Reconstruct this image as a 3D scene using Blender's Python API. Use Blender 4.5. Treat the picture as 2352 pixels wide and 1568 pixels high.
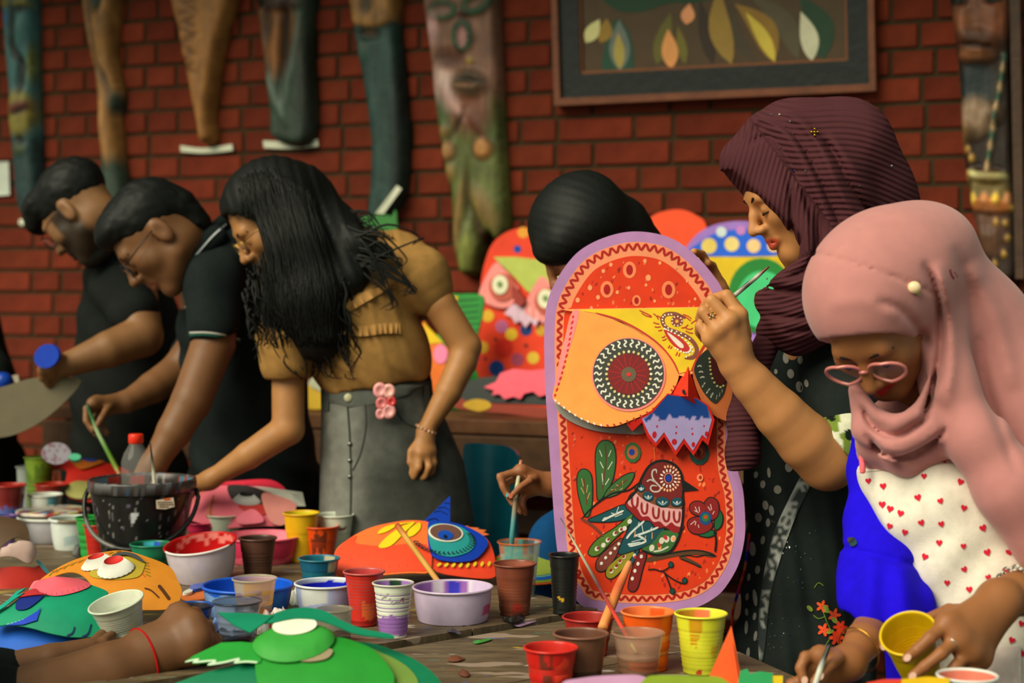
import bpy, bmesh, math, random
import numpy as np
from mathutils import Vector, Matrix
from mathutils.geometry import delaunay_2d_cdt

for _o in list(bpy.data.objects):
    bpy.data.objects.remove(_o, do_unlink=True)
SC = bpy.context.scene
COL = SC.collection
random.seed(7)
RNG = np.random.default_rng(7)

# ------------------------------------------------------------------ camera, light, exposure
FPX, CX, HY, CAMZ = 3900.0, 1176.0, 655.0, 1.37      # focal length in pixels, image centre, horizon row, eye height
_cd = bpy.data.cameras.new('camera')
_cam = bpy.data.objects.new('camera', _cd)
COL.objects.link(_cam)
SC.camera = _cam
_cam.location = (0, 0, CAMZ)
_cam.rotation_euler = (math.radians(90), 0, 0)
_cd.sensor_width = 36.0
_cd.lens = 36.0 * FPX / 2352.0
_cd.shift_y = (HY - 784.0) / 2352.0
_cd.clip_start = 0.05
_cd.dof.use_dof = True
_cd.dof.focus_distance = 3.05
_cd.dof.aperture_fstop = 2.9

_w = bpy.data.worlds.new('daylight')
SC.world = _w
_w.use_nodes = True
_bg = _w.node_tree.nodes['Background']
_bg.inputs['Color'].default_value = (0.78, 0.95, 0.80, 1)
_bg.inputs['Strength'].default_value = 0.30

_sd = bpy.data.lights.new('soft_sun', 'SUN')
_sun = bpy.data.objects.new('soft_sun', _sd)
COL.objects.link(_sun)
_sd.energy = 3.1
_sd.angle = math.radians(42)
_sd.color = (1.0, 0.93, 0.72)
_sun.rotation_euler = Vector((0.62, 0.62, -0.72)).to_track_quat('-Z', 'Y').to_euler()

SC.view_settings.view_transform = 'Standard'
SC.view_settings.look = 'None'
SC.view_settings.gamma = 1.0
SC.view_settings.use_curve_mapping = False
SC.view_settings.exposure = 0.52

# ------------------------------------------------------------------ helpers
def lin(c):
    if isinstance(c, str):
        c = tuple(int(c[i:i + 2], 16) for i in (0, 2, 4))
    return np.array([((x / 255) / 12.92 if x / 255 <= 0.04045 else (((x / 255) + 0.055) / 1.055) ** 2.4) for x in c])

def P(px, py, d):
    """the world point seen at pixel (px, py) at depth d"""
    return np.array([(px - CX) / FPX * d, d, CAMZ - (py - HY) / FPX * d])

TOP = 0.75
def tdepth(py, h=TOP):
    return (CAMZ - h) * FPX / (py - HY)

MATS = {}
def mat(key, rough=0.6, spec=0.3, noise=0.12, nscale=30.0, bump=0.0, bscale=60.0, metal=0.0, trans=0.0, sss=0.0, coat=0.0, alpha=1.0, wave=None, sheen=0.0):
    """a procedural material that takes its base colour from the colour attribute, varied by noise"""
    if key in MATS:
        return MATS[key]
    m = bpy.data.materials.new(key)
    m.use_nodes = True
    nt = m.node_tree
    b = nt.nodes['Principled BSDF']
    at = nt.nodes.new('ShaderNodeVertexColor'); at.layer_name = 'Col'
    tc = nt.nodes.new('ShaderNodeTexCoord')
    n = nt.nodes.new('ShaderNodeTexNoise'); n.inputs['Scale'].default_value = nscale; n.inputs['Detail'].default_value = 4
    nt.links.new(tc.outputs['Object'], n.inputs['Vector'])
    mr = nt.nodes.new('ShaderNodeMapRange')
    mr.inputs['From Min'].default_value = 0.25; mr.inputs['From Max'].default_value = 0.75
    mr.inputs['To Min'].default_value = 1 - noise; mr.inputs['To Max'].default_value = 1 + noise
    nt.links.new(n.outputs['Fac'], mr.inputs['Value'])
    mx = nt.nodes.new('ShaderNodeVectorMath'); mx.operation = 'SCALE'
    nt.links.new(at.outputs['Color'], mx.inputs[0]); nt.links.new(mr.outputs['Result'], mx.inputs['Scale'])
    nt.links.new(mx.outputs['Vector'], b.inputs['Base Color'])
    b.inputs['Roughness'].default_value = rough
    b.inputs['Specular IOR Level'].default_value = spec
    b.inputs['Metallic'].default_value = metal
    b.inputs['Transmission Weight'].default_value = trans
    b.inputs['Coat Weight'].default_value = coat
    b.inputs['Alpha'].default_value = alpha
    if sheen:
        b.inputs['Sheen Weight'].default_value = sheen
    if sss:
        b.inputs['Subsurface Weight'].default_value = sss
        b.inputs['Subsurface Radius'].default_value = (0.012, 0.005, 0.003)
        b.inputs['Subsurface Scale'].default_value = 0.6
    if bump:
        if wave:
            n2 = nt.nodes.new('ShaderNodeTexWave'); n2.inputs['Scale'].default_value = wave; n2.inputs['Distortion'].default_value = 1.5
            n2.inputs['Detail Scale'].default_value = 0.6
            n2.bands_direction = 'Z'
            out = n2.outputs['Fac']
        else:
            n2 = nt.nodes.new('ShaderNodeTexNoise'); n2.inputs['Scale'].default_value = bscale; n2.inputs['Detail'].default_value = 5
            out = n2.outputs['Fac']
        nt.links.new(tc.outputs['Object'], n2.inputs['Vector'])
        bp = nt.nodes.new('ShaderNodeBump'); bp.inputs['Strength'].default_value = bump; bp.inputs['Distance'].default_value = 0.004
        nt.links.new(out, bp.inputs['Height']); nt.links.new(bp.outputs['Normal'], b.inputs['Normal'])
    MATS[key] = m
    return m

M_PAPER = lambda: mat('painted_paper', rough=0.55, spec=0.25, noise=0.10, nscale=25)
M_PLASTIC = lambda: mat('painted_plastic', rough=0.30, spec=0.4, noise=0.10, nscale=40)
M_GLOSS = lambda: mat('wet_paint', rough=0.18, spec=0.5, noise=0.12, nscale=50)
M_WOOD = lambda: mat('carved_wood', rough=0.55, spec=0.3, noise=0.3, nscale=18, bump=0.4, bscale=40)
M_CLOTH = lambda: mat('woven_cloth', rough=0.9, spec=0.1, noise=0.10, nscale=60, bump=0.15, bscale=400)
M_SKIN = lambda: mat('skin', rough=0.5, spec=0.35, noise=0.10, nscale=25, sss=0.15)
M_HAIR = lambda: mat('black_hair', rough=0.55, spec=0.18, noise=0.3, nscale=120, bump=0.0)
M_METAL = lambda: mat('bright_metal', rough=0.25, spec=0.5, noise=0.1, metal=1.0)
M_BRICK = lambda: mat('brick', rough=0.85, spec=0.15, noise=0.28, nscale=14, bump=0.5, bscale=90)
M_CLEAR = lambda: mat('clear_plastic', rough=0.12, spec=0.5, noise=0.05, alpha=0.42)

def tag(o, label=None, cat=None, group=None, kind=None):
    if label: o['label'] = label
    if cat: o['category'] = cat
    if group: o['group'] = group
    if kind: o['kind'] = kind
    return o

def empty(name, loc, label=None, cat=None, group=None):
    o = bpy.data.objects.new(name, None)
    o.location = loc
    o.empty_display_size = 0.05
    COL.objects.link(o)
    return tag(o, label, cat, group)

class MB:
    """collects verts, faces and a colour per vertex; build() links them as one mesh object"""
    def __init__(s):
        s.v = []; s.f = []; s.c = []; s.n = 0
    def add(s, v, f, c):
        v = np.asarray(v, float).reshape(-1, 3)
        c = np.asarray(c, float)
        if c.ndim == 1:
            c = np.tile(c, (len(v), 1))
        s.v.append(v); s.c.append(c)
        n = s.n
        s.f += [tuple(int(i) + n for i in q) for q in f]
        s.n += len(v)
        return s
    def build(s, name, m, parent=None, smooth=True, origin=None):
        v = np.concatenate(s.v); c = np.concatenate(s.c)
        if parent is not None:
            org = np.zeros(3); q = parent
            while q is not None:
                org = org + np.array(q.location); q = q.parent
            loc = (0, 0, 0)
        else:
            if origin is None:
                mn, mx = v.min(0), v.max(0)
                origin = np.array([(mn[0] + mx[0]) / 2, (mn[1] + mx[1]) / 2, mn[2]])
            org = np.array(origin); loc = tuple(origin)
        me = bpy.data.meshes.new(name)
        me.from_pydata((v - org).tolist(), [], s.f)
        ca = me.color_attributes.new('Col', 'FLOAT_COLOR', 'POINT')
        cc = np.ones((len(v), 4), np.float32); cc[:, :3] = np.clip(c, 0, 1)
        ca.data.foreach_set('color', cc.ravel())
        if smooth:
            me.polygons.foreach_set('use_smooth', np.ones(len(me.polygons), bool))
        me.materials.append(m)
        me.update()
        o = bpy.data.objects.new(name, me)
        o.location = loc
        COL.objects.link(o)
        if parent is not None:
            o.parent = parent
        return o

def box(mb, c, h, col, R=None, bev=0.0):
    """a box with centre c, half sizes h and axes R; bev chamfers the vertical and top edges"""
    c = np.array(c, float); h = np.array(h, float)
    R = np.eye(3) if R is None else np.array(R)
    if bev <= 0:
        s = np.array([[x, y, z] for x in (-1, 1) for y in (-1, 1) for z in (-1, 1)], float)
        v = c + (s * h) @ R
        f = [(0, 1, 3, 2), (4, 6, 7, 5), (0, 4, 5, 1), (2, 3, 7, 6), (0, 2, 6, 4), (1, 5, 7, 3)]
        mb.add(v, f, col); return
    v = []
    for x in (-1, 1):
        for y in (-1, 1):
            for z in (-1, 1):
                b = np.array([x * h[0], y * h[1], z * h[2]])
                for ax in range(3):
                    q = b.copy(); q -= np.sign(b) * bev; q[ax] = b[ax]
                    v.append(q)
    bm = bmesh.new()
    for q in v: bm.verts.new(q)
    r = bmesh.ops.convex_hull(bm, input=bm.verts)
    bm.verts.ensure_lookup_table(); bm.verts.index_update()
    vv = np.array([x.co[:] for x in bm.verts]); ff = [[w.index for w in f.verts] for f in bm.faces]
    bm.free()
    mb.add(c + vv @ R, ff, col)

def tube(mb, pts, rad, col, n=8, cap=True, flat=None):
    """a tube through pts with radius rad (number or list); colour may be a list per point"""
    pts = np.array(pts, float); k = len(pts)
    rad = np.full(k, rad) if np.isscalar(rad) else np.array(rad, float)
    t = np.gradient(pts, axis=0); t /= np.linalg.norm(t, axis=1)[:, None] + 1e-12
    up = np.array([0.13, 0.31, 0.94])
    if abs(t[0] @ up) > 0.9: up = np.array([1.0, 0.1, 0.0])
    nrm = up - t[0] * (up @ t[0]); nrm /= np.linalg.norm(nrm)
    V = []; C = []
    col = np.asarray(col, float)
    for i in range(k):
        nrm = nrm - t[i] * (nrm @ t[i]); nrm /= np.linalg.norm(nrm) + 1e-12
        bn = np.cross(t[i], nrm)
        for j in range(n):
            a = 2 * math.pi * j / n
            V.append(pts[i] + rad[i] * (math.cos(a) * nrm + math.sin(a) * bn))
            C.append(col if col.ndim == 1 else col[i])
    F = []
    for i in range(k - 1):
        for j in range(n):
            a = i * n + j; b = i * n + (j + 1) % n
            F.append((a, b, b + n, a + n))
    if cap:
        F.append(tuple(range(n))[::-1]); F.append(tuple(range((k - 1) * n, k * n)))
    mb.add(V, F, C)

def spline(pts, n=8, closed=False):
    """Catmull-Rom through pts"""
    p = np.array(pts, float); k = len(p); out = []
    rng = range(k) if closed else range(k - 1)
    for i in rng:
        if closed:
            p0, p1, p2, p3 = p[(i - 1) % k], p[i], p[(i + 1) % k], p[(i + 2) % k]
        else:
            p0, p1, p2, p3 = p[max(i - 1, 0)], p[i], p[i + 1], p[min(i + 2, k - 1)]
        for j in range(n):
            t = j / n
            out.append(0.5 * ((2 * p1) + (-p0 + p2) * t + (2 * p0 - 5 * p1 + 4 * p2 - p3) * t * t + (-p0 + 3 * p1 - 3 * p2 + p3) * t ** 3))
    if not closed: out.append(p[-1])
    return np.array(out)

def sm(pts, n=6):
    return spline(pts, n, True)

def ellp(cx, cy, rx, ry, rot=0, n=28):
    a = np.linspace(0, 2 * math.pi, n, endpoint=False)
    x = rx * np.cos(a); y = ry * np.sin(a); c, s = math.cos(rot), math.sin(rot)
    return np.stack([cx + x * c - y * s, cy + x * s + y * c], 1)

def polydist(pts, poly):
    """distance of each point to the polygon's outline"""
    a = poly; b = np.roll(poly, -1, 0)
    best = np.full(len(pts), 1e9)
    for i in range(len(a)):
        ab = b[i] - a[i]; L = ab @ ab + 1e-12
        t = np.clip(((pts - a[i]) @ ab) / L, 0, 1)
        d = np.linalg.norm(pts - (a[i] + t[:, None] * ab), axis=1)
        best = np.minimum(best, d)
    return best

def inside(pts, poly):
    x, y = pts[:, 0], pts[:, 1]; r = np.zeros(len(pts), bool)
    x0, y0 = poly[-1]
    for x1, y1 in poly:
        c = ((y1 > y) != (y0 > y)) & (x < (x0 - x1) * (y - y1) / (y0 - y1 + 1e-12) + x1)
        r ^= c; x0, y0 = x1, y1
    return r

class Surf:
    """a plane in the place; pixels are carried onto it along the sight line once, at building time"""
    def __init__(s, o, n, h=None):
        s.o = np.array(o, float); s.n = np.array(n, float) / np.linalg.norm(n); s.h = h
    def pt(s, px, off=0.0):
        px = np.asarray(px, float).reshape(-1, 2)
        d = np.stack([(px[:, 0] - CX) / FPX, np.ones(len(px)), -(px[:, 1] - HY) / FPX], 1)
        c = np.array([0, 0, CAMZ])
        t = ((s.o - c) @ s.n) / (d @ s.n)
        q = c + d * t[:, None]
        hh = s.h(px) if s.h is not None else 0.0
        return q + s.n * np.reshape(np.asarray(off) + hh, (-1, 1))

def triangulate(poly, res):
    poly = np.asarray(poly, float)
    mn, mx = poly.min(0), poly.max(0)
    pts = [Vector(p) for p in poly]
    if res:
        gx = np.arange(mn[0] + res / 2, mx[0], res); gy = np.arange(mn[1] + res / 2, mx[1], res * 0.87)
        g = np.array([(x + (res / 2 if j % 2 else 0), y) for j, y in enumerate(gy) for x in gx]).reshape(-1, 2)
        if len(g):
            g = g[inside(g, poly)]
            if len(g): g = g[polydist(g, poly) > res * 0.45]
            pts += [Vector(p) for p in g]
    k = len(poly)
    r = delaunay_2d_cdt(pts, [], [list(range(k))], 1, 1e-6)
    return np.array([v[:] for v in r[0]]), [tuple(f) for f in r[2]]

def plate(mb, poly, surf, thick=0.002, off=0.0, col=(.5, .5, .5), res=None, hfn=None, cfn=None, side=None):
    """a solid sheet with the outline poly (pixels) on the plane surf; hfn adds relief, cfn colours by pixel"""
    v2, tf = triangulate(poly, res)
    k = len(v2)
    h = hfn(v2) if hfn is not None else 0.0
    front = surf.pt(v2, off + thick + h)
    c = cfn(v2) if cfn is not None else np.tile(np.asarray(col, float), (k, 1))
    # orient the front towards the normal
    F = []
    for f in tf:
        a, b, d = front[f[0]], front[f[1]], front[f[2]]
        F.append(f if np.cross(b - a, d - a) @ surf.n > 0 else f[::-1])
    mb.add(front, F, c)
    if thick > 0.0009:
        hb = h if surf.h is None else 0.0
        back = surf.pt(v2, off + (np.minimum(h, 0) if hfn is not None else 0.0))
        sc = c if side is None else np.tile(np.asarray(side, float), (k, 1))
        cnt = {}
        for f in F:
            for i in range(3):
                e = (f[i], f[(i + 1) % 3]); cnt[e] = 1
        rim = [e for e in cnt if (e[1], e[0]) not in cnt]
        ids = sorted({i for e in rim for i in e}); mp = {i: j for j, i in enumerate(ids)}
        m = len(ids)
        vv = np.concatenate([front[ids], back[ids]])
        mb.add(vv, [(mp[a], mp[a] + m, mp[b] + m, mp[b]) for a, b in rim], np.concatenate([sc[ids], sc[ids]]))
        mb.add(back, [f[::-1] for f in F], sc)

def ribbon(pts, w, n=6, smooth=True, taper=True):
    """outline of a brush stroke along pts (pixels) of width w"""
    p = spline(pts, n) if smooth and len(pts) > 2 else np.array(pts, float)
    t = np.gradient(p, axis=0); t /= np.linalg.norm(t, axis=1)[:, None] + 1e-9
    nn = np.stack([-t[:, 1], t[:, 0]], 1)
    s = np.linspace(0, 1, len(p))
    ww = np.full(len(p), w / 2.0)
    if taper: ww = ww * np.clip(np.minimum(s, 1 - s) * 8 + 0.35, 0, 1)
    return p, nn, ww

def stroke(mb, pts, w, surf, off, col, n=6, smooth=True, taper=True):
    p, nn, ww = ribbon(pts, w, n, smooth, taper)
    a = surf.pt(p + nn * ww[:, None], off); b = surf.pt(p - nn * ww[:, None], off)
    k = len(p)
    F = [(i, i + 1, k + i + 1, k + i) for i in range(k - 1)]
    v = np.concatenate([a, b])
    q = F[0]; nr = np.cross(v[q[1]] - v[q[0]], v[q[2]] - v[q[0]])
    if nr @ surf.n < 0: F = [f[::-1] for f in F]
    mb.add(v, F, col)

def spot(mb, cx, cy, rx, ry, surf, off, col, rot=0, n=14):
    e = ellp(cx, cy, rx, ry, rot, n)
    v = surf.pt(np.concatenate([[[cx, cy]], e]), off)
    F = [(0, 1 + i, 1 + (i + 1) % n) for i in range(n)]
    if np.cross(v[F[0][1]] - v[0], v[F[0][2]] - v[0]) @ surf.n < 0: F = [f[::-1] for f in F]
    mb.add(v, F, col)

def hnoise(x, seed=0):
    """cheap smooth value noise of a 1-D array"""
    x = np.asarray(x, float)
    i = np.floor(x).astype(int); f = x - i; f = f * f * (3 - 2 * f)
    def h(k): return np.modf(np.sin(k * 127.1 + seed * 311.7) * 43758.5453)[0] % 1.0
    return h(i) * (1 - f) + h(i + 1) * f

def noise2(x, y, seed=0):
    x = np.asarray(x, float); y = np.asarray(y, float)
    xi = np.floor(x).astype(int); yi = np.floor(y).astype(int); xf = x - xi; yf = y - yi
    xf = xf * xf * (3 - 2 * xf); yf = yf * yf * (3 - 2 * yf)
    def h(a, b): return np.modf(np.sin(a * 127.1 + b * 269.5 + seed * 74.7) * 43758.5453)[0] % 1.0
    return (h(xi, yi) * (1 - xf) + h(xi + 1, yi) * xf) * (1 - yf) + (h(xi, yi + 1) * (1 - xf) + h(xi + 1, yi + 1) * xf) * yf

def mixc(a, b, t):
    t = np.clip(np.asarray(t, float), 0, 1)[:, None]
    return np.asarray(a) * (1 - t) + np.asarray(b) * t
# ------------------------------------------------------------------ the setting: floor, brick wall
WT = 0.41                                     # the wall comes nearer to the right
WD = np.array([1.0, -WT, 0.0]) / math.hypot(1, WT)
WN = np.array([-WT, -1.0, 0.0]) / math.hypot(1, WT)
W0 = np.array([0.0, 5.40, 0.0])
WALLP = Surf(W0, WN)
WALL = Surf(W0 + WN * 0.016, WN)
WROT = np.array([WD, -WN, [0, 0, 1]])

def wall_s(px, py=400):
    q = WALLP.pt([[px, py]])[0]
    return float((q - W0) @ WD)

_mb = MB()
box(_mb, W0 - WN * 0.13 + WD * 0.0 + np.array([0, 0, 1.6]), (4.2, 0.135, 1.75), lin((60, 46, 30)), WROT)
wall = tag(_mb.build('wall_back', mat('mortar', rough=0.95, spec=0.1, noise=0.25, nscale=20, bump=0.4, bscale=120), smooth=False, origin=(0, 5.4, 0)), kind='structure')

_mb = MB()
box(_mb, (0, 2.5, -0.05), (5, 4.5, 0.05), lin((70, 52, 40)))
tag(_mb.build('floor', mat('cement_floor', rough=0.8, noise=0.3, nscale=6, bump=0.2), smooth=False), kind='structure')

_mb = MB()
box(_mb, W0 + WN * 0.50 + np.array([0, 0, 3.00]), (4.2, 0.60, 0.06), lin((70, 56, 42)), WROT)
tag(_mb.build('shade_roof', mat('shade_roof_finish', rough=0.85, noise=0.25, nscale=8), smooth=False), kind='structure')  # unseen roof slab, added to keep light off the wall

def build_bricks():
    course = 0.0789; z0 = 1.8167
    bl, bh = 0.240, 0.115; j = 0.012
    protos = {}
    def proto(L, i):
        key = (L, i)
        if key in protos: return protos[key]
        mb = MB()
        c = lin((104, 40, 22)) * (0.84 + 0.07 * i)
        c = c * np.array([1.0, 1.0 + 0.05 * (i % 3 - 1), 1.0])
        box(mb, (0, 0, 0), (L / 2, 0.02, (course - j) / 2), c, bev=0.004)
        o = mb.build('brick', M_BRICK(), smooth=False, origin=(0, 0, 0))
        me = o.data; bpy.data.objects.remove(o)
        protos[key] = me
        return me
    cand = []
    for r in range(-24, 15):
        zc = z0 + (r + 0.5) * course
        even = (r % 2 == 0)
        s = (wall_s(1568) if even else wall_s(1358)) + random.uniform(-0.02, 0.02)
        per = bl + bh + 2 * j
        s0 = s - per * 14
        k = 0
        while s0 < 3.4:
            for L in (bl, bh):
                c = W0 + WD * (s0 + L / 2) + np.array([0, 0, zc])
                px = CX + c[0] / c[1] * FPX; py = HY - (c[2] - CAMZ) / c[1] * FPX
                if -1500 < px < 4200 and -500 < py < 1950:
                    vis = -60 < px < 2412 and -40 < py and (py < 520 or (px < 240 and py < 1000))
                    cand.append((0 if vis else 1, random.random(), L, c, px, py))
                s0 += L + j
    cand.sort(key=lambda t: (t[0], t[1]))
    rot = Matrix(((WD[0], -WN[0], 0), (WD[1], -WN[1], 0), (0, 0, 1))).to_euler()
    rest = MB(); n = 0
    for t in cand:
        L, c = t[2], t[3] - WN * (0.008 + random.uniform(-0.0015, 0.0015))
        i = random.choice((0, 1, 1, 2, 2, 3, 4))
        if n < 300 and -60 < t[4] < 2412 and -40 < t[5]:
            o = bpy.data.objects.new('brick', proto(L, i))
            o.location = c - np.array([0, 5.4, 0]); o.rotation_euler = rot
            COL.objects.link(o); o.parent = wall; n += 1
        else:
            box(rest, c, (L / 2, 0.02, (course - j) / 2), lin((104, 40, 22)) * (0.84 + 0.07 * i), WROT)
    tag(rest.build('brick_remainder', M_BRICK(), wall, smooth=False), kind='stuff')
build_bricks()

# ------------------------------------------------------------------ tables
AX1 = np.array([0.79, 0.61]); AX1 = AX1 / np.linalg.norm(AX1)
AX2 = np.array([-AX1[1], AX1[0]])
M_TABLE = None
def table_mat():
    m = bpy.data.materials.new('paint_spattered_boards')
    m.use_nodes = True; nt = m.node_tree; b = nt.nodes['Principled BSDF']
    tc = nt.nodes.new('ShaderNodeTexCoord')
    at = nt.nodes.new('ShaderNodeVertexColor'); at.layer_name = 'Col'
    n = nt.nodes.new('ShaderNodeTexNoise'); n.inputs['Scale'].default_value = 9; n.inputs['Detail'].default_value = 8; n.inputs['Roughness'].default_value = 0.7
    mp = nt.nodes.new('ShaderNodeMapping'); mp.inputs['Scale'].default_value = (1, 5, 1); mp.inputs['Rotation'].default_value = (0, 0, -0.66)
    nt.links.new(tc.outputs['Object'], mp.inputs['Vector']); nt.links.new(mp.outputs['Vector'], n.inputs['Vector'])
    r = nt.nodes.new('ShaderNodeValToRGB')
    r.color_ramp.elements[0].position = 0.3; r.color_ramp.elements[0].color = (0.35, 0.33, 0.3, 1)
    r.color_ramp.elements[1].position = 0.72; r.color_ramp.elements[1].color = (1.5, 1.45, 1.3, 1)
    nt.links.new(n.outputs['Fac'], r.inputs['Fac'])
    mx = nt.nodes.new('ShaderNodeMix'); mx.data_type = 'RGBA'; mx.blend_type = 'MULTIPLY'; mx.inputs['Factor'].default_value = 1
    nt.links.new(at.outputs['Color'], mx.inputs['A']); nt.links.new(r.outputs['Color'], mx.inputs['B'])
    last = mx.outputs['Result']
    for sc, th, colr, seed in ((14, 0.635, (0.30, 0.22, 0.16), 1.0), (22, 0.67, (0.42, 0.38, 0.34), 9.0), (30, 0.69, (0.05, 0.28, 0.20), 17.0), (26, 0.695, (0.45, 0.30, 0.02), 25.0), (34, 0.70, (0.05, 0.12, 0.5), 33.0), (28, 0.705, (0.5, 0.06, 0.03), 41.0)):
        n1 = nt.nodes.new('ShaderNodeTexNoise'); n1.noise_dimensions = '4D'; n1.inputs['W'].default_value = seed
        n1.inputs['Scale'].default_value = sc; n1.inputs['Detail'].default_value = 3
        m1 = nt.nodes.new('ShaderNodeMapping'); m1.inputs['Scale'].default_value = (0.45, 1.5, 1); m1.inputs['Rotation'].default_value = (0, 0, seed * 0.37)
        nt.links.new(tc.outputs['Object'], m1.inputs['Vector']); nt.links.new(m1.outputs['Vector'], n1.inputs['Vector'])
        c1 = nt.nodes.new('ShaderNodeValToRGB'); c1.color_ramp.elements[0].position = th; c1.color_ramp.elements[1].position = th + 0.02
        nt.links.new(n1.outputs['Fac'], c1.inputs['Fac'])
        k = nt.nodes.new('ShaderNodeMix'); k.data_type = 'RGBA'
        k.inputs['B'].default_value = (*colr, 1)
        nt.links.new(c1.outputs['Color'], k.inputs['Factor']); nt.links.new(last, k.inputs['A'])
        last = k.outputs['Result']
    nt.links.new(last, b.inputs['Base Color'])
    b.inputs['Roughness'].default_value = 0.55
    bp = nt.nodes.new('ShaderNodeBump'); bp.inputs['Strength'].default_value = 0.5; bp.inputs['Distance'].default_value = 0.003
    nt.links.new(n.outputs['Fac'], bp.inputs['Height']); nt.links.new(bp.outputs['Normal'], b.inputs['Normal'])
    return m

def clip_half(poly, q, n):
    """keep the part of the convex polygon where (p-q).n <= 0"""
    out = []
    k = len(poly)
    for i in range(k):
        a, b = poly[i], poly[(i + 1) % k]
        da, db = (a - q) @ n, (b - q) @ n
        if da <= 0: out.append(a)
        if (da < 0 < db) or (db < 0 < da): out.append(a + (b - a) * (da / (da - db)))
    return out

def make_table(name, label, region, top, along, width, col, legs):
    """a trestle table whose boards run in direction along; region is a convex outline seen from above"""
    region = [np.array(p, float) for p in region]
    cen = np.mean(region, 0)
    root = empty(name, (cen[0], cen[1], 0), label, 'table')
    a = np.array(along) / np.linalg.norm(along); b = np.array([-a[1], a[0]])
    t = [(p - cen) @ b for p in region]
    s0 = min(t); i = 0
    m = table_mat()
    while s0 < max(t):
        s1 = s0 + width * (0.9 + 0.2 * hnoise(np.array([i * 3.3]))[0])
        poly = clip_half(list(region), cen + b * (s0 + 0.0025), -b)
        if len(poly) > 2: poly = clip_half(poly, cen + b * (s1 - 0.0025), b)
        if len(poly) > 2:
            dz = 0.004 * (hnoise(np.array([i * 5.7 + 1]))[0] - 0.5)
            k = len(poly)
            area = 0.5 * sum(poly[q][0] * poly[(q + 1) % k][1] - poly[(q + 1) % k][0] * poly[q][1] for q in range(k))
            if area < 0: poly = poly[::-1]
            up = np.array([[p[0], p[1], top + dz] for p in poly]); dn = up - [0, 0, 0.028]
            mb = MB()
            c = lin(col) * (0.85 + 0.3 * hnoise(np.array([i * 2.1 + 7]))[0])
            mb.add(np.concatenate([up, dn]), [tuple(range(k)), tuple(range(k, 2 * k))[::-1]] + [(q + k, (q + 1) % k + k, (q + 1) % k, q) for q in range(k)], c)
            mb.build('plank', m, root, smooth=False)
        s0 = s1; i += 1
    for x, y in legs:
        mb = MB(); box(mb, (x, y, (top - 0.03) / 2), (0.03, 0.03, (top - 0.03) / 2), lin((80, 60, 40)))
        mb.build('leg', M_WOOD(), root, smooth=False)
    return root

_L0 = np.array([-0.294, 2.828])
_far = np.array([0.15, 3.25])
_c1 = _far; _c2 = _far + AX2 * 1.75
_n1 = _L0 - AX1 * 1.6; _n2 = _n1 + AX2 * 1.95
TABLE_A = make_table('work_table', 'long paint-stained board table running back towards the two men in black', [_n1, _c1 + AX1 * 0.02, _c2, _n2], TOP, AX2, 0.34, (104, 88, 66),
           [_c1 - AX1 * 0.15 + AX2 * 0.15, _c2 - AX1 * 0.15 - AX2 * 0.15, _n1 + AX1 * 0.4 + AX2 * 0.2, _n2 + AX1 * 0.5 - AX2 * 0.3])
_g = AX2 * -0.012
TABLE_B = make_table('work_table', 'nearer paint-stained board table carrying the owl board and six front cups', [_L0 - AX1 * 1.2 + _g, _far + AX1 * 0.17 + _g, (0.30, 3.30), (0.385, 2.925), (0.455, 2.725), (0.52, 2.2), (-0.9, 1.75)], TOP - 0.008, AX1, 0.36, (98, 84, 64),
           [(0.33, 2.85), (-0.15, 2.75), (0.35, 2.35), (-0.5, 2.1)])
# ------------------------------------------------------------------ things on the brick wall
def blob_fns(base, items, poly, edge=14.0, H=0.03, grain=0.0, seed=0, gscale=(20.0, 60.0)):
    """colour and relief for a carving: items are (cx, cy, rx, ry, rot, colour or None, relief in m, softness)"""
    poly = np.asarray(poly, float); base = np.asarray(base, float)
    def w(p, it):
        cx, cy, rx, ry, rot, c, h, soft = it
        dx, dy = p[:, 0] - cx, p[:, 1] - cy
        co, si = math.cos(rot), math.sin(rot)
        r = np.sqrt(((dx * co + dy * si) / rx) ** 2 + ((-dx * si + dy * co) / ry) ** 2)
        return np.clip((1 + soft - r) / (2 * soft), 0, 1)
    def cfn(p):
        c = np.tile(base, (len(p), 1)) if base.ndim == 1 else base
        for it in items:
            if it[5] is not None: 
                t = w(p, it)[:, None]; c = c * (1 - t) + np.asarray(it[5]) * t
        if grain:
            g = noise2(p[:, 0] / gscale[0] * 3, p[:, 1] / gscale[1], seed)
            c = c * (1 + grain * (g - 0.5) * 2)[:, None]
        return c
    def hfn(p):
        d = np.clip(polydist(p, poly) / edge, 0, 1)
        h = -H * (1 - np.sqrt(1 - (1 - d) ** 2))
        for it in items:
            if it[6]: h = h + it[6] * w(p, it)
        if grain:
            h = h + 0.004 * (noise2(p[:, 0] / gscale[0] * 3, p[:, 1] / gscale[1], seed) - 0.5)
        return h
    return cfn, hfn

def carving(label, poly, base, items, H=0.05, thick=0.06, grain=0.2, seed=0, edge=18, res=7, extra=None):
    poly = sm(poly, 5)
    mb = MB()
    cfn, hfn = blob_fns(base, items, poly, edge, H, grain, seed)
    plate(mb, poly, WALL, thick, 0.0, res=res, hfn=hfn, cfn=cfn)
    o = mb.build('wood_carving', M_WOOD())
    tag(o, label, 'carving', 'carved wood slabs hung on the brick wall')
    return o

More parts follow.
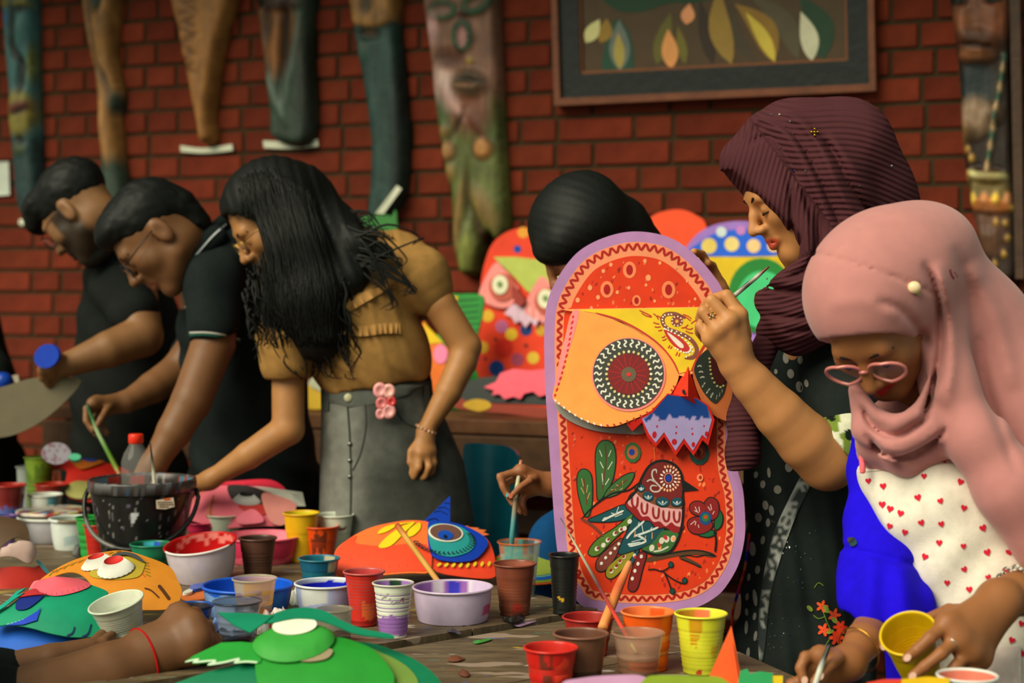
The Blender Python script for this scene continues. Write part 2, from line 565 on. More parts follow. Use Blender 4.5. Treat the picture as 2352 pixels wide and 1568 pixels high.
TEAL, DTEAL, OLIVE, TAN = lin((58, 98, 98)), lin((34, 56, 56)), lin((120, 108, 40)), lin((140, 98, 50))
DARKG, DARK = lin((44, 58, 46)), lin((22, 24, 18))
carving('narrow teal carved mask with yellow-green lips, leftmost on the brick wall', [(22, -60), (92, -60), (93, 0), (97, 200), (102, 350), (105, 450), (80, 500), (60, 490), (48, 440), (42, 350), (35, 220), (22, 60)], TEAL,
        [(70, 400, 60, 95, 0, DTEAL, 0, .15), (68, 262, 32, 52, 0, OLIVE, .010, .2), (70, 250, 26, 14, -0.25, lin((96, 50, 34)), .006, .3), (72, 258, 22, 6, -0.4, lin((40, 22, 14)), -.008, .4),
         (50, 60, 7, 60, 0, DARK, -.012, .4), (60, 128, 8, 40, -0.5, DARK, -.012, .4), (71, 180, 8, 40, 0.05, DARK, -.012, .4), (32, 12, 14, 10, 0, OLIVE, .004, .4), (72, 12, 20, 8, 0, OLIVE, .006, .4), (68, 24, 16, 8, 0, lin((24, 40, 34)), -.006, .4),
         (32, 45, 8, 18, 0, lin((40, 92, 130)), 0, .4), (70, 70, 12, 26, 0, lin((66, 110, 104)), .008, .5), (90, 150, 6, 40, 0, lin((100, 104, 40)), 0, .5), (30, 160, 5, 50, 0, lin((96, 98, 40)), 0, .5), (68, 345, 14, 12, 0, lin((62, 74, 40)), .008, .5), (69, 325, 8, 10, 0, DARK, -.006, .4)], seed=1)
carving('tan twisted driftwood carving with dark green foot above the bearded man', [(205, -60), (284, -60), (282, 0), (278, 60), (275, 130), (288, 200), (290, 230), (283, 270), (292, 360), (298, 470), (232, 470), (243, 380), (238, 300), (232, 200), (220, 120), (208, 60)], TAN,
        [(262, 430, 60, 70, 0, DARKG, 0, .2), (240, 5, 16, 26, 0, lin((34, 48, 34)), -.010, .4), (228, 60, 6, 80, -.15, lin((84, 58, 30)), -.016, .5), (252, 60, 16, 50, .1, None, .012, .5), (262, 190, 6, 60, -.45, lin((86, 62, 30)), -.012, .5), (240, 250, 5, 120, -.05, lin((90, 62, 30)), -.014, .5), (282, 240, 12, 26, 0, lin((50, 62, 50)), 0, .4), (262, 300, 10, 60, -.1, lin((160, 112, 62)), .01, .6)], seed=2, grain=0.3)
carving('tan pointed tusk-shaped wood carving with scratched squiggles over a white tag', [(408, -60), (560, -60), (551, 0), (530, 70), (512, 160), (505, 210), (498, 260), (503, 322), (475, 330), (462, 270), (445, 180), (425, 80)], lin((146, 98, 48)),
        [(455 + 9 * math.sin(i * 2.3), 10 + i * 13, 20 - i * 0.5, 4, 0.5 * math.sin(i * 1.7), lin((104, 66, 32)), -.006, .5) for i in range(13)], seed=3, grain=0.15, H=0.06, thick=0.07)
carving('dark weathered wood slab with an orange-brown split and a knot hole', [(600, -60), (728, -60), (728, 0), (726, 100), (728, 318), (640, 322), (630, 250), (615, 130), (605, 60)], DARKG,
        [(650, 75, 52, 95, -.12, lin((98, 62, 32)), -.006, .25), (652, 110, 8, 70, .05, lin((130, 82, 40)), .008, .5), (672, 100, 7, 90, .06, lin((34, 24, 14)), -.02, .4), (632, 60, 5, 60, .03, lin((60, 36, 20)), -.01, .4), (660, 12, 50, 16, 0, lin((52, 34, 24)), .015, .4), (612, 13, 14, 10, -.4, DARK, -.03, .4), (690, 150, 8, 90, .15, lin((70, 84, 74)), .01, .5), (655, 230, 9, 50, -.4, lin((84, 98, 86)), .012, .5), (720, 200, 14, 130, 0, lin((26, 30, 22)), 0, .5)], seed=4, grain=0.35)
carving('long dark green-black carving with a tan square top and angled white tag', [(822, -60), (925, -60), (925, 0), (926, 80), (937, 180), (945, 330), (938, 440), (900, 505), (858, 500), (860, 420), (862, 330), (850, 230), (832, 120), (822, 60)], lin((38, 62, 56)),
        [(870, 10, 70, 58, 0, TAN, .012, .06), (862, 14, 13, 24, 0, lin((70, 58, 36)), -.008, .4), (866, 84, 22, 12, 0, lin((28, 32, 24)), -.014, .4), (866, 80, 16, 8, 0, lin((70, 52, 36)), .006, .4), (848, 120, 16, 22, 0, lin((58, 86, 72)), .01, .6), (930, 300, 16, 200, 0, lin((22, 30, 26)), 0, .5)], seed=5, grain=0.3)
carving('broad brown and mossy green totem face carving left of the framed painting', [(990, -60), (1150, -60), (1152, 0), (1160, 150), (1165, 300), (1172, 420), (1175, 530), (1150, 556), (1132, 540), (1112, 600), (1104, 630), (1068, 628), (1052, 560), (1045, 450), (1030, 380), (1010, 250), (1000, 150)], lin((120, 84, 66)),
        [(1090, 480, 120, 200, 0, lin((86, 92, 44)), 0, .15), (1030, 270, 26, 60, .3, lin((70, 84, 46)), 0, .4), (1150, 280, 40, 60, -.4, lin((74, 84, 42)), 0, .3), (1100, 250, 46, 60, 0, lin((110, 68, 50)), .01, .4),
         (1036, 30, 34, 24, 0, lin((22, 66, 40)), .012, .15), (1034, 30, 22, 13, 0, lin((112, 84, 72)), -.01, .2), (1112, 14, 38, 26, -.5, lin((22, 66, 40)), .012, .15), (1112, 12, 24, 12, -.5, lin((100, 74, 56)), -.01, .2), (1080, 88, 24, 38, 0, lin((22, 66, 40)), .012, .15), (1080, 90, 11, 24, 0, lin((170, 120, 116)), -.01, .2), (1080, 40, 10, 10, 0, lin((70, 34, 24)), .008, .4),
         (1010, 70, 12, 30, 0, lin((170, 130, 126)), 0, .6), (1042, 205, 20, 40, -.2, lin((190, 160, 150)), .012, .7), (1060, 240, 10, 40, -.6, lin((180, 140, 130)), .008, .6), (1050, 140, 26, 22, 0, lin((80, 42, 28)), -.01, .5), (1096, 145, 8, 8, 0, lin((150, 120, 40)), .006, .5), (1096, 196, 38, 30, 0, lin((66, 50, 30)), .014, .3), (1092, 202, 30, 6, 0, lin((110, 76, 50)), .006, .4), (1100, 190, 34, 4, .15, lin((34, 24, 14)), -.012, .5),
         (1045, 350, 20, 26, 0, lin((52, 44, 24)), -.004, .2), (1045, 350, 15, 20, 0, lin((160, 118, 70)), .016, .3), (1126, 344, 26, 28, 0, lin((52, 42, 24)), -.004, .2), (1126, 344, 19, 22, 0, lin((170, 118, 64)), .018, .3), (1034, 306, 14, 12, 0, lin((120, 92, 44)), .008, .5), (1048, 400, 14, 18, 0, lin((130, 100, 50)), .01, .5),
         (1070, 290, 6, 40, .5, lin((56, 40, 22)), -.01, .5), (1110, 290, 8, 40, -.6, lin((96, 50, 34)), .006, .5), (1090, 440, 6, 60, 0, lin((52, 46, 24)), -.014, .5), (1070, 500, 8, 80, .12, lin((130, 100, 54)), .01, .5), (1130, 480, 20, 50, -.5, lin((120, 96, 50)), .01, .5), (1088, 580, 14, 50, .05, lin((110, 114, 48)), .01, .5), (1120, 540, 8, 60, -.3, lin((62, 42, 24)), -.02, .5)], seed=6, grain=0.25, H=0.05)
# the carved drummer at the right edge
BR, DBR, GOLD = lin((104, 62, 38)), lin((40, 28, 20)), lin((170, 130, 60))
carving('dark brown carved drummer figure with gold beads and a drum, at the right edge', [(2188, -60), (2322, -60), (2326, 100), (2330, 300), (2342, 600), (2320, 650), (2290, 640), (2262, 590), (2238, 500), (2218, 380), (2206, 200), (2196, 90)], DBR,
        [(2255, 60, 56, 80, 0, BR, .02, .3), (2205, 60, 26, 30, 0, lin((120, 72, 44)), .008, .5), (2300, 50, 24, 40, 0, lin((118, 66, 40)), .008, .5), (2250, 100, 44, 24, .05, lin((84, 50, 32)), .014, .4), (2246, 112, 36, 5, .1, lin((36, 22, 16)), -.012, .5), (2246, 134, 36, 14, 0, lin((130, 82, 50)), .012, .4), (2205, 10, 26, 9, .2, lin((26, 22, 18)), -.01, .4), (2290, 8, 22, 9, -.2, lin((26, 22, 18)), -.01, .4),
         (2248, 200, 42, 50, 0, lin((34, 44, 44)), 0, .3), (2240, 275, 38, 42, .5, lin((150, 122, 96)), .02, .4), (2218, 310, 20, 26, .4, lin((124, 92, 58)), .014, .4), (2290, 266, 16, 20, 0, lin((90, 68, 48)), .014, .5),
         (2272, 405, 44, 16, .12, lin((200, 190, 130)), .018, .2), (2272, 392, 38, 9, .1, lin((48, 26, 20)), -.004, .3), (2276, 440, 44, 40, 0, lin((112, 94, 52)), .016, .3), (2278, 474, 48, 18, .08, lin((190, 112, 54)), .014, .2), (2276, 520, 40, 40, 0, lin((96, 66, 50)), .012, .4), (2270, 560, 40, 30, .2, lin((90, 62, 44)), .008, .4)]
        + [(2196 + 2 * i, 150 + 24 * i, 7, 8, 0, GOLD, .008, .4) for i in range(5)] + [(2214, 346, 7, 8, 0, lin((200, 120, 80)), .008, .4), (2228, 346, 7, 8, 0, GOLD, .008, .4), (2238, 366, 7, 9, 0, GOLD, .008, .4), (2226, 406, 9, 11, 0, GOLD, .01, .4)]
        + [(2242 + 26 * i, 458, 8, 13, 0, lin((220, 180, 70)) if i % 2 == 0 else lin((210, 140, 90)), .008, .4) for i in range(4)]
        + [(x, y, 6, 8, 0, GOLD, .008, .4) for x, y in ((2295, 512), (2316, 514), (2320, 548), (2312, 584), (2290, 606), (2330, 480))]
        + [(2312 - 0.16 * (y - 140), y, 5, 13, .1, lin((180, 150, 110)) if k % 2 else lin((60, 90, 70)), .012, .4) for k, y in enumerate(range(140, 400, 22))], seed=8, grain=0.2, H=0.06, res=6)
# narrow wooden post beside it
_mb = MB(); plate(_mb, [(2322, -60), (2346, -60), (2356, 640), (2336, 640)], WALL, 0.05, 0.0, lin((70, 48, 32)))
tag(_mb.build('wooden_post', M_WOOD(), smooth=False), 'plain narrow brown wooden batten behind the carved drummer', 'batten')

# white paper tags
def paper(label, poly, cat='tag', col=(205, 205, 180), curl=0.004, off=.004):
    mb = MB(); poly = np.array(poly, float)
    x0, x1 = poly[:, 0].min(), poly[:, 0].max()
    plate(mb, poly, WALL, 0.0012, off, lin(col), res=12, hfn=lambda p: curl * (2 * (p[:, 0] - x0) / (x1 - x0) - 1) ** 2)
    tag(mb.build('paper_tag', M_PAPER(), smooth=False), label, cat)
paper('white paper strip under the pointed tan carving', spline([(417, 334), (470, 340), (536, 331)], 4).tolist() + spline([(538, 346), (475, 352), (418, 349)], 4).tolist())
paper('white paper strip under the dark weathered slab', spline([(607, 323), (670, 325), (732, 320)], 4).tolist() + spline([(734, 336), (670, 342), (609, 340)], 4).tolist())
paper('white paper strip slanting beside the foot of the dark green-black carving', [(878, 500), (932, 428), (944, 436), (890, 508)], off=.064)
paper('white paper sheet taped to bricks at the left edge', [(-30, 372), (23, 371), (26, 448), (-30, 452)], 'sheet', (190, 195, 180))
paper('tiny white paper scrap on bricks behind the bearded man', [(47, 504), (58, 502), (61, 514), (52, 520), (46, 514)], 'scrap')
paper('small white paper tag under the framed painting above the maroon headscarf', [(1962, 240), (1994, 236), (1997, 256), (1968, 258)])

# framed painting
def framed_painting():
    OUT = [(1284, 246), (2018, 212), (2006, -330), (1268, -300)]
    IN1 = [(1298, 229), (2003, 196), (1993, -316), (1282, -286)]
    IN2 = [(1340, 173), (1952, 142), (1944, -270), (1330, -245)]
    IN3 = [(1344, 166), (1946, 136), (1939, -264), (1335, -239)]
    q = WALL.pt([[1650, 230]])[0]
    root = empty('framed_painting', tuple(q), 'large framed painting of leaf shapes in a black and brown frame', 'painting')
    for i in range(4):
        j = (i + 1) % 4
        mb = MB(); plate(mb, [OUT[i], OUT[j], IN1[j], IN1[i]], WALL, 0.045, 0.0, lin((112, 60, 32)))
        mb.build('frame_bar', M_WOOD(), root, smooth=False)
    for i in range(4):
        j = (i + 1) % 4
        mb = MB(); plate(mb, [IN1[i], IN1[j], IN2[j], IN2[i]], WALL, 0.03, 0.0, lin((14, 22, 17)))
        mb.build('inner_border', M_WOOD(), root, smooth=False)
    mb = MB(); plate(mb, IN3, WALL, 0.015, 0.0, lin((78, 58, 34)))
    for i in range(4):
        j = (i + 1) % 4
        plate(mb, [IN2[i], IN2[j], IN3[j], IN3[i]], WALL, 0.024, 0.0, lin((122, 70, 36)))
    cv = mb.build('canvas', M_PAPER(), root, smooth=False)
    mb = MB()
    def leaf(x0, y0, x1, y1, w, c, off, bend=0.0):
        a = np.array([x0, y0], float); b = np.array([x1, y1], float); d = b - a; n = np.array([-d[1], d[0]]) / np.linalg.norm(d)
        t = np.linspace(0, 1, 9)
        prof = np.sin(np.pi * t ** 1.25) ** 0.8 * w / 2
        mid = a + t[:, None] * d + n * (bend * np.sin(np.pi * t))[:, None]
        plate(mb, np.concatenate([mid + n * prof[:, None], (mid - n * prof[:, None])[::-1][1:-1]]), WALL, 0.0006, off, lin(c))
    o = 0.0155
    plate(mb, sm([(1385, -20), (1420, 25), (1480, 28), (1540, 10), (1600, 8), (1680, -10), (1760, -15), (1840, -40), (1500, -60)]), WALL, 0.0006, o, lin((26, 62, 36)))
    plate(mb, sm([(1390, 166), (1395, 100), (1420, 45), (1450, 80), (1460, 140), (1450, 163)]), WALL, 0.0006, o, lin((30, 72, 52)))
    leaf(1426, 46, 1428, 165, 48, (104, 112, 104), o + .0008); leaf(1424, 75, 1428, 160, 26, (170, 150, 72), o + .0016)
    leaf(1398, 44, 1384, 100, 34, (150, 116, 40), o + .0006, -4); leaf(1382, 46, 1350, 100, 32, (214, 206, 140), o + .0014)
    leaf(1538, 68, 1546, 160, 38, (224, 150, 84), o + .0014); leaf(1545, 30, 1512, 150, 40, (98, 92, 34), o + .0004); leaf(1560, 60, 1578, 150, 24, (110, 100, 36), o + .0006)
    leaf(1588, 10, 1580, 58, 32, (226, 150, 100), o + .0014)
    leaf(1656, -30, 1684, 150, 52, (150, 118, 48), o + .001, 14); leaf(1610, 0, 1640, 150, 34, (52, 38, 26), o + .0004)
    leaf(1690, 10, 1782, 145, 60, (140, 104, 36), o + .0006, -22); leaf(1716, 30, 1784, 144, 30, (206, 180, 66), o + .0016, -5); leaf(1680, 10, 1740, 150, 26, (70, 58, 40), o + .0003, 14)
    leaf(1720, -10, 1838, 140, 50, (84, 74, 52), o + .0004, -26)
    leaf(1836, -10, 1894, 140, 66, (30, 62, 38), o + .0005, -20); leaf(1842, 28, 1868, 142, 42, (206, 200, 168), o + .0016, -6)
    mb.build('leaf_shapes', M_PAPER(), cv, smooth=False)
    for i in range(9):
        mb = MB()
    return root
framed_painting()

# ------------------------------------------------------------------ bench along the wall and what stands on it
BH = 0.997
def bench():
    a = W0 + WN * 0.02; root = empty('wall_bench', (0.1, 5.0, 0), 'rough brown plank bench along the brick wall with boards on it', 'bench')
    m = M_WOOD()
    for i in range(3):
        mb = MB()
        box(mb, W0 + WN * (0.14 + 0.215 * i) + WD * 0.2 + np.array([0, 0, BH - 0.02]), (1.5, 0.105, 0.02), lin((98, 62, 38)) * (1 + .1 * (i - 1)), WROT, bev=.003)
        mb.build('plank', m, root, smooth=False)
    mb = MB(); box(mb, W0 + WN * 0.66 + WD * 0.2 + np.array([0, 0, BH - 0.095]), (1.5, 0.015, 0.05), lin((90, 62, 40)), WROT, bev=.003); mb.build('apron', m, root, smooth=False)
    for k in range(3):
        mb = MB(); box(mb, W0 + WN * 0.5 + WD * 0.2 + np.array([0, 0, BH - 0.30 - 0.2 * k]), (1.5, 0.012, 0.035), lin((66, 44, 30)), WROT, bev=.003); mb.build('rail', m, root, smooth=False)
    for s in (-1.2, -0.3, 0.6, 1.6):
        mb = MB(); box(mb, W0 + WN * 0.6 + WD * s + np.array([0, 0, (BH - 0.04) / 2]), (0.04, 0.04, (BH - 0.04) / 2), lin((74, 50, 34)), WROT, bev=.003); mb.build('leg', m, root, smooth=False)
    return root
bench()

def on_bench(px, dist=0.2, lean=0.12):
    """a plane standing on the bench near the wall at pixel column px, leaning back"""
    q = W0 + WN * dist; t = ((q - np.array([0, 0, 0])) @ WN) / (np.array([(px - CX) / FPX, 1, 0]) @ WN)
    o = np.array([(px - CX) / FPX * t, t, BH])
    n = WN + np.array([0, 0, lean]); return Surf(o, n)

def red_owl():
    S = on_bench(1180, 0.16, 0.10)
    root = empty('owl_board', tuple(S.o), 'red dotted owl cut-out with pink eyes leaning on the back bench', 'mask')
    mb = MB()
    body = sm([(1118, 600), (1135, 560), (1165, 535), (1205, 524), (1260, 530), (1330, 545), (1400, 640), (1400, 930), (1240, 935), (1090, 930), (1080, 880), (1095, 800), (1108, 720), (1108, 650)])
    plate(mb, body, S, 0.012, 0, lin((226, 58, 20)), side=lin((200, 60, 20)))
    b = mb.build('body_board', M_PAPER(), root, smooth=False)
    mb = MB()
    plate(mb, [(1140, 592), (1190, 592), (1262, 600), (1300, 640), (1262, 700), (1215, 668), (1190, 640)], S, 0.004, .02, lin((176, 186, 84))); mb.build('brow_panel', M_PAPER(), root, smooth=False)
    for ex, ey, nm in ((1158, 658, 'eye_panel'), (1262, 690, 'eye_panel')):
        mb = MB()
        plate(mb, sm([(ex - 14, ey - 52), (ex + 6, ey - 40), (ex + 38, ey + 2), (ex + 36, ey + 30), (ex + 12, ey + 50), (ex - 20, ey + 46), (ex - 50, ey + 26), (ex - 40, ey - 10)]), S, 0.004, .022, lin((238, 140, 134)))
        e = mb.build(nm, M_PAPER(), root, smooth=False)
        mb = MB()
        plate(mb, ellp(ex + 4, ey + 4, 30, 32), S, .003, .027, lin((186, 84, 66))); plate(mb, ellp(ex, ey - 2, 18, 22), S, .003, .031, lin((226, 220, 186))); plate(mb, ellp(ex, ey - 3, 6, 7), S, .002, .035, lin((110, 140, 80)))
        mb.build('eye_rings', M_PAPER(), e, smooth=False)
    mb = MB(); plate(mb, sm([(1188, 660), (1216, 690), (1204, 706), (1190, 690)]), S, .02, .02, lin((150, 50, 40))); mb.build('beak', M_PAPER(), root)
    mb = MB(); plate(mb, [(1165, 722), (1180, 702), (1225, 692), (1260, 712), (1256, 745), (1244, 736), (1236, 752), (1226, 738), (1214, 754), (1202, 738), (1190, 744), (1182, 730)], S, .003, .022, lin((216, 176, 196)))
    for x in (1190, 1206, 1224, 1240): stroke(mb, [(x, 706), (x + 1, 740)], 4, S, .0262, lin((236, 226, 226)))
    mb.build('whisker_fringe', M_PAPER(), root, smooth=False)
    for x, y, r, c in ((1192, 573, 9, (10, 60, 150)), (1205, 535, 13, (226, 150, 40)), (1124, 726, 14, (222, 170, 40)), (1156, 750, 15, (190, 96, 140)), (1178, 768, 14, (226, 180, 40)), (1112, 798, 14, (216, 160, 40)), (1096, 823, 8, (10, 50, 160)), (1144, 846, 18, (14, 60, 130)), (1192, 826, 15, (160, 60, 90)), (1228, 822, 14, (220, 180, 50)), (1212, 758, 14, (14, 50, 110)), (1084, 848, 9, (220, 150, 60)), (1105, 706, 8, (20, 60, 150)), (1142, 780, 4, (110, 30, 20)), (1118, 824, 4, (110, 30, 20)), (1212, 794, 5, (110, 30, 20)), (1160, 800, 22, (206, 34, 14)), (1246, 760, 12, (200, 150, 40))):
        mb = MB(); spot(mb, x, y, r, r, S, .0128, lin(c), n=16); mb.build('painted_dot', M_PAPER(), b, smooth=False)
red_owl()

def blue_owl():
    S = on_bench(1680, 0.25, 0.10)
    root = empty('owl_board', tuple(S.o), 'blue, yellow and green owl cut-out half hidden behind the maroon headscarf', 'mask')
    mb = MB()
    plate(mb, sm([(1560, 620), (1585, 560), (1625, 525), (1680, 510), (1740, 512), (1800, 530), (1850, 620), (1850, 930), (1570, 930), (1556, 760)]), S, 0.012, 0, lin((150, 110, 190)))
    b = mb.build('body_board', M_PAPER(), root, smooth=False)
    mb = MB(); plate(mb, sm([(1596, 586), (1612, 556), (1650, 536), (1700, 528), (1760, 532), (1800, 586)], 5), S, .002, .0125, lin((20, 90, 210)))
    for x, y, r, c in ((1632, 566, 18, (220, 190, 90)), (1684, 562, 17, (226, 200, 120)), (1734, 566, 16, (230, 190, 130)), (1660, 534, 12, (200, 210, 210)), (1705, 530, 11, (190, 120, 190)), (1780, 566, 15, (230, 190, 130))): spot(mb, x, y, r, r, S, .0155, lin(c), n=16)
    mb.build('crown_band', M_PAPER(), b, smooth=False)
    mb = MB(); plate(mb, [(1590, 592), (1800, 588), (1820, 640), (1760, 720), (1640, 760), (1590, 720)], S, .002, .0125, lin((214, 178, 6))); mb.build('brow_panel', M_PAPER(), b, smooth=False)
    mb = MB(); plate(mb, ellp(1752, 680, 76, 86), S, .004, .016, lin((16, 120, 40))); plate(mb, ellp(1756, 690, 58, 66), S, .004, .021, lin((60, 190, 120))); plate(mb, ellp(1760, 692, 22, 26), S, .003, .026, lin((120, 110, 70)))
    mb.build('eye_rings', M_PAPER(), root, smooth=False)
blue_owl()

def simple_board(name, label, px, parts, dist=0.3, lean=0.15, cat='board'):
    S = on_bench(px, dist, lean)
    root = empty(name, tuple(S.o), label, cat)
    for k, (nm, poly, off, c, th) in enumerate(parts):
        mb = MB(); plate(mb, poly, S, th, off, lin(c)); mb.build(nm, M_PAPER(), root, smooth=False)
simple_board('round_board', 'plain bright orange rounded board behind the black-haired sitter', 1545, [('panel', sm([(1462, 560), (1475, 520), (1510, 492), (1560, 482), (1600, 495), (1625, 524), (1620, 620), (1470, 930), (1440, 930)]), 0, (240, 72, 10), .01)], 0.12)
simple_board('striped_board', 'green striped fish board with a yellow corner behind the woman\'s elbow', 1040, [('panel', sm([(1030, 684), (1060, 676), (1110, 680), (1110, 720), (1098, 770), (1080, 800), (1110, 900), (1100, 940), (1000, 940), (1010, 760)]), 0, (34, 132, 46), .01), ('yellow_corner', [(1032, 680), (1056, 682), (1050, 704), (1040, 702)], .0102, (214, 178, 20), .002)] + [('stripe', [(1050, 690 + 14 * i), (1104, 686 + 14 * i), (1102, 689 + 14 * i), (1052, 694 + 14 * i)], .0102, (16, 84, 34), .001) for i in range(7)], 0.34)
simple_board('fish_board', 'orange and yellow fish board with a pink eye between the woman and her arm', 1010, [('panel', sm([(975, 740), (990, 760), (1030, 800), (1064, 830), (1050, 880), (1010, 880), (990, 940), (970, 940), (965, 800)]), 0, (226, 110, 30), .01), ('yellow_fin', [(976, 740), (1022, 788), (990, 790)], .0102, (226, 186, 10), .002), ('eye_disc', ellp(1016, 814, 16, 22), .0102, (236, 130, 170), .003)], 0.46)
simple_board('paper_flower', 'pink jagged paper cut-out lying on a black sheet on the bench', 1185, [('petal_sheet', [(1112, 890), (1140, 878), (1150, 858), (1180, 848), (1220, 852), (1262, 848), (1300, 880), (1300, 930), (1262, 905), (1240, 912), (1225, 900), (1205, 905), (1196, 918), (1180, 912), (1160, 918), (1148, 906), (1130, 908), (1136, 898)], 0, (238, 84, 104), .004)], 0.60, 0.5, 'paper')
simple_board('black_sheet', 'flat black painted sheet under the pink jagged cut-out', 1150, [('panel', [(1062, 880), (1110, 868), (1170, 862), (1300, 850), (1300, 934), (1050, 922)], 0, (26, 34, 30), .004)], 0.585, 0.5, 'board')
simple_board('paint_tray', 'yellow and red painted tray on the bench beside the denim skirt', 1110, [('tray', sm([(1046, 912), (1090, 925), (1170, 930), (1260, 938), (1256, 960), (1160, 950), (1050, 938)]), 0, (150, 50, 26), .006), ('yellow_paint', sm([(1066, 932), (1090, 918), (1122, 922), (1130, 936), (1100, 946)], 5), .0065, (206, 160, 30), .002)], 0.64, 0.3, 'tray')
simple_board('yellow_sheet', 'yellow and white crumpled sheet on the bench left of the denim skirt', 722, [('yellow_part', sm([(706, 890), (730, 880), (752, 900), (752, 936), (704, 936)]), 0, (206, 166, 30), .006), ('white_part', sm([(712, 882), (730, 862), (756, 872), (756, 904), (730, 896)], 5), .007, (180, 180, 150), .004)], 0.55, 0.3, 'paper')
simple_board('leaf_board', 'green board edge peeking over the brown blouse shoulder', 860, [('panel', sm([(800, 520), (830, 500), (870, 492), (900, 498), (915, 520), (910, 930), (800, 930)]), 0, (40, 110, 40), .01)], 0.2)

# blue plastic chair
def chair():
    d = 4.22
    root = empty('plastic_chair', (P(1135, 1100, d)[0], d, 0), 'blue-green plastic chair beside the denim skirt, in front of the bench', 'chair')
    S = Surf(P(1138, 1100, d), np.array([-0.25, -1, 0.12]))
    c = lin((18, 108, 126))
    x0, x1 = 1070, 1200
    hf = lambda p: 0.03 * ((p[:, 0] - 1138) / 60) ** 2
    mb = MB(); plate(mb, sm([(1074, 1030), (1090, 1018), (1130, 1020), (1172, 1026), (1194, 1042), (1198, 1070), (1190, 1160), (1182, 1290), (1086, 1290), (1076, 1120)]), S, .006, 0, c, res=14, hfn=hf); mb.build('backrest', M_PLASTIC(), root)
    o = P(1138, 1280, d)
    mb = MB(); box(mb, (o[0] + .02, d + .21, .42), (.21, .21, .012), c, bev=.01); mb.build('seat', M_PLASTIC(), root)
    for sx in (-1, 1):
        for sy in (0.02, .4):
            mb = MB(); tube(mb, [(o[0] + .02 + sx * .18, d + sy, .42), (o[0] + .02 + sx * .21, d + sy, 0.0)], [.022, .018], c, n=8); mb.build('leg', M_PLASTIC(), root)
chair()
# ------------------------------------------------------------------ cups, bowls and the bucket
def lathe_grid(prof, cx, cy, z0, segs=56):
    th = np.linspace(0, 2 * math.pi, segs, endpoint=False)
    r = prof[:, 0][:, None]; z = prof[:, 1][:, None]
    x = cx + r * np.sin(th)[None, :]; y = cy - r * np.cos(th)[None, :]; zz = np.broadcast_to(z0 + z, x.shape)
    return np.stack([x, y, zz], -1), th

def cup_profile(R, H, rb=0.70, ribs=8, r0=0.16, r1=0.72, lip=0.0032, wall=0.0012, fill=0.25, bowl=False):
    """outer foot -> lip -> inner -> bottom; returns profile, zone code (0 out, 1 lip, 2 in, 3 fill) and height share"""
    Rb = R * rb; Rt = R - lip
    t = np.linspace(0, 1, 34)
    p = []; z = []; u = []
    p.append((0, 0.002)); z.append(0); u.append(0)
    p.append((Rb * 0.9, 0.0015)); z.append(0); u.append(0)
    for q in t:
        if bowl: rr = Rb + (Rt - Rb) * (1 - (1 - q) ** 2.2)
        else: rr = Rb + (Rt - Rb) * q
        if ribs and r0 < q < r1:
            rr += 0.0007 * math.cos((q - r0) / (r1 - r0) * ribs * 2 * math.pi) - 0.0007
        if not bowl and 0.03 < q < 0.09: rr -= 0.0012
        p.append((rr, q * (H - 0.002))); z.append(0); u.append(q)
    for a in np.linspace(-60, 180, 8):
        a = math.radians(a)
        p.append((Rt + 0.4 * lip + 0.62 * lip * math.cos(a), H - 0.6 * lip + 0.62 * lip * math.sin(a))); z.append(1); u.append(1)
    tf = fill
    for q in np.linspace(1, tf, 14):
        rr = (Rb + (Rt - Rb) * (1 - (1 - q) ** 2.2)) if bowl else Rb + (Rt - Rb) * q
        p.append((rr - wall, max(q * (H - 0.002), 0.004) - 0.002)); z.append(2); u.append(q)
    p.append((p[-1][0] * 0.97, p[-1][1] - 0.0005)); z.append(3); u.append(tf)
    p.append((0.0005, p[-1][1])); z.append(3); u.append(tf)
    return np.array(p), np.array(z), np.array(u)

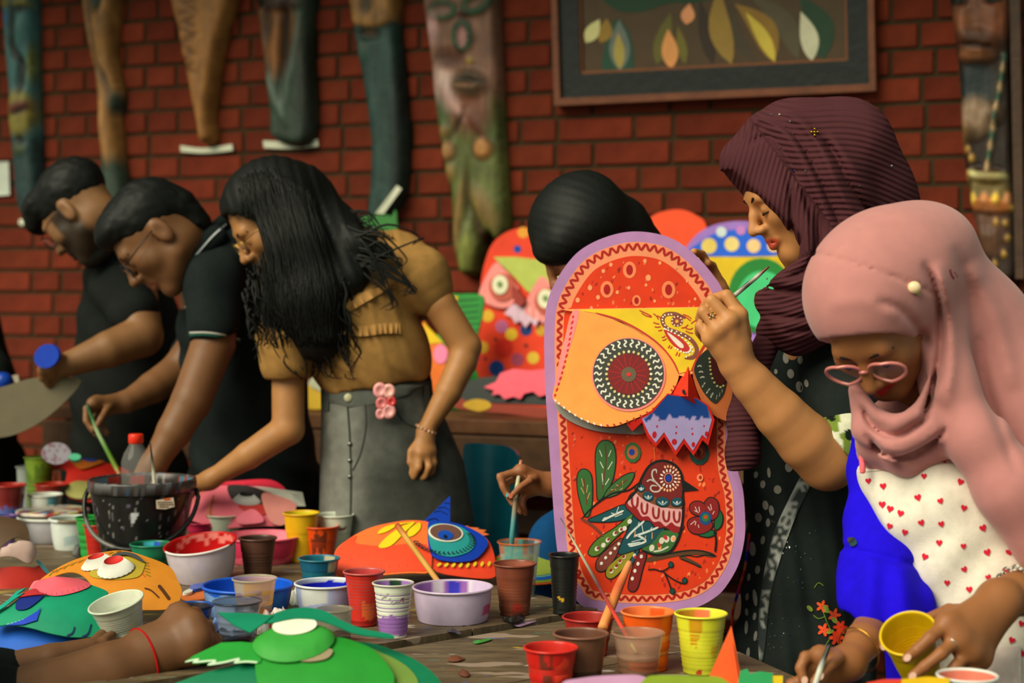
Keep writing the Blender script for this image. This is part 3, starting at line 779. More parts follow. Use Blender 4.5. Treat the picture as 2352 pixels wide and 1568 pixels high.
def vessel(name, label, cat, px, rim_y, rim_w, base_y, out, inn=None, rim=None, fillc=None, fill=0.3, drips=(), clear=None, top=TOP, depth=None, bowl=False, rb=None, ribs=8, tilt=None, lip=0.0032, m=None, group=None, parent=None, base_z=None, r0=.16, r1=.72):
    """a cup whose foot stands at base_y; drips are (zone, colour, lo, hi, noise amp, noise freq, seed, centre deg, half width deg)"""
    rb = rb if rb is not None else (0.84 if bowl else 0.68)
    zf = depth if depth is not None else tdepth(base_y, top)
    R = rim_w / 2 * zf / FPX; zc = zf + R * rb; R = rim_w / 2 * zc / FPX
    cx = (px - CX) / FPX * zc
    z0 = top if base_z is None else base_z
    H = (CAMZ - (rim_y - HY) / FPX * zc) - z0
    prof, zone, u = cup_profile(R, H, rb, ribs, r0, r1, lip, 0.0012, fill, bowl)
    g, th = lathe_grid(prof, cx, zc, z0)
    n, k = g.shape[:2]
    inn = out if inn is None else inn; rim = out if rim is None else rim; fillc = inn if fillc is None else fillc
    cols = np.zeros((n, k, 3)); painted = np.zeros((n, k), bool)
    for i in range(n): cols[i] = lin((out, rim, inn, fillc)[zone[i]])
    deg = np.degrees((th + math.pi) % (2 * math.pi) - math.pi)
    for (zn, c, lo, hi, amp, fr, seed, ce, hw) in drips:
        nz = hnoise(th / (2 * math.pi) * fr + 50, seed)
        nz = nz + 0.5 * hnoise(th / (2 * math.pi) * fr * 2.7 + 9, seed + 3) - 0.75
        dd = np.abs((deg - ce + 180) % 360 - 180) < hw
        for i in range(n):
            if zone[i] == zn:
                mk = (u[i] >= lo + amp * nz * (lo > 0.001)) & (u[i] <= hi + amp * nz * (hi < .999)) & dd
                cols[i][mk] = lin(c); painted[i] |= mk
    V = g.reshape(-1, 3).copy(); C = cols.reshape(-1, 3); pt = painted.reshape(-1)
    if tilt is not None:
        piv = np.array([cx, zc, z0])
        Rm = np.array(Matrix.Rotation(math.radians(tilt[1]), 3, 'Y') @ Matrix.Rotation(math.radians(tilt[0]), 3, 'X'))
        V = (V - piv) @ Rm.T
        V = V - [0, 0, V[:, 2].min()] + piv
    F = []; FP = []
    for i in range(n - 1):
        for j in range(k):
            a = i * k + j; b = i * k + (j + 1) % k
            q = (a, b, b + k, a + k)
            (FP if (clear and (pt[a] + pt[b] + pt[b + k] + pt[a + k]) >= 2 or (clear and zone[i] >= 3)) else F).append(q)
    base = (cx, zc, z0)
    mt = m or M_PLASTIC()
    if clear is None:
        mb = MB(); mb.add(V, F, C); o = mb.build(name, mt, parent, origin=base)
        if parent is None: tag(o, label, cat, group)
        return o
    root = empty(name, base, label, cat, group)
    mb = MB(); mb.add(V, F, C); mb.build('clear_wall', M_CLEAR(), root)
    if FP:
        used = sorted({i for f in FP for i in f}); mp = {a: b for b, a in enumerate(used)}
        mb = MB(); mb.add(V[used], [tuple(mp[i] for i in f) for f in FP], C[used]); mb.build('paint_coat', M_PLASTIC(), root)
    return root

CU = 'paper_cup'
W = (212, 218, 196)
G1 = 'paint cups standing about on the long table'
def cup(label, *a, **k):
    k.setdefault('group', G1); return vessel('paint_cup', label, 'cup', *a, **k)
def bowl(label, *a, **k):
    k.setdefault('bowl', True); k.setdefault('ribs', 0); k.setdefault('lip', 0.004); k.setdefault('group', 'paint bowls on the long table')
    return vessel('paint_bowl', label, 'bowl', *a, **k)

# far left group
cup('translucent grey cup behind the olive green cup, far left', 62, 1070, 52, 1150, (150, 156, 150), depth=4.44)
cup('olive green paint cup at the far left, before the white paint lid', 90, 1048, 70, 1148, (112, 138, 34), (124, 150, 40), depth=4.40, drips=[(0, (86, 110, 30), 0, .8, .3, 9, 3, 0, 180)])
cup('blue cup with a red-painted rim at the left edge', 20, 1112, 80, 1178, (44, 104, 178), (150, 30, 20), (170, 36, 24), depth=4.20, drips=[(0, (110, 26, 24), .55, 1, .3, 9, 5, 0, 180), (0, (40, 60, 110), 0, .4, .3, 8, 6, 0, 180)])
cup('dark cup with a red rim behind the small white cup', 119, 1110, 80, 1190, (44, 54, 66), (156, 34, 20), (176, 44, 24), depth=4.34, drips=[(0, (130, 40, 30), .5, 1, .3, 9, 11, -40, 90), (0, (40, 90, 120), 0, .7, .4, 10, 12, 60, 60)])
cup('small white cup with a pale blue stain behind the lidded tub', 104, 1134, 80, 1196, (206, 208, 196), depth=4.24, ribs=3, drips=[(0, (120, 180, 190), 0, 1, .2, 6, 4, 45, 22), (1, (110, 60, 60), 0, 1, .1, 3, 8, -60, 30)])
cup('small purple cup at the left edge behind the brown paper', 18, 1182, 46, 1228, (96, 70, 130), (110, 80, 150), depth=4.02, ribs=4, drips=[(0, (140, 110, 170), .3, .6, .3, 9, 3, 10, 60)])
# lidded tub
def lidded_tub():
    o = vessel('paint_tub', 'grey round tub with a paint-smeared lid, left of the black bucket', 'tub', 121, 1182, 166, 1250, (176, 172, 178), bowl=True, ribs=0, rb=.74, fill=.9, lip=.006, drips=[(0, (196, 180, 110), .35, .7, .3, 9, 3, 30, 14)], rim=(206, 206, 196))
    zc = o.location.y; R = 83 * zc / FPX
    c = (o.location.x, zc, CAMZ - (1172 - HY) / FPX * zc)
    mb = MB(); S = Surf(c, (0, 0, 1))
    prof = np.array([(0.001, .006), (R * .7, .0055), (R * .9, .004), (R * 1.0, .001), (R * 1.0, -.006), (R * .97, -.006)])
    g, th = lathe_grid(prof, c[0], c[1], c[2], 48); n, k = g.shape[:2]
    col = np.zeros((n, k, 3)); v = g
    nz = noise2(v[..., 0] * 60, v[..., 1] * 60, 3); n2 = noise2(v[..., 0] * 90, v[..., 1] * 90, 7)
    col[:] = lin((190, 176, 160))
    col[nz > .55] = lin((150, 50, 50)); col[(nz < .3)] = lin((200, 196, 190)); col[(n2 > .68)] = lin((60, 60, 80)); col[(n2 < .22)] = lin((186, 176, 50)); col[(noise2(v[..., 0] * 70, v[..., 1] * 70, 19) > .72)] = lin((90, 150, 190))
    F = [(i * k + j, i * k + (j + 1) % k, (i + 1) * k + (j + 1) % k, (i + 1) * k + j) for i in range(n - 1) for j in range(k)]
    mb.add(g.reshape(-1, 3), [f[::-1] for f in F], col.reshape(-1, 3)); mb.build('lid', M_GLOSS(), o)
lidded_tub()
bowl('white plastic tub with a dirty rim between the lidded tub and green cup', 166, 1188, 108, 1266, (206, 212, 206), (176, 182, 170), rb=.72, lip=.006, drips=[(1, (120, 100, 70), 0, 1, .1, 3, 5, 20, 40), (0, (170, 190, 190), .2, .5, .3, 7, 4, 30, 40)])
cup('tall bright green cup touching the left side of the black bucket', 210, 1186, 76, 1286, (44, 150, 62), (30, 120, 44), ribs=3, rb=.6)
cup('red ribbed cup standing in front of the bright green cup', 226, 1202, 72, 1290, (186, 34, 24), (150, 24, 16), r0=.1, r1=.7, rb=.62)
# middle
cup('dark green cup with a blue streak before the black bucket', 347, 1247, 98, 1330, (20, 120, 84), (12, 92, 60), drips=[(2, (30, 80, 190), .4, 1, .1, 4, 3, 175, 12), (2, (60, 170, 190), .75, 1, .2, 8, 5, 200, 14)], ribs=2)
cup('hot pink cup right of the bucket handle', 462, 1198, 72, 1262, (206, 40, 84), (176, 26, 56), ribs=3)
cup('white ribbed cup in front of the pink mask', 514, 1180, 84, 1262, W, (206, 210, 190), drips=[(1, (40, 40, 30), 0, 1, .1, 2, 3, -60, 8)], r0=.1, r1=.55)
bowl('pink paint bowl behind the dark brown cup', 600, 1228, 186, 1300, (232, 96, 122), (236, 70, 110), fillc=(222, 50, 90), rb=.78, drips=[(2, (240, 150, 170), .5, 1, .4, 9, 3, 170, 60), (0, (214, 50, 90), .2, .9, .4, 12, 5, 20, 60)])
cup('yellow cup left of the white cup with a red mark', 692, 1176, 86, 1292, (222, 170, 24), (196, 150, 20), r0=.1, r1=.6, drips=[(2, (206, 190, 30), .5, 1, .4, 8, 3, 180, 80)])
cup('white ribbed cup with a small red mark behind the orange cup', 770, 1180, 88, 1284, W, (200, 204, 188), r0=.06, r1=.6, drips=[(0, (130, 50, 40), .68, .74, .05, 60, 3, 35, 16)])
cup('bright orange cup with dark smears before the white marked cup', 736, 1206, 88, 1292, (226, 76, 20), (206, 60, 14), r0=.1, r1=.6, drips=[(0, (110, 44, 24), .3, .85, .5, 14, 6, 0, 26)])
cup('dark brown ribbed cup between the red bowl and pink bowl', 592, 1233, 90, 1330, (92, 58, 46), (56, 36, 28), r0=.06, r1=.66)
bowl('large white bowl tipped up and coated red inside', 470, 1254, 168, 1346, (206, 192, 202), (186, 20, 22), fillc=(150, 16, 18), rb=.76, tilt=(9, -6), drips=[(1, (186, 20, 22), 0, 1, .1, 3, 5, 180, 120), (2, (226, 130, 120), .75, .95, .5, 26, 7, 180, 60)], rim=(226, 216, 212))
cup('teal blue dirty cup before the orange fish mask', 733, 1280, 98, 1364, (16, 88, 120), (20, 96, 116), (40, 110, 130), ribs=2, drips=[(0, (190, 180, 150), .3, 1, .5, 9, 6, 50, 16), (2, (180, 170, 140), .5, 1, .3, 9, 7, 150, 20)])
bowl('blue paint bowl with a thick blue rim behind the clear cups', 569, 1340, 212, 1428, (116, 152, 206), (20, 84, 196), (24, 90, 206), rb=.80, fillc=(20, 70, 180), drips=[(0, (40, 110, 190), 0, 1, .3, 8, 3, 62, 36), (0, (26, 90, 200), .82, 1, .16, 18, 9, 0, 180)], lip=.005)
cup('clear cup half coated in yellow and violet paint before the blue bowl', 585, 1326, 106, 1446, (196, 186, 160), clear=True, fill=.5, fillc=(206, 150, 30), drips=[(0, (224, 162, 20), .45, 1, .1, 5, 3, 40, 60), (0, (150, 110, 170), .5, .72, .2, 7, 4, 0, 60), (0, (190, 110, 110), 0, .42, .1, 6, 6, 10, 70), (0, (220, 160, 30), .3, .5, .2, 9, 7, 20, 40), (2, (224, 162, 20), .4, 1, .1, 5, 8, 180, 120)])
bowl('white bowl with deep blue paint inside, beside the tall red cup', 748, 1336, 146, 1428, (166, 176, 214), (206, 210, 214), (206, 212, 216), rb=.72, drips=[(2, (20, 30, 180), .3, .93, .12, 6, 3, 180, 130), (0, (206, 210, 206), .5, 1, .2, 5, 5, -20, 30)], fillc=(16, 26, 150))
cup('tall red paint-coated cup left of the white and violet cup', 836, 1310, 98, 1440, (204, 46, 34), (150, 80, 76), (186, 84, 80), rb=.60, r0=.05, r1=.9, ribs=14, drips=[(2, (190, 60, 60), .6, 1, .4, 9, 4, 180, 60), (0, (160, 30, 26), 0, .14, .1, 9, 8, 0, 180), (0, (214, 96, 50), .1, .4, .4, 10, 5, 20, 26)])
cup('white cup with violet paint at its foot, before the violet bowl', 903, 1336, 98, 1468, (218, 222, 200), (150, 110, 176), rb=.66, ribs=10, r0=.08, r1=.85, drips=[(0, (150, 104, 176), 0, .40, .20, 7, 5, 0, 180), (0, (206, 206, 190), 0, .06, .02, 3, 2, 0, 180), (0, (170, 30, 50), .72, .80, .1, 30, 6, 36, 7), (2, (30, 60, 40), .85, 1, .1, 6, 3, 178, 20), (0, (120, 120, 100), .70, .73, .2, 30, 16, 0, 40)], rim=(196, 190, 176))
bowl('wide violet paint bowl with a stick resting in it', 1040, 1345, 188, 1438, (196, 178, 206), (156, 104, 176), (196, 176, 200), rb=.84, drips=[(2, (226, 220, 224), .55, 1, .3, 12, 4, 150, 10), (2, (60, 60, 190), .4, .95, .3, 14, 6, 182, 9), (2, (226, 216, 220), .6, 1, .2, 9, 7, 205, 8), (2, (210, 190, 220), .6, 1, .2, 8, 8, 120, 30), (0, (200, 90, 140), .2, .5, .3, 12, 9, 70, 14)], fillc=(140, 90, 160))
cup('reddish-brown ribbed cup right of the violet bowl', 1182, 1292, 102, 1416, (122, 62, 42), (130, 74, 54), rb=.66, ribs=9, r0=.22, r1=.74, drips=[(0, (150, 40, 30), .1, .25, .2, 12, 4, 10, 18), (2, (150, 84, 64), .5, 1, .3, 5, 4, 180, 60)])
ORC = cup('clear cup with an orange rim and turquoise drips holding a brush', 1193, 1242, 104, 1372, (180, 190, 176), clear=True, rim=(220, 104, 34), drips=[(1, (222, 106, 34), 0, 1, .1, 3, 3, 0, 180), (0, (222, 106, 34), .78, 1, .22, 7, 4, -30, 50), (0, (60, 176, 166), .3, .9, .5, 12, 5, -20, 30), (0, (60, 176, 166), 0, 1, .3, 9, 6, 70, 10), (2, (60, 190, 180), .3, 1, .3, 8, 7, 175, 16), (2, (210, 100, 30), .3, 1, .4, 8, 8, 200, 14), (2, (60, 40, 30), .3, 1, .3, 8, 9, 150, 18)], fill=.3, fillc=(150, 80, 40))
cup('black ribbed cup tucked beside the owl board', 1296, 1272, 76, 1412, (26, 28, 26), (20, 20, 20), rb=.7, ribs=12, r0=.05, r1=.8, drips=[(0, (206, 160, 30), .25, .30, .1, 12, 4, -22, 16)])
cup('clear cup with a black-painted rim before the blue bowl', 545, 1378, 116, 1478, (140, 156, 186), clear=True, rim=(30, 30, 34), drips=[(1, (26, 28, 30), 0, 1, .1, 3, 3, 0, 180), (0, (24, 26, 28), .5, 1, .5, 7, 4, 50, 50), (0, (26, 26, 26), 0, .3, .25, 8, 5, -20, 80), (2, (24, 24, 26), .75, 1, .3, 9, 6, 180, 90), (0, (60, 150, 200), .35, .6, .2, 9, 7, 60, 20)], fill=.2, fillc=(30, 30, 34), ribs=3)
cup('blue paint cup with a smeared rim behind the hand', 440, 1388, 104, 1470, (12, 74, 176), (16, 50, 110), (16, 70, 150), rb=.66, ribs=2, drips=[(2, (40, 34, 40), .5, 1, .4, 9, 4, 180, 60), (1, (24, 30, 60), 0, 1, .1, 3, 5, 20, 50)])
cup('clean white ribbed cup leaning towards the ochre mask', 286, 1386, 130, 1486, (206, 212, 190), (214, 214, 196), rb=.66, ribs=8, tilt=(12, -12), depth=2.86, base_z=.768, group='plain cups')
cup('low crumpled clear cup of dark water before the white and blue bowl', 768, 1396, 88, 1480, (150, 140, 120), clear=True, ribs=0, rb=.86, fill=.45, fillc=(40, 36, 30), drips=[(0, (46, 42, 34), 0, .42, .1, 6, 4, 0, 180)])
# the six front cups
TB = TOP - 0.008
G2 = 'cups on the nearer table in front of the owl board'
cup('red cup with dark drips, nearest of the front row', 1265, 1484, 128, 1610, (196, 30, 24), (196, 40, 30), (210, 40, 30), top=TB, drips=[(0, (110, 40, 26), .35, .98, .5, 10, 4, -12, 16), (0, (60, 40, 30), .05, .3, .2, 9, 5, 0, 14), (0, (226, 60, 40), .4, .8, .4, 8, 6, 30, 20)], group=G2, ribs=2)
cup('translucent brown cup between the red cups', 1334, 1452, 130, 1585, (110, 70, 52), (100, 62, 46), (126, 84, 66), top=TB, ribs=0, group=G2, drips=[(0, (70, 46, 34), 0, .35, .05, 3, 4, 0, 180)])
cup('dark red cup with a green blob of paint inside', 1352, 1414, 124, 1560, (150, 30, 26), (160, 36, 30), (170, 40, 34), top=TB, group=G2, fill=.7, fillc=(40, 120, 50), ribs=2, depth=2.86)
cup('clear cup with thin brown wash and a slim brush', 1466, 1450, 124, 1584, (176, 140, 116), clear=True, rim=(176, 130, 110), top=TB, group=G2, fill=.55, fillc=(150, 104, 80), ribs=4, drips=[(0, (150, 104, 80), .28, .58, .03, 3, 4, 0, 180), (0, (116, 74, 56), 0, .28, .03, 3, 5, 0, 180), (1, (186, 140, 116), 0, 1, .1, 3, 6, 0, 180)])
cup('orange cup with pale orange inside behind the clear brown cup', 1488, 1402, 126, 1545, (226, 88, 18), (240, 130, 66), (240, 124, 60), top=TB, group=G2, rb=.7, ribs=2, drips=[(2, (226, 84, 20), .5, 1, .3, 8, 4, 150, 20)])
cup('lime yellow ribbed cup dripping orange, right end of the front row', 1610, 1406, 124, 1552, (218, 216, 50), (222, 216, 60), (226, 222, 60), top=TB, group=G2, rb=.68, ribs=10, r0=.06, r1=.76, drips=[(2, (232, 116, 74), .3, 1, .1, 4, 4, 175, 26), (0, (206, 150, 20), .55, 1, .4, 16, 5, -20, 18), (0, (214, 170, 30), .3, .5, .2, 12, 6, 35, 12), (2, (190, 130, 30), .6, 1, .3, 12, 7, 215, 24), (0, (206, 70, 40), .03, .12, .1, 9, 8, -14, 10)])
cup('white cup with pink paint and blue print at the bottom right', 2222, 1548, 142, 1660, (222, 222, 214), (206, 120, 100), top=TB, depth=2.34, group=G2, fill=.85, fillc=(206, 110, 90), drips=[(0, (40, 110, 190), .2, .8, .6, 16, 4, 10, 20), (0, (60, 90, 190), .3, .8, .6, 14, 5, -20, 8)])

# the black bucket
def bucket():
    px, ry, rw, by = 327, 1098, 246, 1312
    zf = tdepth(by); R = rw / 2 * zf / FPX; rb = .70; zc = zf + R * rb; R = rw / 2 * zc / FPX
    cx = (px - CX) / FPX * zc; H = CAMZ - (ry - HY) / FPX * zc - TOP
    root = empty('paint_bucket', (cx, zc, TOP), 'black plastic bucket spattered with paint, standing on the long table', 'bucket')
    p = [(0, .004), (R * rb * .92, .003), (R * rb, .006)]; u = [0, 0, 0]; zn = [0, 0, 0]
    for q in np.linspace(.02, .86, 44): p.append((R * rb + (R * .95 - R * rb) * q / .86, q * H)); u.append(q); zn.append(0)
    for a, b in ((.97, .862), (1.0, .87), (1.0, .98), (.985, 1.0), (.955, 1.0), (.945, .985)): p.append((R * a, H * b)); u.append(b); zn.append(1)
    for q in np.linspace(.96, .25, 16): p.append((R * rb + (R * .93 - R * rb) * q, q * H)); u.append(q); zn.append(2)
    p.append((.001, H * .25)); u.append(.25); zn.append(2)
    p = np.array(p); g, th = lathe_grid(p, cx, zc, TOP, 160); n, k = g.shape[:2]
    col = np.zeros((n, k, 3)); a = th / (2 * math.pi)
    for i in range(n):
        col[i] = lin((22, 22, 22))
        if zn[i] == 1:
            col[i] = lin((70, 62, 58))
            nz = noise2(a * 64, np.full(k, u[i] * 30), 3); col[i] = lin((58, 54, 52)); col[i][nz > .66] = lin((100, 98, 100)); col[i][nz < .2] = lin((90, 38, 30)); nz2 = noise2(a * 80 + 7, np.full(k, u[i] * 24), 9); col[i][nz2 > .82] = lin((56, 84, 110)); col[i][nz2 < .22] = lin((34, 34, 34))
        elif zn[i] == 2:
            col[i] = lin((50, 40, 36)); nz = hnoise(a * 30 + .3 * u[i], 5); col[i][nz > .6] = lin((150, 130, 130)); col[i][nz < .3] = lin((140, 40, 30)); nz = hnoise(a * 36, 15); col[i][nz > .78] = lin((60, 110, 130)); col[i][nz < .2] = lin((30, 40, 30))
        else:
            s = noise2(a * 150, np.full(k, u[i] * 26), 21); s2 = noise2(a * 120 + 5, np.full(k, u[i] * 12), 31)
            s3 = noise2(a * 130, np.full(k, u[i] * 3.2), 41); col[i][s > .88] = lin((120, 118, 116)); col[i][s3 > .9] = lin((84, 82, 84)); col[i][(s2 > .90)] = lin((90, 84, 100))
            if .3 < u[i] < .7:
                d = np.abs((np.degrees(th) - 2)) < 4 + 2 * math.sin(u[i] * 30); 
                if .55 < u[i] < .68: col[i][d] = lin((196, 196, 200))
    F = [(i * k + j, i * k + (j + 1) % k, (i + 1) * k + (j + 1) % k, (i + 1) * k + j) for i in range(n - 1) for j in range(k)]
    mb = MB(); mb.add(g.reshape(-1, 3), F, col.reshape(-1, 3)); mb.build('pail', M_PLASTIC(), root)
    # handle hanging down in front
    c = np.array([cx, zc, TOP + H * .88]); pts = []
    for t in np.linspace(0, math.pi, 40):
        x = math.cos(t) * R * 1.06; y = -math.sin(t) * R * 0.86; 
        pts.append(c + [x, y * 1.0, -math.sin(t) ** .75 * H * .62])
    pts[0] = c + [R * 1.0, 0, 0]; pts[-1] = c + [-R * 1.0, 0, 0]
    # keep the handle outside the pail wall
    q = []
    for v in pts:
        hz = np.clip((v[2] - TOP) / H, 0, 1); rr = (R * rb + (R * .95 - R * rb) * hz) + .008
        d = v[:2] - c[:2]; L = np.linalg.norm(d)
        if L < rr: v = np.array([*(c[:2] + d / L * rr), v[2]])
        q.append(v)
    cc = np.tile(lin((20, 20, 20)), (len(q), 1)); cc[24:34] = lin((96, 92, 84))
    mb = MB(); tube(mb, q, .0052, cc, n=8); h = mb.build('handle', M_PLASTIC(), root)
    mid = q[22]; mb = MB()
    tube(mb, q[13:17], [.0062] * 4, lin((170, 40, 40)), n=8); mb.build('handle_grip', M_PLASTIC(), h)
    # paper sticker
    S = Surf((cx, zc - R * .86, TOP), (0.25, -1, -.12))
    mb = MB(); plate(mb, [(358, 1147), (398, 1141), (401, 1162), (380, 1168), (359, 1167)], S, .0006, .004, lin((206, 186, 160)))
    st = mb.build('sticker', M_PAPER(), root, smooth=False)
    mb = MB(); plate(mb, [(376, 1143), (390, 1141), (391, 1146), (377, 1148)], S, .0004, .005, lin((206, 90, 50)))
    for r, (a0, b0) in enumerate(((362, 396), (364, 398), (366, 386))):
        x = a0
        while x < b0:
            w = 1.5 + 2.5 * random.random(); plate(mb, [(x, 1151 + 5 * r), (x + w, 1150.6 + 5 * r), (x + w, 1153.6 + 5 * r), (x, 1154 + 5 * r)], S, .0003, .005, lin((96, 70, 60))); x += w + 1.2
    o = mb.build('printed_lines', M_PAPER(), st, smooth=False); o['kind'] = 'stuff'
    # two brush handles standing in it are separate things
    return c, H, R
_bc, _bH, _bR = bucket()

def brush(label, pts_px, r, cols, cat='brush', name='paint_brush', m=None, tip=None):
    """a stick through (px, py, depth) points; cols are colours spread along it"""
    q = np.array([P(*p) for p in pts_px]); n = 24
    t = np.linspace(0, 1, n); seg = np.linspace(0, 1, len(q))
    pts = np.stack([np.interp(t, seg, q[:, i]) for i in range(3)], 1)
    ct = np.linspace(0, 1, len(cols)); cc = np.stack([np.interp(t, ct, [lin(c)[i] for c in cols]) for i in range(3)], 1)
    rr = np.interp(t, np.linspace(0, 1, len(r)), r)
    mb = MB(); tube(mb, pts, rr, cc, n=10)
    o = mb.build(name, m or M_PLASTIC())
    tag(o, label, cat); return o
_bz = _bc[1]
def water_bottle():
    px, d = 312, _bz + 0.02
    R = 34 * d / FPX; cx = (px - CX) / FPX * d; zt = lambda y: CAMZ - (y - HY) / FPX * d
    zb = TOP + _bH * .25 + .002
    root = empty('water_bottle', (cx, d, zb), 'clear plastic bottle with a red cap standing in the black bucket', 'bottle')
    prof = [(.001, zb), (R * .9, zb), (R, zb + .01)]
    for y, r in ((1120, 1), (1100, .96), (1085, 1), (1072, .97), (1060, .98), (1050, .9), (1040, .8), (1030, .62), (1022, .48), (1017, .44)): prof.append((R * r, zt(y)))
    pr = np.array(prof); pr[:, 1] -= zb
    g, th = lathe_grid(pr, cx, d, zb, 40); n, k = g.shape[:2]
    F = [(i * k + j, i * k + (j + 1) % k, (i + 1) * k + (j + 1) % k, (i + 1) * k + j) for i in range(n - 1) for j in range(k)]
    mb = MB(); mb.add(g.reshape(-1, 3), F, lin((200, 196, 190))); mb.build('bottle_wall', mat('thin_clear_plastic', rough=.05, spec=.8, noise=.02, alpha=.14), root)
    r = 17 * d / FPX
    pr = np.array([(r * .9, zt(1018)), (r, zt(1016)), (r, zt(999)), (r * .9, zt(996)), (.001, zt(996))]); pr[:, 1] -= zb
    g, th = lathe_grid(pr, cx, d, zb, 32); n, k = g.shape[:2]
    mb = MB(); mb.add(g.reshape(-1, 3), [(i * k + j, i * k + (j + 1) % k, (i + 1) * k + (j + 1) % k, (i + 1) * k + j) for i in range(n - 1) for j in range(k)], lin((226, 44, 14))); mb.build('cap', M_PLASTIC(), root)
water_bottle()
brush('thin dark-tipped brush standing in the bucket beside the bottle', [(345, 1016, _bz + .05), (352, 1080, _bz + .06), (360, 1190, _bz + .02)], [.0012, .004, .0045], [(16, 50, 50), (20, 60, 60), (200, 196, 170), (190, 190, 170), (120, 120, 100)])
# ------------------------------------------------------------------ paper masks and small things on the tables
def cr(ox, oy, k):
    return lambda *pts: [(ox + x / k, oy + y / k) for x, y in pts]
LC, MC, RC = cr(0, 980, 2.6667), cr(400, 1060, 3.0866), cr(760, 1100, 3.35)

class Mask:
    """a painted paper mask: a root Empty plus sheets laid on one tilted plane with a shared bulge"""
    def __init__(s, name, label, px, py, n, bulge=None, d=None, top=TOP, cat='mask'):
        d = d or tdepth(py, top)
        s.S = Surf(P(px, py, d), n, bulge); s.S0 = Surf(P(px, py, d), n)
        s.root = empty(name, (P(px, py, d)[0], d, top), label, cat)
        s.names = {}
    def sheet(s, nm, poly, c, off=0.0, th=.002, smooth=True, res=16, parent=None, dome=None, flat=False, n=5):
        poly = sm(poly, n) if smooth else np.array(poly, float)
        mb = MB(); hfn = None
        if dome:
            R, H = dome
            hfn = lambda p: H * np.sqrt(np.clip(1 - (1 - np.clip(polydist(p, poly) / R, 0, 1)) ** 2, 0, 1))
        plate(mb, poly, s.S0 if flat else s.S, th, off, lin(c), res=res, hfn=hfn, side=lin(c) * .8)
        return mb.build(nm, M_PAPER(), parent or s.root)
    def cone(s, nm, poly, apex, h, c, off=0.0, parent=None, c2=None):
        """folded paper cone over an outline"""
        poly = np.array(poly, float); k = len(poly)
        v = np.concatenate([s.S.pt(poly, off), s.S.pt([apex], off + h)])
        F = [(i, (i + 1) % k, k) for i in range(k)]
        if np.cross(v[F[0][1]] - v[F[0][0]], v[k] - v[F[0][0]]) @ s.S.n < 0: F = [f[::-1] for f in F]
        mb = MB(); cc = np.tile(lin(c), (k + 1, 1))
        if c2 is not None: cc[:k] = lin(c2)
        mb.add(v, F, cc)
        return mb.build(nm, M_PAPER(), parent or s.root, smooth=False)
    def frustum(s, nm, cx, cy, rx, ry, rot, tx, ty, k, h, c, ctop, off=0, n=40, parent=None, edge=None):
        """a truncated paper cone eye"""
        a = ellp(cx, cy, rx, ry, rot, n); b = ellp(tx, ty, rx * k, ry * k, rot, n)
        m = (a * .92 + b * .08)
        v = np.concatenate([s.S.pt(a, off), s.S.pt(m, off + h * .08), s.S.pt(b, off + h), s.S.pt(b, off + h - .0005), s.S.pt([[tx, ty]], off + h * .7)])
        F = []
        for q in range(3):
            for i in range(n): F.append((q * n + i, q * n + (i + 1) % n, (q + 1) * n + (i + 1) % n, (q + 1) * n + i))
        F += [(3 * n + i, 3 * n + (i + 1) % n, 4 * n) for i in range(n)]
        if np.cross(v[1] - v[0], v[n] - v[0]) @ s.S.n < 0: F = [f[::-1] for f in F]
        cc = np.tile(lin(c), (4 * n + 1, 1)); cc[3 * n:] = lin(ctop)
        if edge is not None:
            cc[:n:1] = lin(c); cc[0:n:2] = lin(edge)
        mb = MB(); mb.add(v, F, cc)
        return mb.build(nm, M_PAPER(), parent or s.root)
    def paint(s, nm, items, parent, off, one=False):
        """brush strokes: (pts, width, colour); each is a piece of its own"""
        for pts, w, c in items:
            mb = MB(); stroke(mb, pts, w, s.S, off, lin(c), n=5); mb.build(nm, M_PAPER(), parent)
    def dots(s, nm, items, parent, off):
        for x, y, rx, ry, rot, c in items:
            mb = MB(); spot(mb, x, y, rx, ry, s.S, off, lin(c), rot); mb.build(nm, M_PAPER(), parent, smooth=False)

def bulge_at(cx, cy, rx, ry, h):
    return lambda p: h * np.clip(1 - ((p[:, 0] - cx) / rx) ** 2 - ((p[:, 1] - cy) / ry) ** 2, -0.6, 1)

# orange fish mask
m = Mask('fish_mask', 'orange fish mask with a big blue eye and yellow petals behind the violet bowl', 950, 1350, (0.05, -.62, .78), bulge_at(960, 1290, 220, 120, .035))
b = m.sheet('orange_face', RC((30, 590), (130, 500), (300, 420), (500, 380), (620, 370), (740, 385), (770, 440), (765, 560), (765, 780), (600, 800), (200, 800), (40, 760)), (240, 108, 46))
m.sheet('red_lower_face', RC((30, 600), (120, 510), (200, 480), (190, 540), (300, 580), (430, 600), (600, 590), (750, 610), (760, 770), (600, 790), (200, 790), (45, 750)), (228, 70, 34), .0022, .0008, parent=b)  # red paint across the lower face
m.paint('red_streak', [(RC((150 + 70 * i, 640 - 6 * i), (120 + 66 * i, 760)), 3, (210, 60, 40)) for i in range(8)], b, .0036)
for q in (((360, 490), (400, 440), (500, 410), (640, 395), (520, 425), (430, 480)), ((368, 595), (450, 510), (560, 430), (645, 398), (580, 480), (480, 590), (405, 617)), ((588, 532), (600, 470), (680, 402), (686, 462), (640, 520), (605, 536))):
    m.sheet('yellow_petal', RC(*q), (222, 196, 24), .0034, .001, parent=b)
e = m.sheet('red_cheek', RC((780, 760), (760, 560), (900, 420), (1060, 400), (1195, 480), (1250, 590), (1262, 700), (1240, 780), (1000, 800)), (224, 66, 36), -.004)
m.sheet('orange_fin', RC((960, 410), (1060, 393), (1050, 405), (1140, 398), (1125, 412), (1197, 410), (1170, 435), (1217, 448), (1170, 470), (1190, 500), (1100, 520), (1000, 470)), (220, 110, 56), -.001, smooth=False)
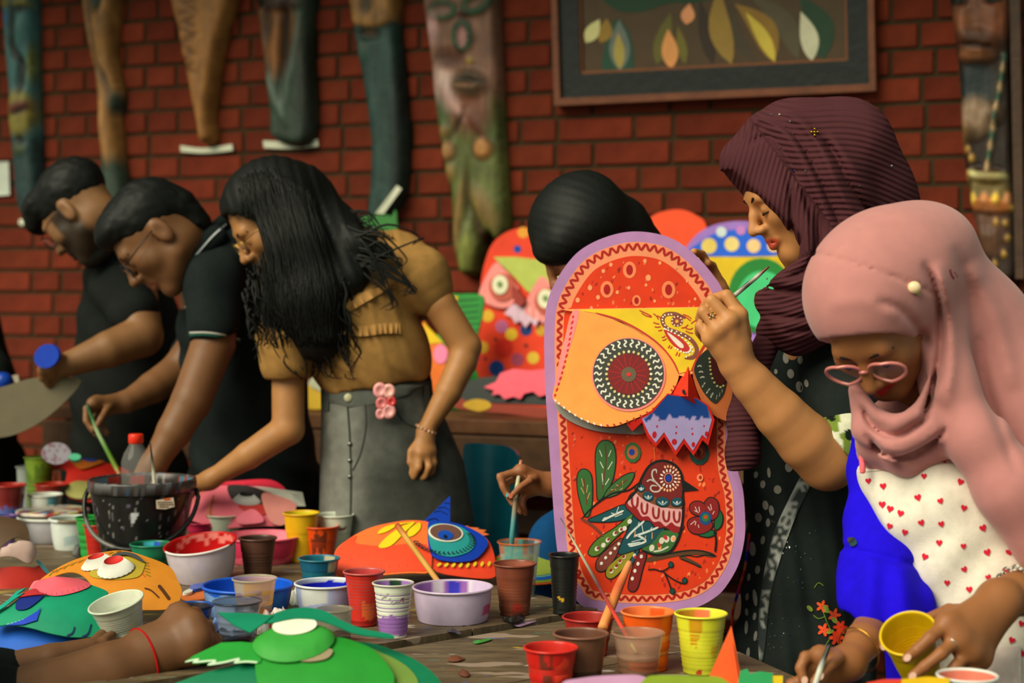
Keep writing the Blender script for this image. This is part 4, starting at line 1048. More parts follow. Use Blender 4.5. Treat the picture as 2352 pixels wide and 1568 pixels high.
bl = m.sheet('blue_eye_panel', RC((745, 420), (790, 395), (900, 390), (1010, 410), (1130, 460), (1200, 520), (1190, 590), (1100, 690), (950, 722), (800, 705), (750, 620)), (10, 56, 168), .004)
ir = m.sheet('teal_iris', RC((748, 470), (800, 425), (880, 418), (1000, 440), (1090, 510), (1106, 570), (1060, 640), (940, 690), (840, 685), (775, 645), (752, 560)), (36, 142, 142), .0065, .0015)
rr = random.Random(5)
m.paint('black_curl', [(RC((860 + 150 * math.cos(t) + 50 * math.cos(t), 545 + 115 * math.sin(t)), (865 + 190 * math.cos(t + .1) + 50 * math.cos(t), 548 + 125 * math.sin(t + .1)), (860 + 185 * math.cos(t - .05) + 50 * math.cos(t), 548 + 132 * math.sin(t - .02))), 2.6, (14, 30, 34)) for t in np.linspace(-.5, 2.75, 22)], ir, .0083)
m.sheet('white_ring', RC(*[tuple(x) for x in ellp(880, 507, 134, 80)]), (226, 222, 206), .0085, .002, smooth=False)
m.sheet('brown_pupil', RC(*[tuple(x) for x in ellp(880, 507, 120, 70)]), (104, 70, 60), .011, .001, smooth=False)
m.sheet('blue_pupil', RC(*[tuple(x) for x in ellp(878, 538, 58, 40)]), (12, 70, 170), .0125, .001, smooth=False)
m.sheet('black_pupil', RC(*[tuple(x) for x in ellp(876, 556, 14, 15)]), (14, 16, 20), .014, .0008, smooth=False)
m.dots('yellow_drop', [(*RC((830 + 55 * i, 742 - (i * .115) ** 2 * 60 - (8 if i > 4 else 0)))[0], 6, 3.2, -.5 - .1 * i, (216, 190, 40)) for i in range(9)], e, .003)
# blue horn
S = Surf(P(960, 1212, 3.72), (0.1, -1, .1))
mb = MB(); plate(mb, RC((680, 356), (917, 128), (916, 400), (800, 392)), S, .003, 0, lin((10, 66, 190)))
h = mb.build('blue_horn', M_PAPER(), m.root, smooth=False)
mb = MB(); stroke(mb, RC((700, 345), (760, 310), (810, 305), (830, 335), (815, 370), (780, 375), (765, 350), (785, 330), (805, 340), (800, 356)), 2.6, S, .0036, lin((8, 24, 70))); mb.build('painted_spiral', M_PAPER(), h)
for q in (((790, 255), (840, 245), (900, 275)), ((820, 225), (870, 215), (912, 240)), ((870, 185), (900, 182), (914, 190))):
    mb = MB(); stroke(mb, RC(*q), 2, S, .0036, lin((8, 24, 70))); mb.build('painted_line', M_PAPER(), h)

# green bird mask at the bottom
m = Mask('bird_mask', 'bright green bird mask with a white eye at the bottom of the picture', 720, 1680, (0, -.42, .9), bulge_at(730, 1520, 330, 110, .03), d=2.385, top=TB)
m.sheet('rim_board', [(330, 1568), (440, 1548), (600, 1530), (700, 1500), (830, 1492), (900, 1505), (960, 1525), (1005, 1552), (1022, 1580), (1010, 1640), (700, 1680), (320, 1640)], (8, 112, 74), -.012)
m.sheet('olive_panel', [(835, 1518), (880, 1520), (940, 1545), (962, 1580), (930, 1640), (800, 1640)], (110, 138, 58), -.0095, .0015)
fr = MC((78, 1452), (140, 1420), (240, 1390), (340, 1358), (480, 1372), (570, 1392), (640, 1450), (620, 1525), (590, 1527), (500, 1512), (428, 1512), (470, 1492), (350, 1500), (240, 1500), (300, 1482), (170, 1475), (130, 1466), (180, 1452))
f = m.sheet('left_fringe', fr, (32, 140, 46), .002, smooth=False)
m.paint('white_edge', [(MC((80, 1452), (180, 1452), (135, 1466)), 3.5, (186, 206, 176)), (MC((135, 1467), (300, 1482), (242, 1500)), 4, (186, 206, 176)), (MC((245, 1500), (360, 1500), (470, 1492), (430, 1512)), 4, (186, 206, 176)), (MC((432, 1512), (520, 1514), (600, 1526)), 4, (180, 206, 170))], f, .0046)
m.sheet('face_sheet', MC((590, 1490), (700, 1420), (850, 1390), (1140, 1360), (1300, 1390), (1420, 1440), (1540, 1550), (1560, 1620), (1500, 1760), (700, 1760), (600, 1640)), (34, 138, 42), 0)
m.sheet('teal_brow', MC((610, 1300), (700, 1240), (800, 1190), (950, 1168), (1080, 1218), (1200, 1310), (1350, 1370), (1543, 1392), (1540, 1422), (1300, 1412), (1140, 1350), (1000, 1300), (850, 1290), (700, 1320)), (12, 128, 92), .020)
m.sheet('teal_crest', MC((313, 1138), (450, 1185), (600, 1225), (712, 1262), (660, 1320), (552, 1396), (430, 1310)), (10, 126, 92), .022, smooth=False)
ey = m.sheet('eye_dome', MC(*[tuple(x) for x in ellp(856, 1404, 292, 138, -.08)]), (52, 150, 54), .005, smooth=False, dome=(60, .012), res=12)
m.sheet('white_eye', MC(*[tuple(x) for x in ellp(866, 1342, 158, 74, -.05)]), (232, 232, 208), .0188, .0015, smooth=False)
m.sheet('tan_beak', MC((890, 1530), (1000, 1500), (1100, 1462), (1132, 1480), (1090, 1522), (980, 1540)), (150, 134, 104), .004)

# ochre bird mask
m = Mask('bird_mask', 'ochre bird mask with white cone eyes and red pupils at the left', 270, 1452, (0.05, -.50, .86), bulge_at(280, 1370, 190, 110, .03))
b = m.sheet('ochre_face', LC((236, 948), (330, 885), (480, 825), (620, 792), (750, 776), (900, 830), (1040, 892), (1090, 980), (1116, 1062), (1060, 1150), (900, 1180), (700, 1180), (600, 1090), (520, 980), (420, 930)), (206, 128, 34))
ol = m.sheet('olive_eye_patch', LC((560, 985), (600, 900), (700, 838), (800, 826), (880, 880), (890, 920), (850, 1000), (700, 1020)), (176, 150, 46), .0025, .001)
m.sheet('slate_lid', LC((690, 850), (760, 815), (840, 840), (890, 900), (850, 880), (780, 845)), (70, 74, 74), .006)
m.frustum('cone_eye', *LC((604, 898))[0], 40, 17, -.28, *LC((596, 878))[0], .5, .012, (214, 208, 196), (196, 40, 34), .004, edge=(70, 50, 40))
m.frustum('cone_eye', *LC((716, 955))[0], 44, 23, -.25, *LC((706, 932))[0], .52, .014, (216, 212, 200), (206, 44, 40), .006, edge=(70, 50, 40))
m.paint('green_leaf_stroke', [(LC((300 + 46 * i, 925 - 14 * i - (i * .0)), (330 + 46 * i, 893 - 12 * i)), 6, (150, 142, 30)) for i in range(10)] + [(LC((880 + 4 * i, 880 + 24 * i), (915 + 3 * i, 890 + 24 * i)), 5, (120, 130, 30)) for i in range(5)], b, .0032)
m.paint('red_leaf_stroke', [(LC((330 + 48 * i, 910 - 14 * i), (352 + 48 * i, 888 - 13 * i)), 4.5, (196, 70, 34)) for i in range(9)] + [(LC((862 + 6 * i, 960 + 6 * i), (884 + 5 * i, 985 + 6 * i)), 3, (196, 60, 40)) for i in range(3)], b, .0034)
m.paint('brown_mark', [(LC((890, 1066), (930, 1075), (980, 1112)), 3.4, (84, 46, 20)), (LC((975, 1038), (1005, 1070), (1042, 1112)), 8, (84, 46, 20))], b, .0032)
m.sheet('pink_cheek', LC((150, 1000), (190, 900), (230, 890), (330, 930), (280, 960), (200, 1000)), (232, 110, 120), -.012)

# teal bird mask
m = Mask('bird_mask', 'teal bird mask with a pink folded beak lying on a blue board', 120, 1500, (0.05, -.52, .85), bulge_at(130, 1420, 170, 90, .03), d=2.85)
bb = m.sheet('blue_board', LC((-60, 1080), (0, 1064), (120, 1054), (220, 1060), (500, 1150), (640, 1290), (560, 1345), (460, 1386), (250, 1392), (80, 1345), (-60, 1300)), (18, 92, 196), -.03)
b = m.sheet('teal_face', LC((-60, 1190), (0, 1165), (80, 1140), (170, 1070), (260, 960), (360, 930), (460, 935), (560, 985), (665, 1030), (625, 1110), (682, 1230), (640, 1300), (480, 1332), (330, 1322), (200, 1290), (60, 1255), (-60, 1240)), (14, 142, 104))
m.cone('pink_beak', sm(LC((200, 1062), (240, 968), (345, 928), (470, 930), (552, 982), (540, 1034), (460, 1092), (350, 1122), (250, 1096)), 4), LC((345, 990))[0], .012, (236, 96, 110), .004)
m.paint('purple_tick', [(LC((x, y), (x + dx, y + dy)), 2.4, (76, 54, 120)) for x, y, dx, dy in ((212, 1070, 14, 22), (236, 1090, 10, 20), (265, 1098, 8, 20), (295, 1106, 4, 20), (325, 1112, 2, 18), (360, 1110, -4, 20), (395, 1100, -2, 22), (425, 1090, 2, 22), (455, 1078, 8, 20), (485, 1060, 10, 18), (512, 1042, 12, 16), (532, 1020, 14, 12), (545, 995, 14, 8))], b, .0085)
m.sheet('red_lip', LC((108, 1116), (220, 1070), (250, 1100), (300, 1122), (240, 1120)), (176, 40, 40), .006)
ee = m.sheet('blue_eye', LC((104, 1180), (120, 1130), (180, 1112), (275, 1114), (250, 1150), (190, 1190), (140, 1196)), (10, 34, 120), .004, .001)
m.paint('blue_smile', [(LC((415, 1332), (450, 1318), (465, 1288)), 3.2, (16, 40, 90)), (LC((505, 1332), (545, 1312), (566, 1264)), 3.2, (16, 40, 90))], b, .0034)
m.sheet('blue_mouth', LC((50, 1262), (150, 1250), (240, 1215), (262, 1196), (235, 1262), (150, 1275)), (14, 60, 190), .004, .001, smooth=False)
m.paint('pale_dash', [(LC((50 + 24 * i, 1255 - 1.5 * i * (i * .35)), (62 + 24 * i, 1254 - 1.5 * i * (i * .35))), 2.6, (160, 206, 200)) for i in range(9)], b, .0036)
m.paint('pale_dash', [(LC((-10 + 40 * i, 1318 + 22 * i - i * i * 2), (14 + 40 * i, 1330 + 21 * i - i * i * 2)), 1.8, (190, 196, 150)) for i in range(9)], bb, -.0274)
m.sheet('teal_tuft', LC((-20, 1170), (60, 1130), (110, 1080), (170, 1060), (110, 1110), (160, 1100), (90, 1140), (40, 1170), (-20, 1190)), (16, 150, 130), .008, smooth=False)

# pink mask at the back
m = Mask('bird_mask', 'pink mask with a white cone eye and black almond eye hole, right of the bucket', 560, 1246, (0, -.85, .53), bulge_at(560, 1160, 140, 80, .02), d=3.97)
b = m.sheet('pink_face', MC((70, 330), (100, 235), (250, 172), (460, 154), (690, 142), (800, 225), (860, 320), (790, 450), (640, 470), (470, 480), (300, 480), (180, 440), (90, 400)), (240, 110, 130))
m.sheet('red_brow', MC((250, 172), (460, 154), (690, 142), (795, 216), (640, 190), (420, 190)), (216, 40, 66), .003, .001)
m.sheet('black_eye_hole', MC((385, 205), (430, 186), (560, 202), (650, 242), (662, 300), (600, 345), (480, 335), (410, 282)), (40, 34, 34), .0035, .001)
m.frustum('cone_eye', *MC((525, 308))[0], 32, 11, .05, *MC((528, 280))[0], .5, .014, (206, 206, 200), (40, 40, 40), .006)
m.sheet('red_lower', MC((470, 338), (645, 334), (655, 395), (560, 400), (500, 372)), (206, 50, 44), .004, .001)
m.sheet('pale_pink_panel', MC((636, 262), (780, 282), (872, 334), (790, 460), (700, 458), (655, 380)), (236, 150, 140), .01)
m.cone('white_pyramid', MC((572, 205), (700, 212), (912, 226), (934, 324), (868, 332), (760, 274)), MC((840, 262))[0], .01, (206, 206, 190), .008)
m.paint('yellow_leaf_stroke', [(MC((225 + 6 * i + 10 * (i % 2), 400 - 16 * i), (290 - 20 * (i % 2), 388 - 16 * i)), 6, (206, 150, 60)) for i in range(9)] + [(MC((100 + 30 * i, 330 - 24 * i), (120 + 30 * i, 300 - 24 * i)), 5, (214, 140, 70)) for i in range(5)], b, .0032)
m.paint('red_leaf_stroke', [(MC((258 + 3 * i, 400 - 18 * i), (268 + 3 * i, 385 - 18 * i)), 6, (196, 50, 60)) for i in range(8)], b, .0034)
m.sheet('pink_tongue', MC((460, 425), (560, 375), (625, 410), (640, 455), (560, 470), (470, 470)), (244, 120, 140), .012)

# red paper at the back left
m = Mask('red_mask', 'plain red paper mask with an orange and blue striped brow behind the bucket', 190, 1205, (0.05, -.5, .86), bulge_at(190, 1120, 130, 70, .04), d=4.30)
m.sheet('red_face', LC((235, 310), (330, 250), (420, 228), (560, 245), (700, 262), (800, 290), (800, 430), (600, 500), (410, 470), (410, 330)), (186, 34, 24))
m.sheet('orange_stripe', LC((455, 300), (480, 258), (560, 262), (640, 262), (620, 290), (560, 330), (500, 345)), (170, 90, 24), .006)
m.sheet('blue_stripe', LC((500, 262), (560, 262), (600, 268), (560, 285)), (14, 60, 150), .0095, .001)
m.sheet('olive_disc', LC(*[tuple(x) for x in ellp(500, 460, 95, 40)]), (150, 146, 80), .008, smooth=False)
# brown paper and pale curl at the left edge
m = Mask('brown_paper', 'dark brown folded paper with a pale curling edge at the left border', 30, 1354, (0.1, -.6, .8), bulge_at(20, 1270, 100, 60, .03), cat='paper')
m.sheet('brown_fold', LC((-60, 600), (10, 612), (70, 640), (150, 680), (182, 735), (186, 805), (110, 800), (0, 860), (-60, 880)), (84, 62, 42), .03)
m.sheet('pale_curl', LC((-60, 880), (20, 838), (110, 808), (195, 785), (232, 832), (185, 892), (90, 876), (0, 880), (-60, 910)), (190, 160, 150), .02, dome=(14, .012), res=8)
m.sheet('red_base', LC((-60, 905), (60, 890), (200, 880), (250, 862), (305, 890), (250, 930), (150, 968), (-60, 990)), (186, 44, 34), .0)
m.sheet('blue_edge', LC((225, 852), (250, 850), (300, 880), (306, 892), (270, 884)), (80, 150, 160), .004, .001)
brush('pale wooden stick lying at the left border under the brown paper', [(-10, 1365, tdepth(1362)), (54, 1360, tdepth(1356))], [.006, .006], [(170, 150, 80), (150, 120, 60), (120, 96, 50)], 'stick', 'wooden_stick', M_WOOD())

# round striped board at the table edge
m = Mask('striped_disc', 'green disc with blue rings and an orange rim behind the brown cup', 1225, 1352, (0, -.35, .94), None, d=3.46)
for nm, k, c, o in (('orange_rim', 1.0, (214, 92, 34), 0), ('green_ring', .93, (120, 146, 52), .0021), ('blue_ring', .80, (24, 84, 180), .0032), ('pale_ring', .68, (90, 150, 150), .0043), ('green_centre', .60, (134, 150, 56), .0054)):
    m.sheet(nm, ellp(1228, 1302, 104 * k, 42 * k), c, o, .002 if not o else .0008, smooth=False, res=None)

# white lid, teal scrap
S = Surf(P(130, 1045, 4.32), (0.1, -1, .35))
mb = MB(); plate(mb, ellp(130, 1042, 34, 25), S, .006, 0, lin((190, 180, 190)), res=6, cfn=lambda p: np.where((noise2(p[:, 0] / 6, p[:, 1] / 5, 4) > .66)[:, None], lin((110, 74, 90)), lin((138, 132, 142))))
tag(mb.build('tub_lid', M_PLASTIC()), 'round white lid with violet smears propped up at the far left', 'lid')
S = Surf(P(175, 1060, 4.30), (0, -.8, .6))
mb = MB(); plate(mb, sm([(160, 1056), (166, 1048), (178, 1047), (188, 1052), (184, 1060), (170, 1062)], 4), S, .012, 0, lin((40, 150, 110)))
tag(mb.build('bottle_cap', M_PLASTIC()), 'small teal green cap behind the red paper mask', 'cap')
# violet-pink palette
S = Surf(P(810, 1222, 3.98), (0.1, -.3, .95))
root = empty('paint_palette', tuple(P(815, 1222, 3.98)), 'round brown palette with pink and yellow paint behind the white marked cup', 'palette')
mb = MB(); plate(mb, ellp(806, 1216, 46, 17, -.08), S, .005, 0, lin((120, 84, 80))); mb.build('disc', M_PAPER(), root, smooth=False)
mb = MB(); plate(mb, sm([(800, 1215), (815, 1208), (838, 1206), (830, 1213), (806, 1218)], 4), S, .002, .006, lin((240, 130, 160))); mb.build('pink_paint', M_GLOSS(), root)
mb = MB(); plate(mb, sm([(800, 1228), (815, 1220), (846, 1216), (838, 1226), (812, 1232)], 4), S, .002, .006, lin((206, 170, 40))); mb.build('yellow_paint', M_GLOSS(), root)

TS = Surf((0, 0, TOP + .0015), (0, 0, 1)); TS2 = Surf((0, 0, TB + .0015), (0, 0, 1))
def lump(name, label, cat, poly, c, S=TS, h=.008, dome=8, m=None, cfn=None, kind=None, rough=0):
    poly = sm(poly, 4); mb = MB()
    hf = lambda p: h * np.sqrt(np.clip(1 - (1 - np.clip(polydist(p, poly) / dome, 0, 1)) ** 2, 0, 1)) + (rough * (noise2(p[:, 0] / 5, p[:, 1] / 2.5, 3) - .5) if rough else 0)
    plate(mb, poly, S, .001, 0, lin(c), res=5, hfn=hf, cfn=cfn)
    return tag(mb.build(name, m or M_GLOSS()), label, cat, kind=kind)
lump('paint_blob', 'flat black blob of dried paint before the violet bowl', 'paint', RC((895, 1165), (940, 1158), (1000, 1185), (985, 1197), (930, 1180), (905, 1180)), (16, 18, 16), h=.006, dome=4)
lump('paint_blob', 'black paint blob at the foot of the reddish-brown cup', 'paint', RC((1320, 1075), (1400, 1065), (1480, 1050), (1475, 1085), (1400, 1102), (1340, 1095)), (18, 26, 24), h=.008, dome=5)
lump('paint_blob', 'blue paint puddle before the white and violet cup', 'paint', RC((130, 1300), (230, 1288), (330, 1296), (420, 1306), (440, 1325), (330, 1342), (230, 1340), (150, 1325)), (30, 90, 200), h=.003, dome=6)
lump('paint_blob', 'violet paint smear right of the black blob', 'paint', RC((1390, 1110), (1470, 1080), (1600, 1068), (1630, 1080), (1540, 1110), (1450, 1135)), (150, 120, 150), TS2, h=.002, dome=6)
lump('paint_blob', 'green paint smear on the nearer table', 'paint', RC((1095, 1248), (1150, 1238), (1230, 1228), (1220, 1242), (1150, 1262), (1105, 1264)), (60, 150, 60), TS2, h=.002, dome=4)
lump('leaf_scrap', 'small dry brown leaf scrap on the nearer table', 'leaf', RC((900, 1390), (950, 1368), (1000, 1372), (1030, 1380), (990, 1400), (930, 1404)), (110, 64, 44), TS2, .006, 5, M_PAPER())
lump('leaf_scrap', 'dry brown leaf scrap at the bottom middle', 'leaf', RC((980, 1490), (1020, 1480), (1070, 1500), (1050, 1520), (1000, 1512)), (104, 60, 44), TS2, .006, 5, M_PAPER())
lump('paint_rag', 'crumpled white rag with red stains before the clear cups', 'rag', MC((585, 1215), (600, 1180), (650, 1165), (690, 1160), (720, 1140), (770, 1128), (815, 1145), (822, 1180), (790, 1200), (720, 1200), (650, 1222), (600, 1226)), (226, 216, 206), h=.03, dome=12, m=M_CLOTH(), rough=.02, cfn=lambda p: np.where((noise2(p[:, 0] / 9, p[:, 1] / 6, 9) > .68)[:, None], lin((176, 50, 56)), lin((228, 218, 208))))
lump('paint_rag', 'small white rag with dark stripes between the blue and white bowls', 'rag', MC((818, 960), (850, 925), (890, 930), (892, 1000), (850, 1012), (820, 1005)), (206, 204, 190), h=.012, dome=6, m=M_CLOTH(), rough=.02)
lump('paint_tube', 'small crushed metal paint tube before the green cup', 'tube', LC((440, 775), (470, 755), (510, 745), (515, 790), (490, 815), (465, 800)), (120, 120, 110), h=.02, dome=8, m=M_METAL())
# orange palette with blue and white paint
S = Surf((0, 0, TOP + .001), (0, 0, 1))
root = empty('paint_palette', tuple(P(448, 1368, tdepth(1368))), 'orange palette scrap with blue and white paint left of the blue bowl', 'palette')
mb = MB(); plate(mb, sm(MC((55, 975), (60, 950), (120, 920), (220, 905), (260, 940), (230, 985), (120, 992)), 4), S, .005, 0, lin((214, 110, 50))); mb.build('disc', M_PAPER(), root, smooth=False)
mb = MB(); plate(mb, sm(MC((108, 935), (130, 912), (200, 900), (225, 910), (200, 932), (140, 945)), 4), S, .006, .006, lin((20, 80, 190))); mb.build('blue_paint', M_GLOSS(), root)
mb = MB(); plate(mb, sm(MC((60, 968), (90, 945), (125, 935), (130, 955), (100, 968)), 4), S, .005, .006, lin((226, 220, 200))); mb.build('white_paint', M_GLOSS(), root)
# blue patterned tin and yellow tube by the hand
lump('yellow_scrap', 'small yellow paper scrap right of the fist', 'scrap', MC((290, 1268), (310, 1250), (345, 1255), (340, 1310), (310, 1300)), (206, 166, 30), TS2, h=.01, dome=5, m=M_PAPER())
lump('blue_scrap', 'small blue and white printed scrap right of the fist', 'scrap', MC((268, 1160), (290, 1138), (322, 1150), (325, 1190), (280, 1210)), (110, 140, 206), h=.012, dome=5, m=M_PAPER())
# orange beak and scraps at the bottom right
S = Surf(P(1680, 1600, 2.55), (.1, -1, .3))
root = empty('beak_mask', (P(1680, 1600, 2.55)[0], 2.55, TB), 'orange paper beak standing before the lime yellow cup', 'mask')
mb = MB(); plate(mb, [(1679, 1438), (1708, 1590), (1612, 1590)], S, .003, 0, lin((238, 96, 40))); mb.build('beak_front', M_PAPER(), root, smooth=False)
S = Surf(P(1690, 1600, 2.54), (-.7, -.7, .3)); mb = MB(); plate(mb, [(1679, 1438), (1704, 1600), (1698, 1600)], S, .002, 0, lin((226, 80, 30))); mb.build('beak_side', M_PAPER(), root, smooth=False)
S = Surf(P(1700, 1590, 2.5), (0, -.4, .9)); mb = MB(); plate(mb, [(1700, 1545), (1716, 1540), (1722, 1552), (1745, 1546), (1775, 1550), (1778, 1600), (1690, 1600)], S, .004, 0, lin((44, 146, 84))); mb.build('green_crest', M_PAPER(), root, smooth=False)
mb = MB(); plate(mb, [(1774, 1556), (1798, 1556), (1796, 1600), (1772, 1600)], S, .004, .0, lin((206, 176, 30))); mb.build('yellow_strip', M_PAPER(), root, smooth=False)
m = Mask('flower_mask', 'blurred violet and olive mask edge along the bottom border', 1470, 1620, (0, -.4, .9), None, d=2.3, top=TB)
m.sheet('violet_part', [(1290, 1572), (1330, 1560), (1400, 1553), (1480, 1556), (1500, 1600), (1290, 1620)], (190, 140, 176), .0)
m.sheet('olive_part', [(1480, 1566), (1530, 1558), (1600, 1560), (1660, 1566), (1680, 1610), (1480, 1620)], (130, 150, 40), .004)
m = Mask('red_card', 'red and yellow card edge at the bottom under the held yellow cup', 2030, 1610, (0, -.4, .9), None, d=2.3, top=TB, cat='card')
m.sheet('red_part', [(1990, 1570), (2030, 1562), (2090, 1562), (2090, 1610), (1990, 1610)], (206, 60, 44), 0, smooth=False)
m.sheet('yellow_part', [(2070, 1566), (2130, 1560), (2180, 1564), (2180, 1610), (2070, 1610)], (214, 170, 20), .003, smooth=False)

# sticks and brushes
brush('bamboo stick resting in the violet bowl across the fish mask', [(912, 1206, 3.42), (1020, 1354, 3.27)], [.0058, .0056], [(170, 70, 40), (206, 150, 70), (190, 140, 60), (206, 156, 76), (196, 140, 64), (190, 140, 110)], 'stick', 'bamboo_stick', M_PAPER())
brush('thick peach wooden brush handle standing in the brown front cup', [(1446, 1292, 2.93), (1420, 1350, 2.88), (1384, 1442, 2.80)], [.0055, .0085, .0085], [(226, 150, 100), (226, 130, 70), (206, 96, 60), (226, 140, 70), (230, 150, 84)], m=M_PAPER())
brush('slim red and yellow brush crossing the owl board from the clear cup', [(1288, 1190, 3.10), (1440, 1462, 2.72), (1462, 1500, 2.68)], [.0008, .0025, .003, .0035, .0035, .003, .003], [(90, 90, 80), (190, 180, 150), (50, 50, 60), (214, 60, 44), (226, 80, 60), (206, 190, 90), (196, 180, 90), (150, 120, 70)])
# ------------------------------------------------------------------ the big owl board
def big_owl():
    A = cr(1220, 500, 3.135); B = cr(1240, 960, 3.41)
    n = np.array([-.10, -1.0, .085])
    o = P(1480, 1405, 3.275); o[2] = TB
    S = Surf(o, n)
    root = empty('owl_board', tuple(o), 'tall red owl board with a violet rim and painted folk bird, held upright', 'mask')
    out = sm([(1251, 774), (1256, 704), (1277, 648), (1316, 592), (1357, 561), (1411, 540), (1462, 533), (1517, 540), (1558, 557), (1596, 586), (1631, 624), (1660, 668), (1682, 740), (1692, 860), (1690, 980), (1692, 1068), (1706, 1124), (1711, 1195), (1709, 1239), (1697, 1291), (1674, 1335), (1645, 1368), (1590, 1396), (1500, 1408), (1400, 1404), (1340, 1391), (1310, 1353), (1290, 1306), (1278, 1239), (1268, 1107), (1260, 989), (1253, 880)], 5)
    def inset(poly, d):
        t = np.roll(poly, -1, 0) - np.roll(poly, 1, 0); t /= np.linalg.norm(t, axis=1)[:, None]
        nn = np.stack([-t[:, 1], t[:, 0]], 1); c = poly.mean(0)
        if ((poly + nn) - c).__pow__(2).sum() > ((poly - nn) - c).__pow__(2).sum(): nn = -nn
        d = np.broadcast_to(np.asarray(d, float), (len(poly),))
        return poly + nn * d[:, None]
    PAP = M_PAPER()
    def part(nm, poly, c, off, th=.0006, parent=root, surf=S, smooth=False, **k):
        mb = MB(); plate(mb, poly, surf, th, off, lin(c), **k); return mb.build(nm, PAP, parent, smooth=smooth)
    board = part('violet_board', out, (172, 122, 172), 0, .012, side=lin((226, 80, 40)))
    T = .0121
    part('peach_band', inset(out, 24), (232, 138, 96), T, .0005, board)
    d2 = np.where((out[:, 1] < 700), 56.0, 44.0)
    red = inset(out, d2)
    part('red_field', red, (212, 52, 9), T + .0006, .0005, board)
    F = T + .0014
    # wavy dark red line
    line = inset(out, 35)
    seg = np.linalg.norm(np.roll(line, -1, 0) - line, axis=1); L = np.concatenate([[0], np.cumsum(seg)]); tot = L[-1]
    ln2 = np.concatenate([line, line[:1]])
    nw = int(tot / 3.2); s = np.linspace(0, tot, nw)
    px = np.stack([np.interp(s, L, ln2[:, 0]), np.interp(s, L, ln2[:, 1])], 1)
    tt = np.gradient(px, axis=0); tt /= np.linalg.norm(tt, axis=1)[:, None]
    amp = np.where(px[:, 1] < 720, 7.0, 4.8)
    wav = px + np.stack([-tt[:, 1], tt[:, 0]], 1) * (amp * np.sin(s * 2 * math.pi / 19.5))[:, None]
    mb = MB(); stroke(mb, wav, 5.6, S, T + .0012, lin((168, 20, 14)), smooth=False, taper=False)
    mb.build('wavy_border', PAP, board)
    # speckles over the red field (too many and too small to pick apart)
    rr = random.Random(3); mb = MB()
    for _ in range(520):
        x, y = rr.uniform(1290, 1680), rr.uniform(575, 1385)
        if 712 < y < 990: continue
        q = np.array([[x, y]])
        if not inside(q, red)[0] or polydist(q, red)[0] < 8: continue
        c = rr.choice(((166, 30, 16), (150, 30, 20), (170, 34, 18), (226, 110, 60), (236, 130, 70), (216, 80, 60), (176, 36, 20)))
        k = rr.uniform(2.2, 5.2)
        spot(mb, x, y, k * .62, k * 1.15, S, F, lin(c), rr.uniform(-.2, .8), 8)
    o2 = mb.build('speckles', PAP, board, smooth=False); o2['kind'] = 'stuff'
    for x, y, r in ((710, 380, 1.2), (548, 520, 1.2), (990, 522, 1.25), (760, 600, .8)):
        c = A((x, y))[0]
        mb = MB(); spot(mb, *c, 12.5 * r, 16 * r, S, F + .0003, lin((236, 128, 80)), 0, 20); spot(mb, *c, 6.5 * r, 10 * r, S, F + .0006, lin((166, 12, 12)), 0, 16); mb.build('ring_spot', PAP, board, smooth=False)
    for x, y, r in ((522, 388, 4), (576, 342, 4), (820, 315, 4), (928, 330, 3.4), (844, 436, 6), (426, 508, 5), (338, 596, 5), (484, 576, 4.5), (890, 603, 3), (1180, 588, 3), (1042, 365, 2.6), (705, 508, 3.4), (828, 488, 3), (622, 540, 3.6), (436, 652, 3.2), (1122, 462, 2.5)):
        mb = MB(); spot(mb, *A((x, y))[0], r, r * 1.2, S, F + .0003, lin((242, 150, 100))); mb.build('peach_spot', PAP, board, smooth=False)
    # yellow brow sheet
    NS = Surf(o, n)
    hb = lambda p: .0002 * (p[:, 1] - 700)
    def raised(nm, poly, c, off, th, hf, parent=root, res=14, side=None, n=None):
        mb = MB(); plate(mb, poly, S, th, off, lin(c), res=res, hfn=hf, side=side); return mb.build(nm, PAP, parent)
    brow = raised('brow_edge', A((215, 664), (1262, 646), (1290, 900), (1165, 1125), (1110, 1150), (1062, 1140), (1020, 1045), (930, 940), (800, 840), (650, 755), (480, 705), (300, 678)), (240, 150, 84), .0165, .002, hb)
    br2 = raised('yellow_brow', A((330, 668), (1252, 650), (1262, 900), (1155, 1105), (1066, 1126), (1020, 1030), (930, 925), (800, 826), (650, 742), (480, 694)), (214, 176, 10), .019, .0012, hb, brow)
    HB = Surf(o, n, hb)
    def ink(nm, pts, w, c, off, parent, surf, n=6, **k):
        mb = MB(); stroke(mb, pts, w, surf, off, lin(c), n=n, **k); return mb.build(nm, PAP, parent)
    ink('brow_line', A((470, 690), (640, 742), (800, 826), (930, 925), (1020, 1035), (1064, 1130)), 3.6, (176, 30, 18), .0212, brow, HB)
    ink('brow_line', A((1255, 905), (1200, 1000), (1152, 1108)), 4, (176, 30, 18), .0212, brow, HB)
    z = .0208
    ink('paisley_band', A((1110, 730), (1040, 700), (970, 702), (946, 745), (975, 800), (1050, 832), (1120, 862), (1172, 910), (1192, 965), (1165, 1010), (1105, 1018)), 9.5, (120, 60, 40), z, brow, HB)
    mb = MB(); plate(mb, sm(A((955, 806), (1000, 826), (1075, 868), (1130, 925), (1138, 965), (1105, 978), (1040, 940), (985, 880)), 5), HB, .0002, z + .0002, lin((176, 30, 24)), res=8); mb.build('paisley_drop', PAP, brow)
    mb = MB(); plate(mb, sm(A((980, 832), (1030, 862), (1090, 915), (1096, 942), (1070, 940), (1020, 890)), 5), HB, .0002, z + .0006, lin((216, 196, 180)), res=8); mb.build('paisley_heart', PAP, brow)
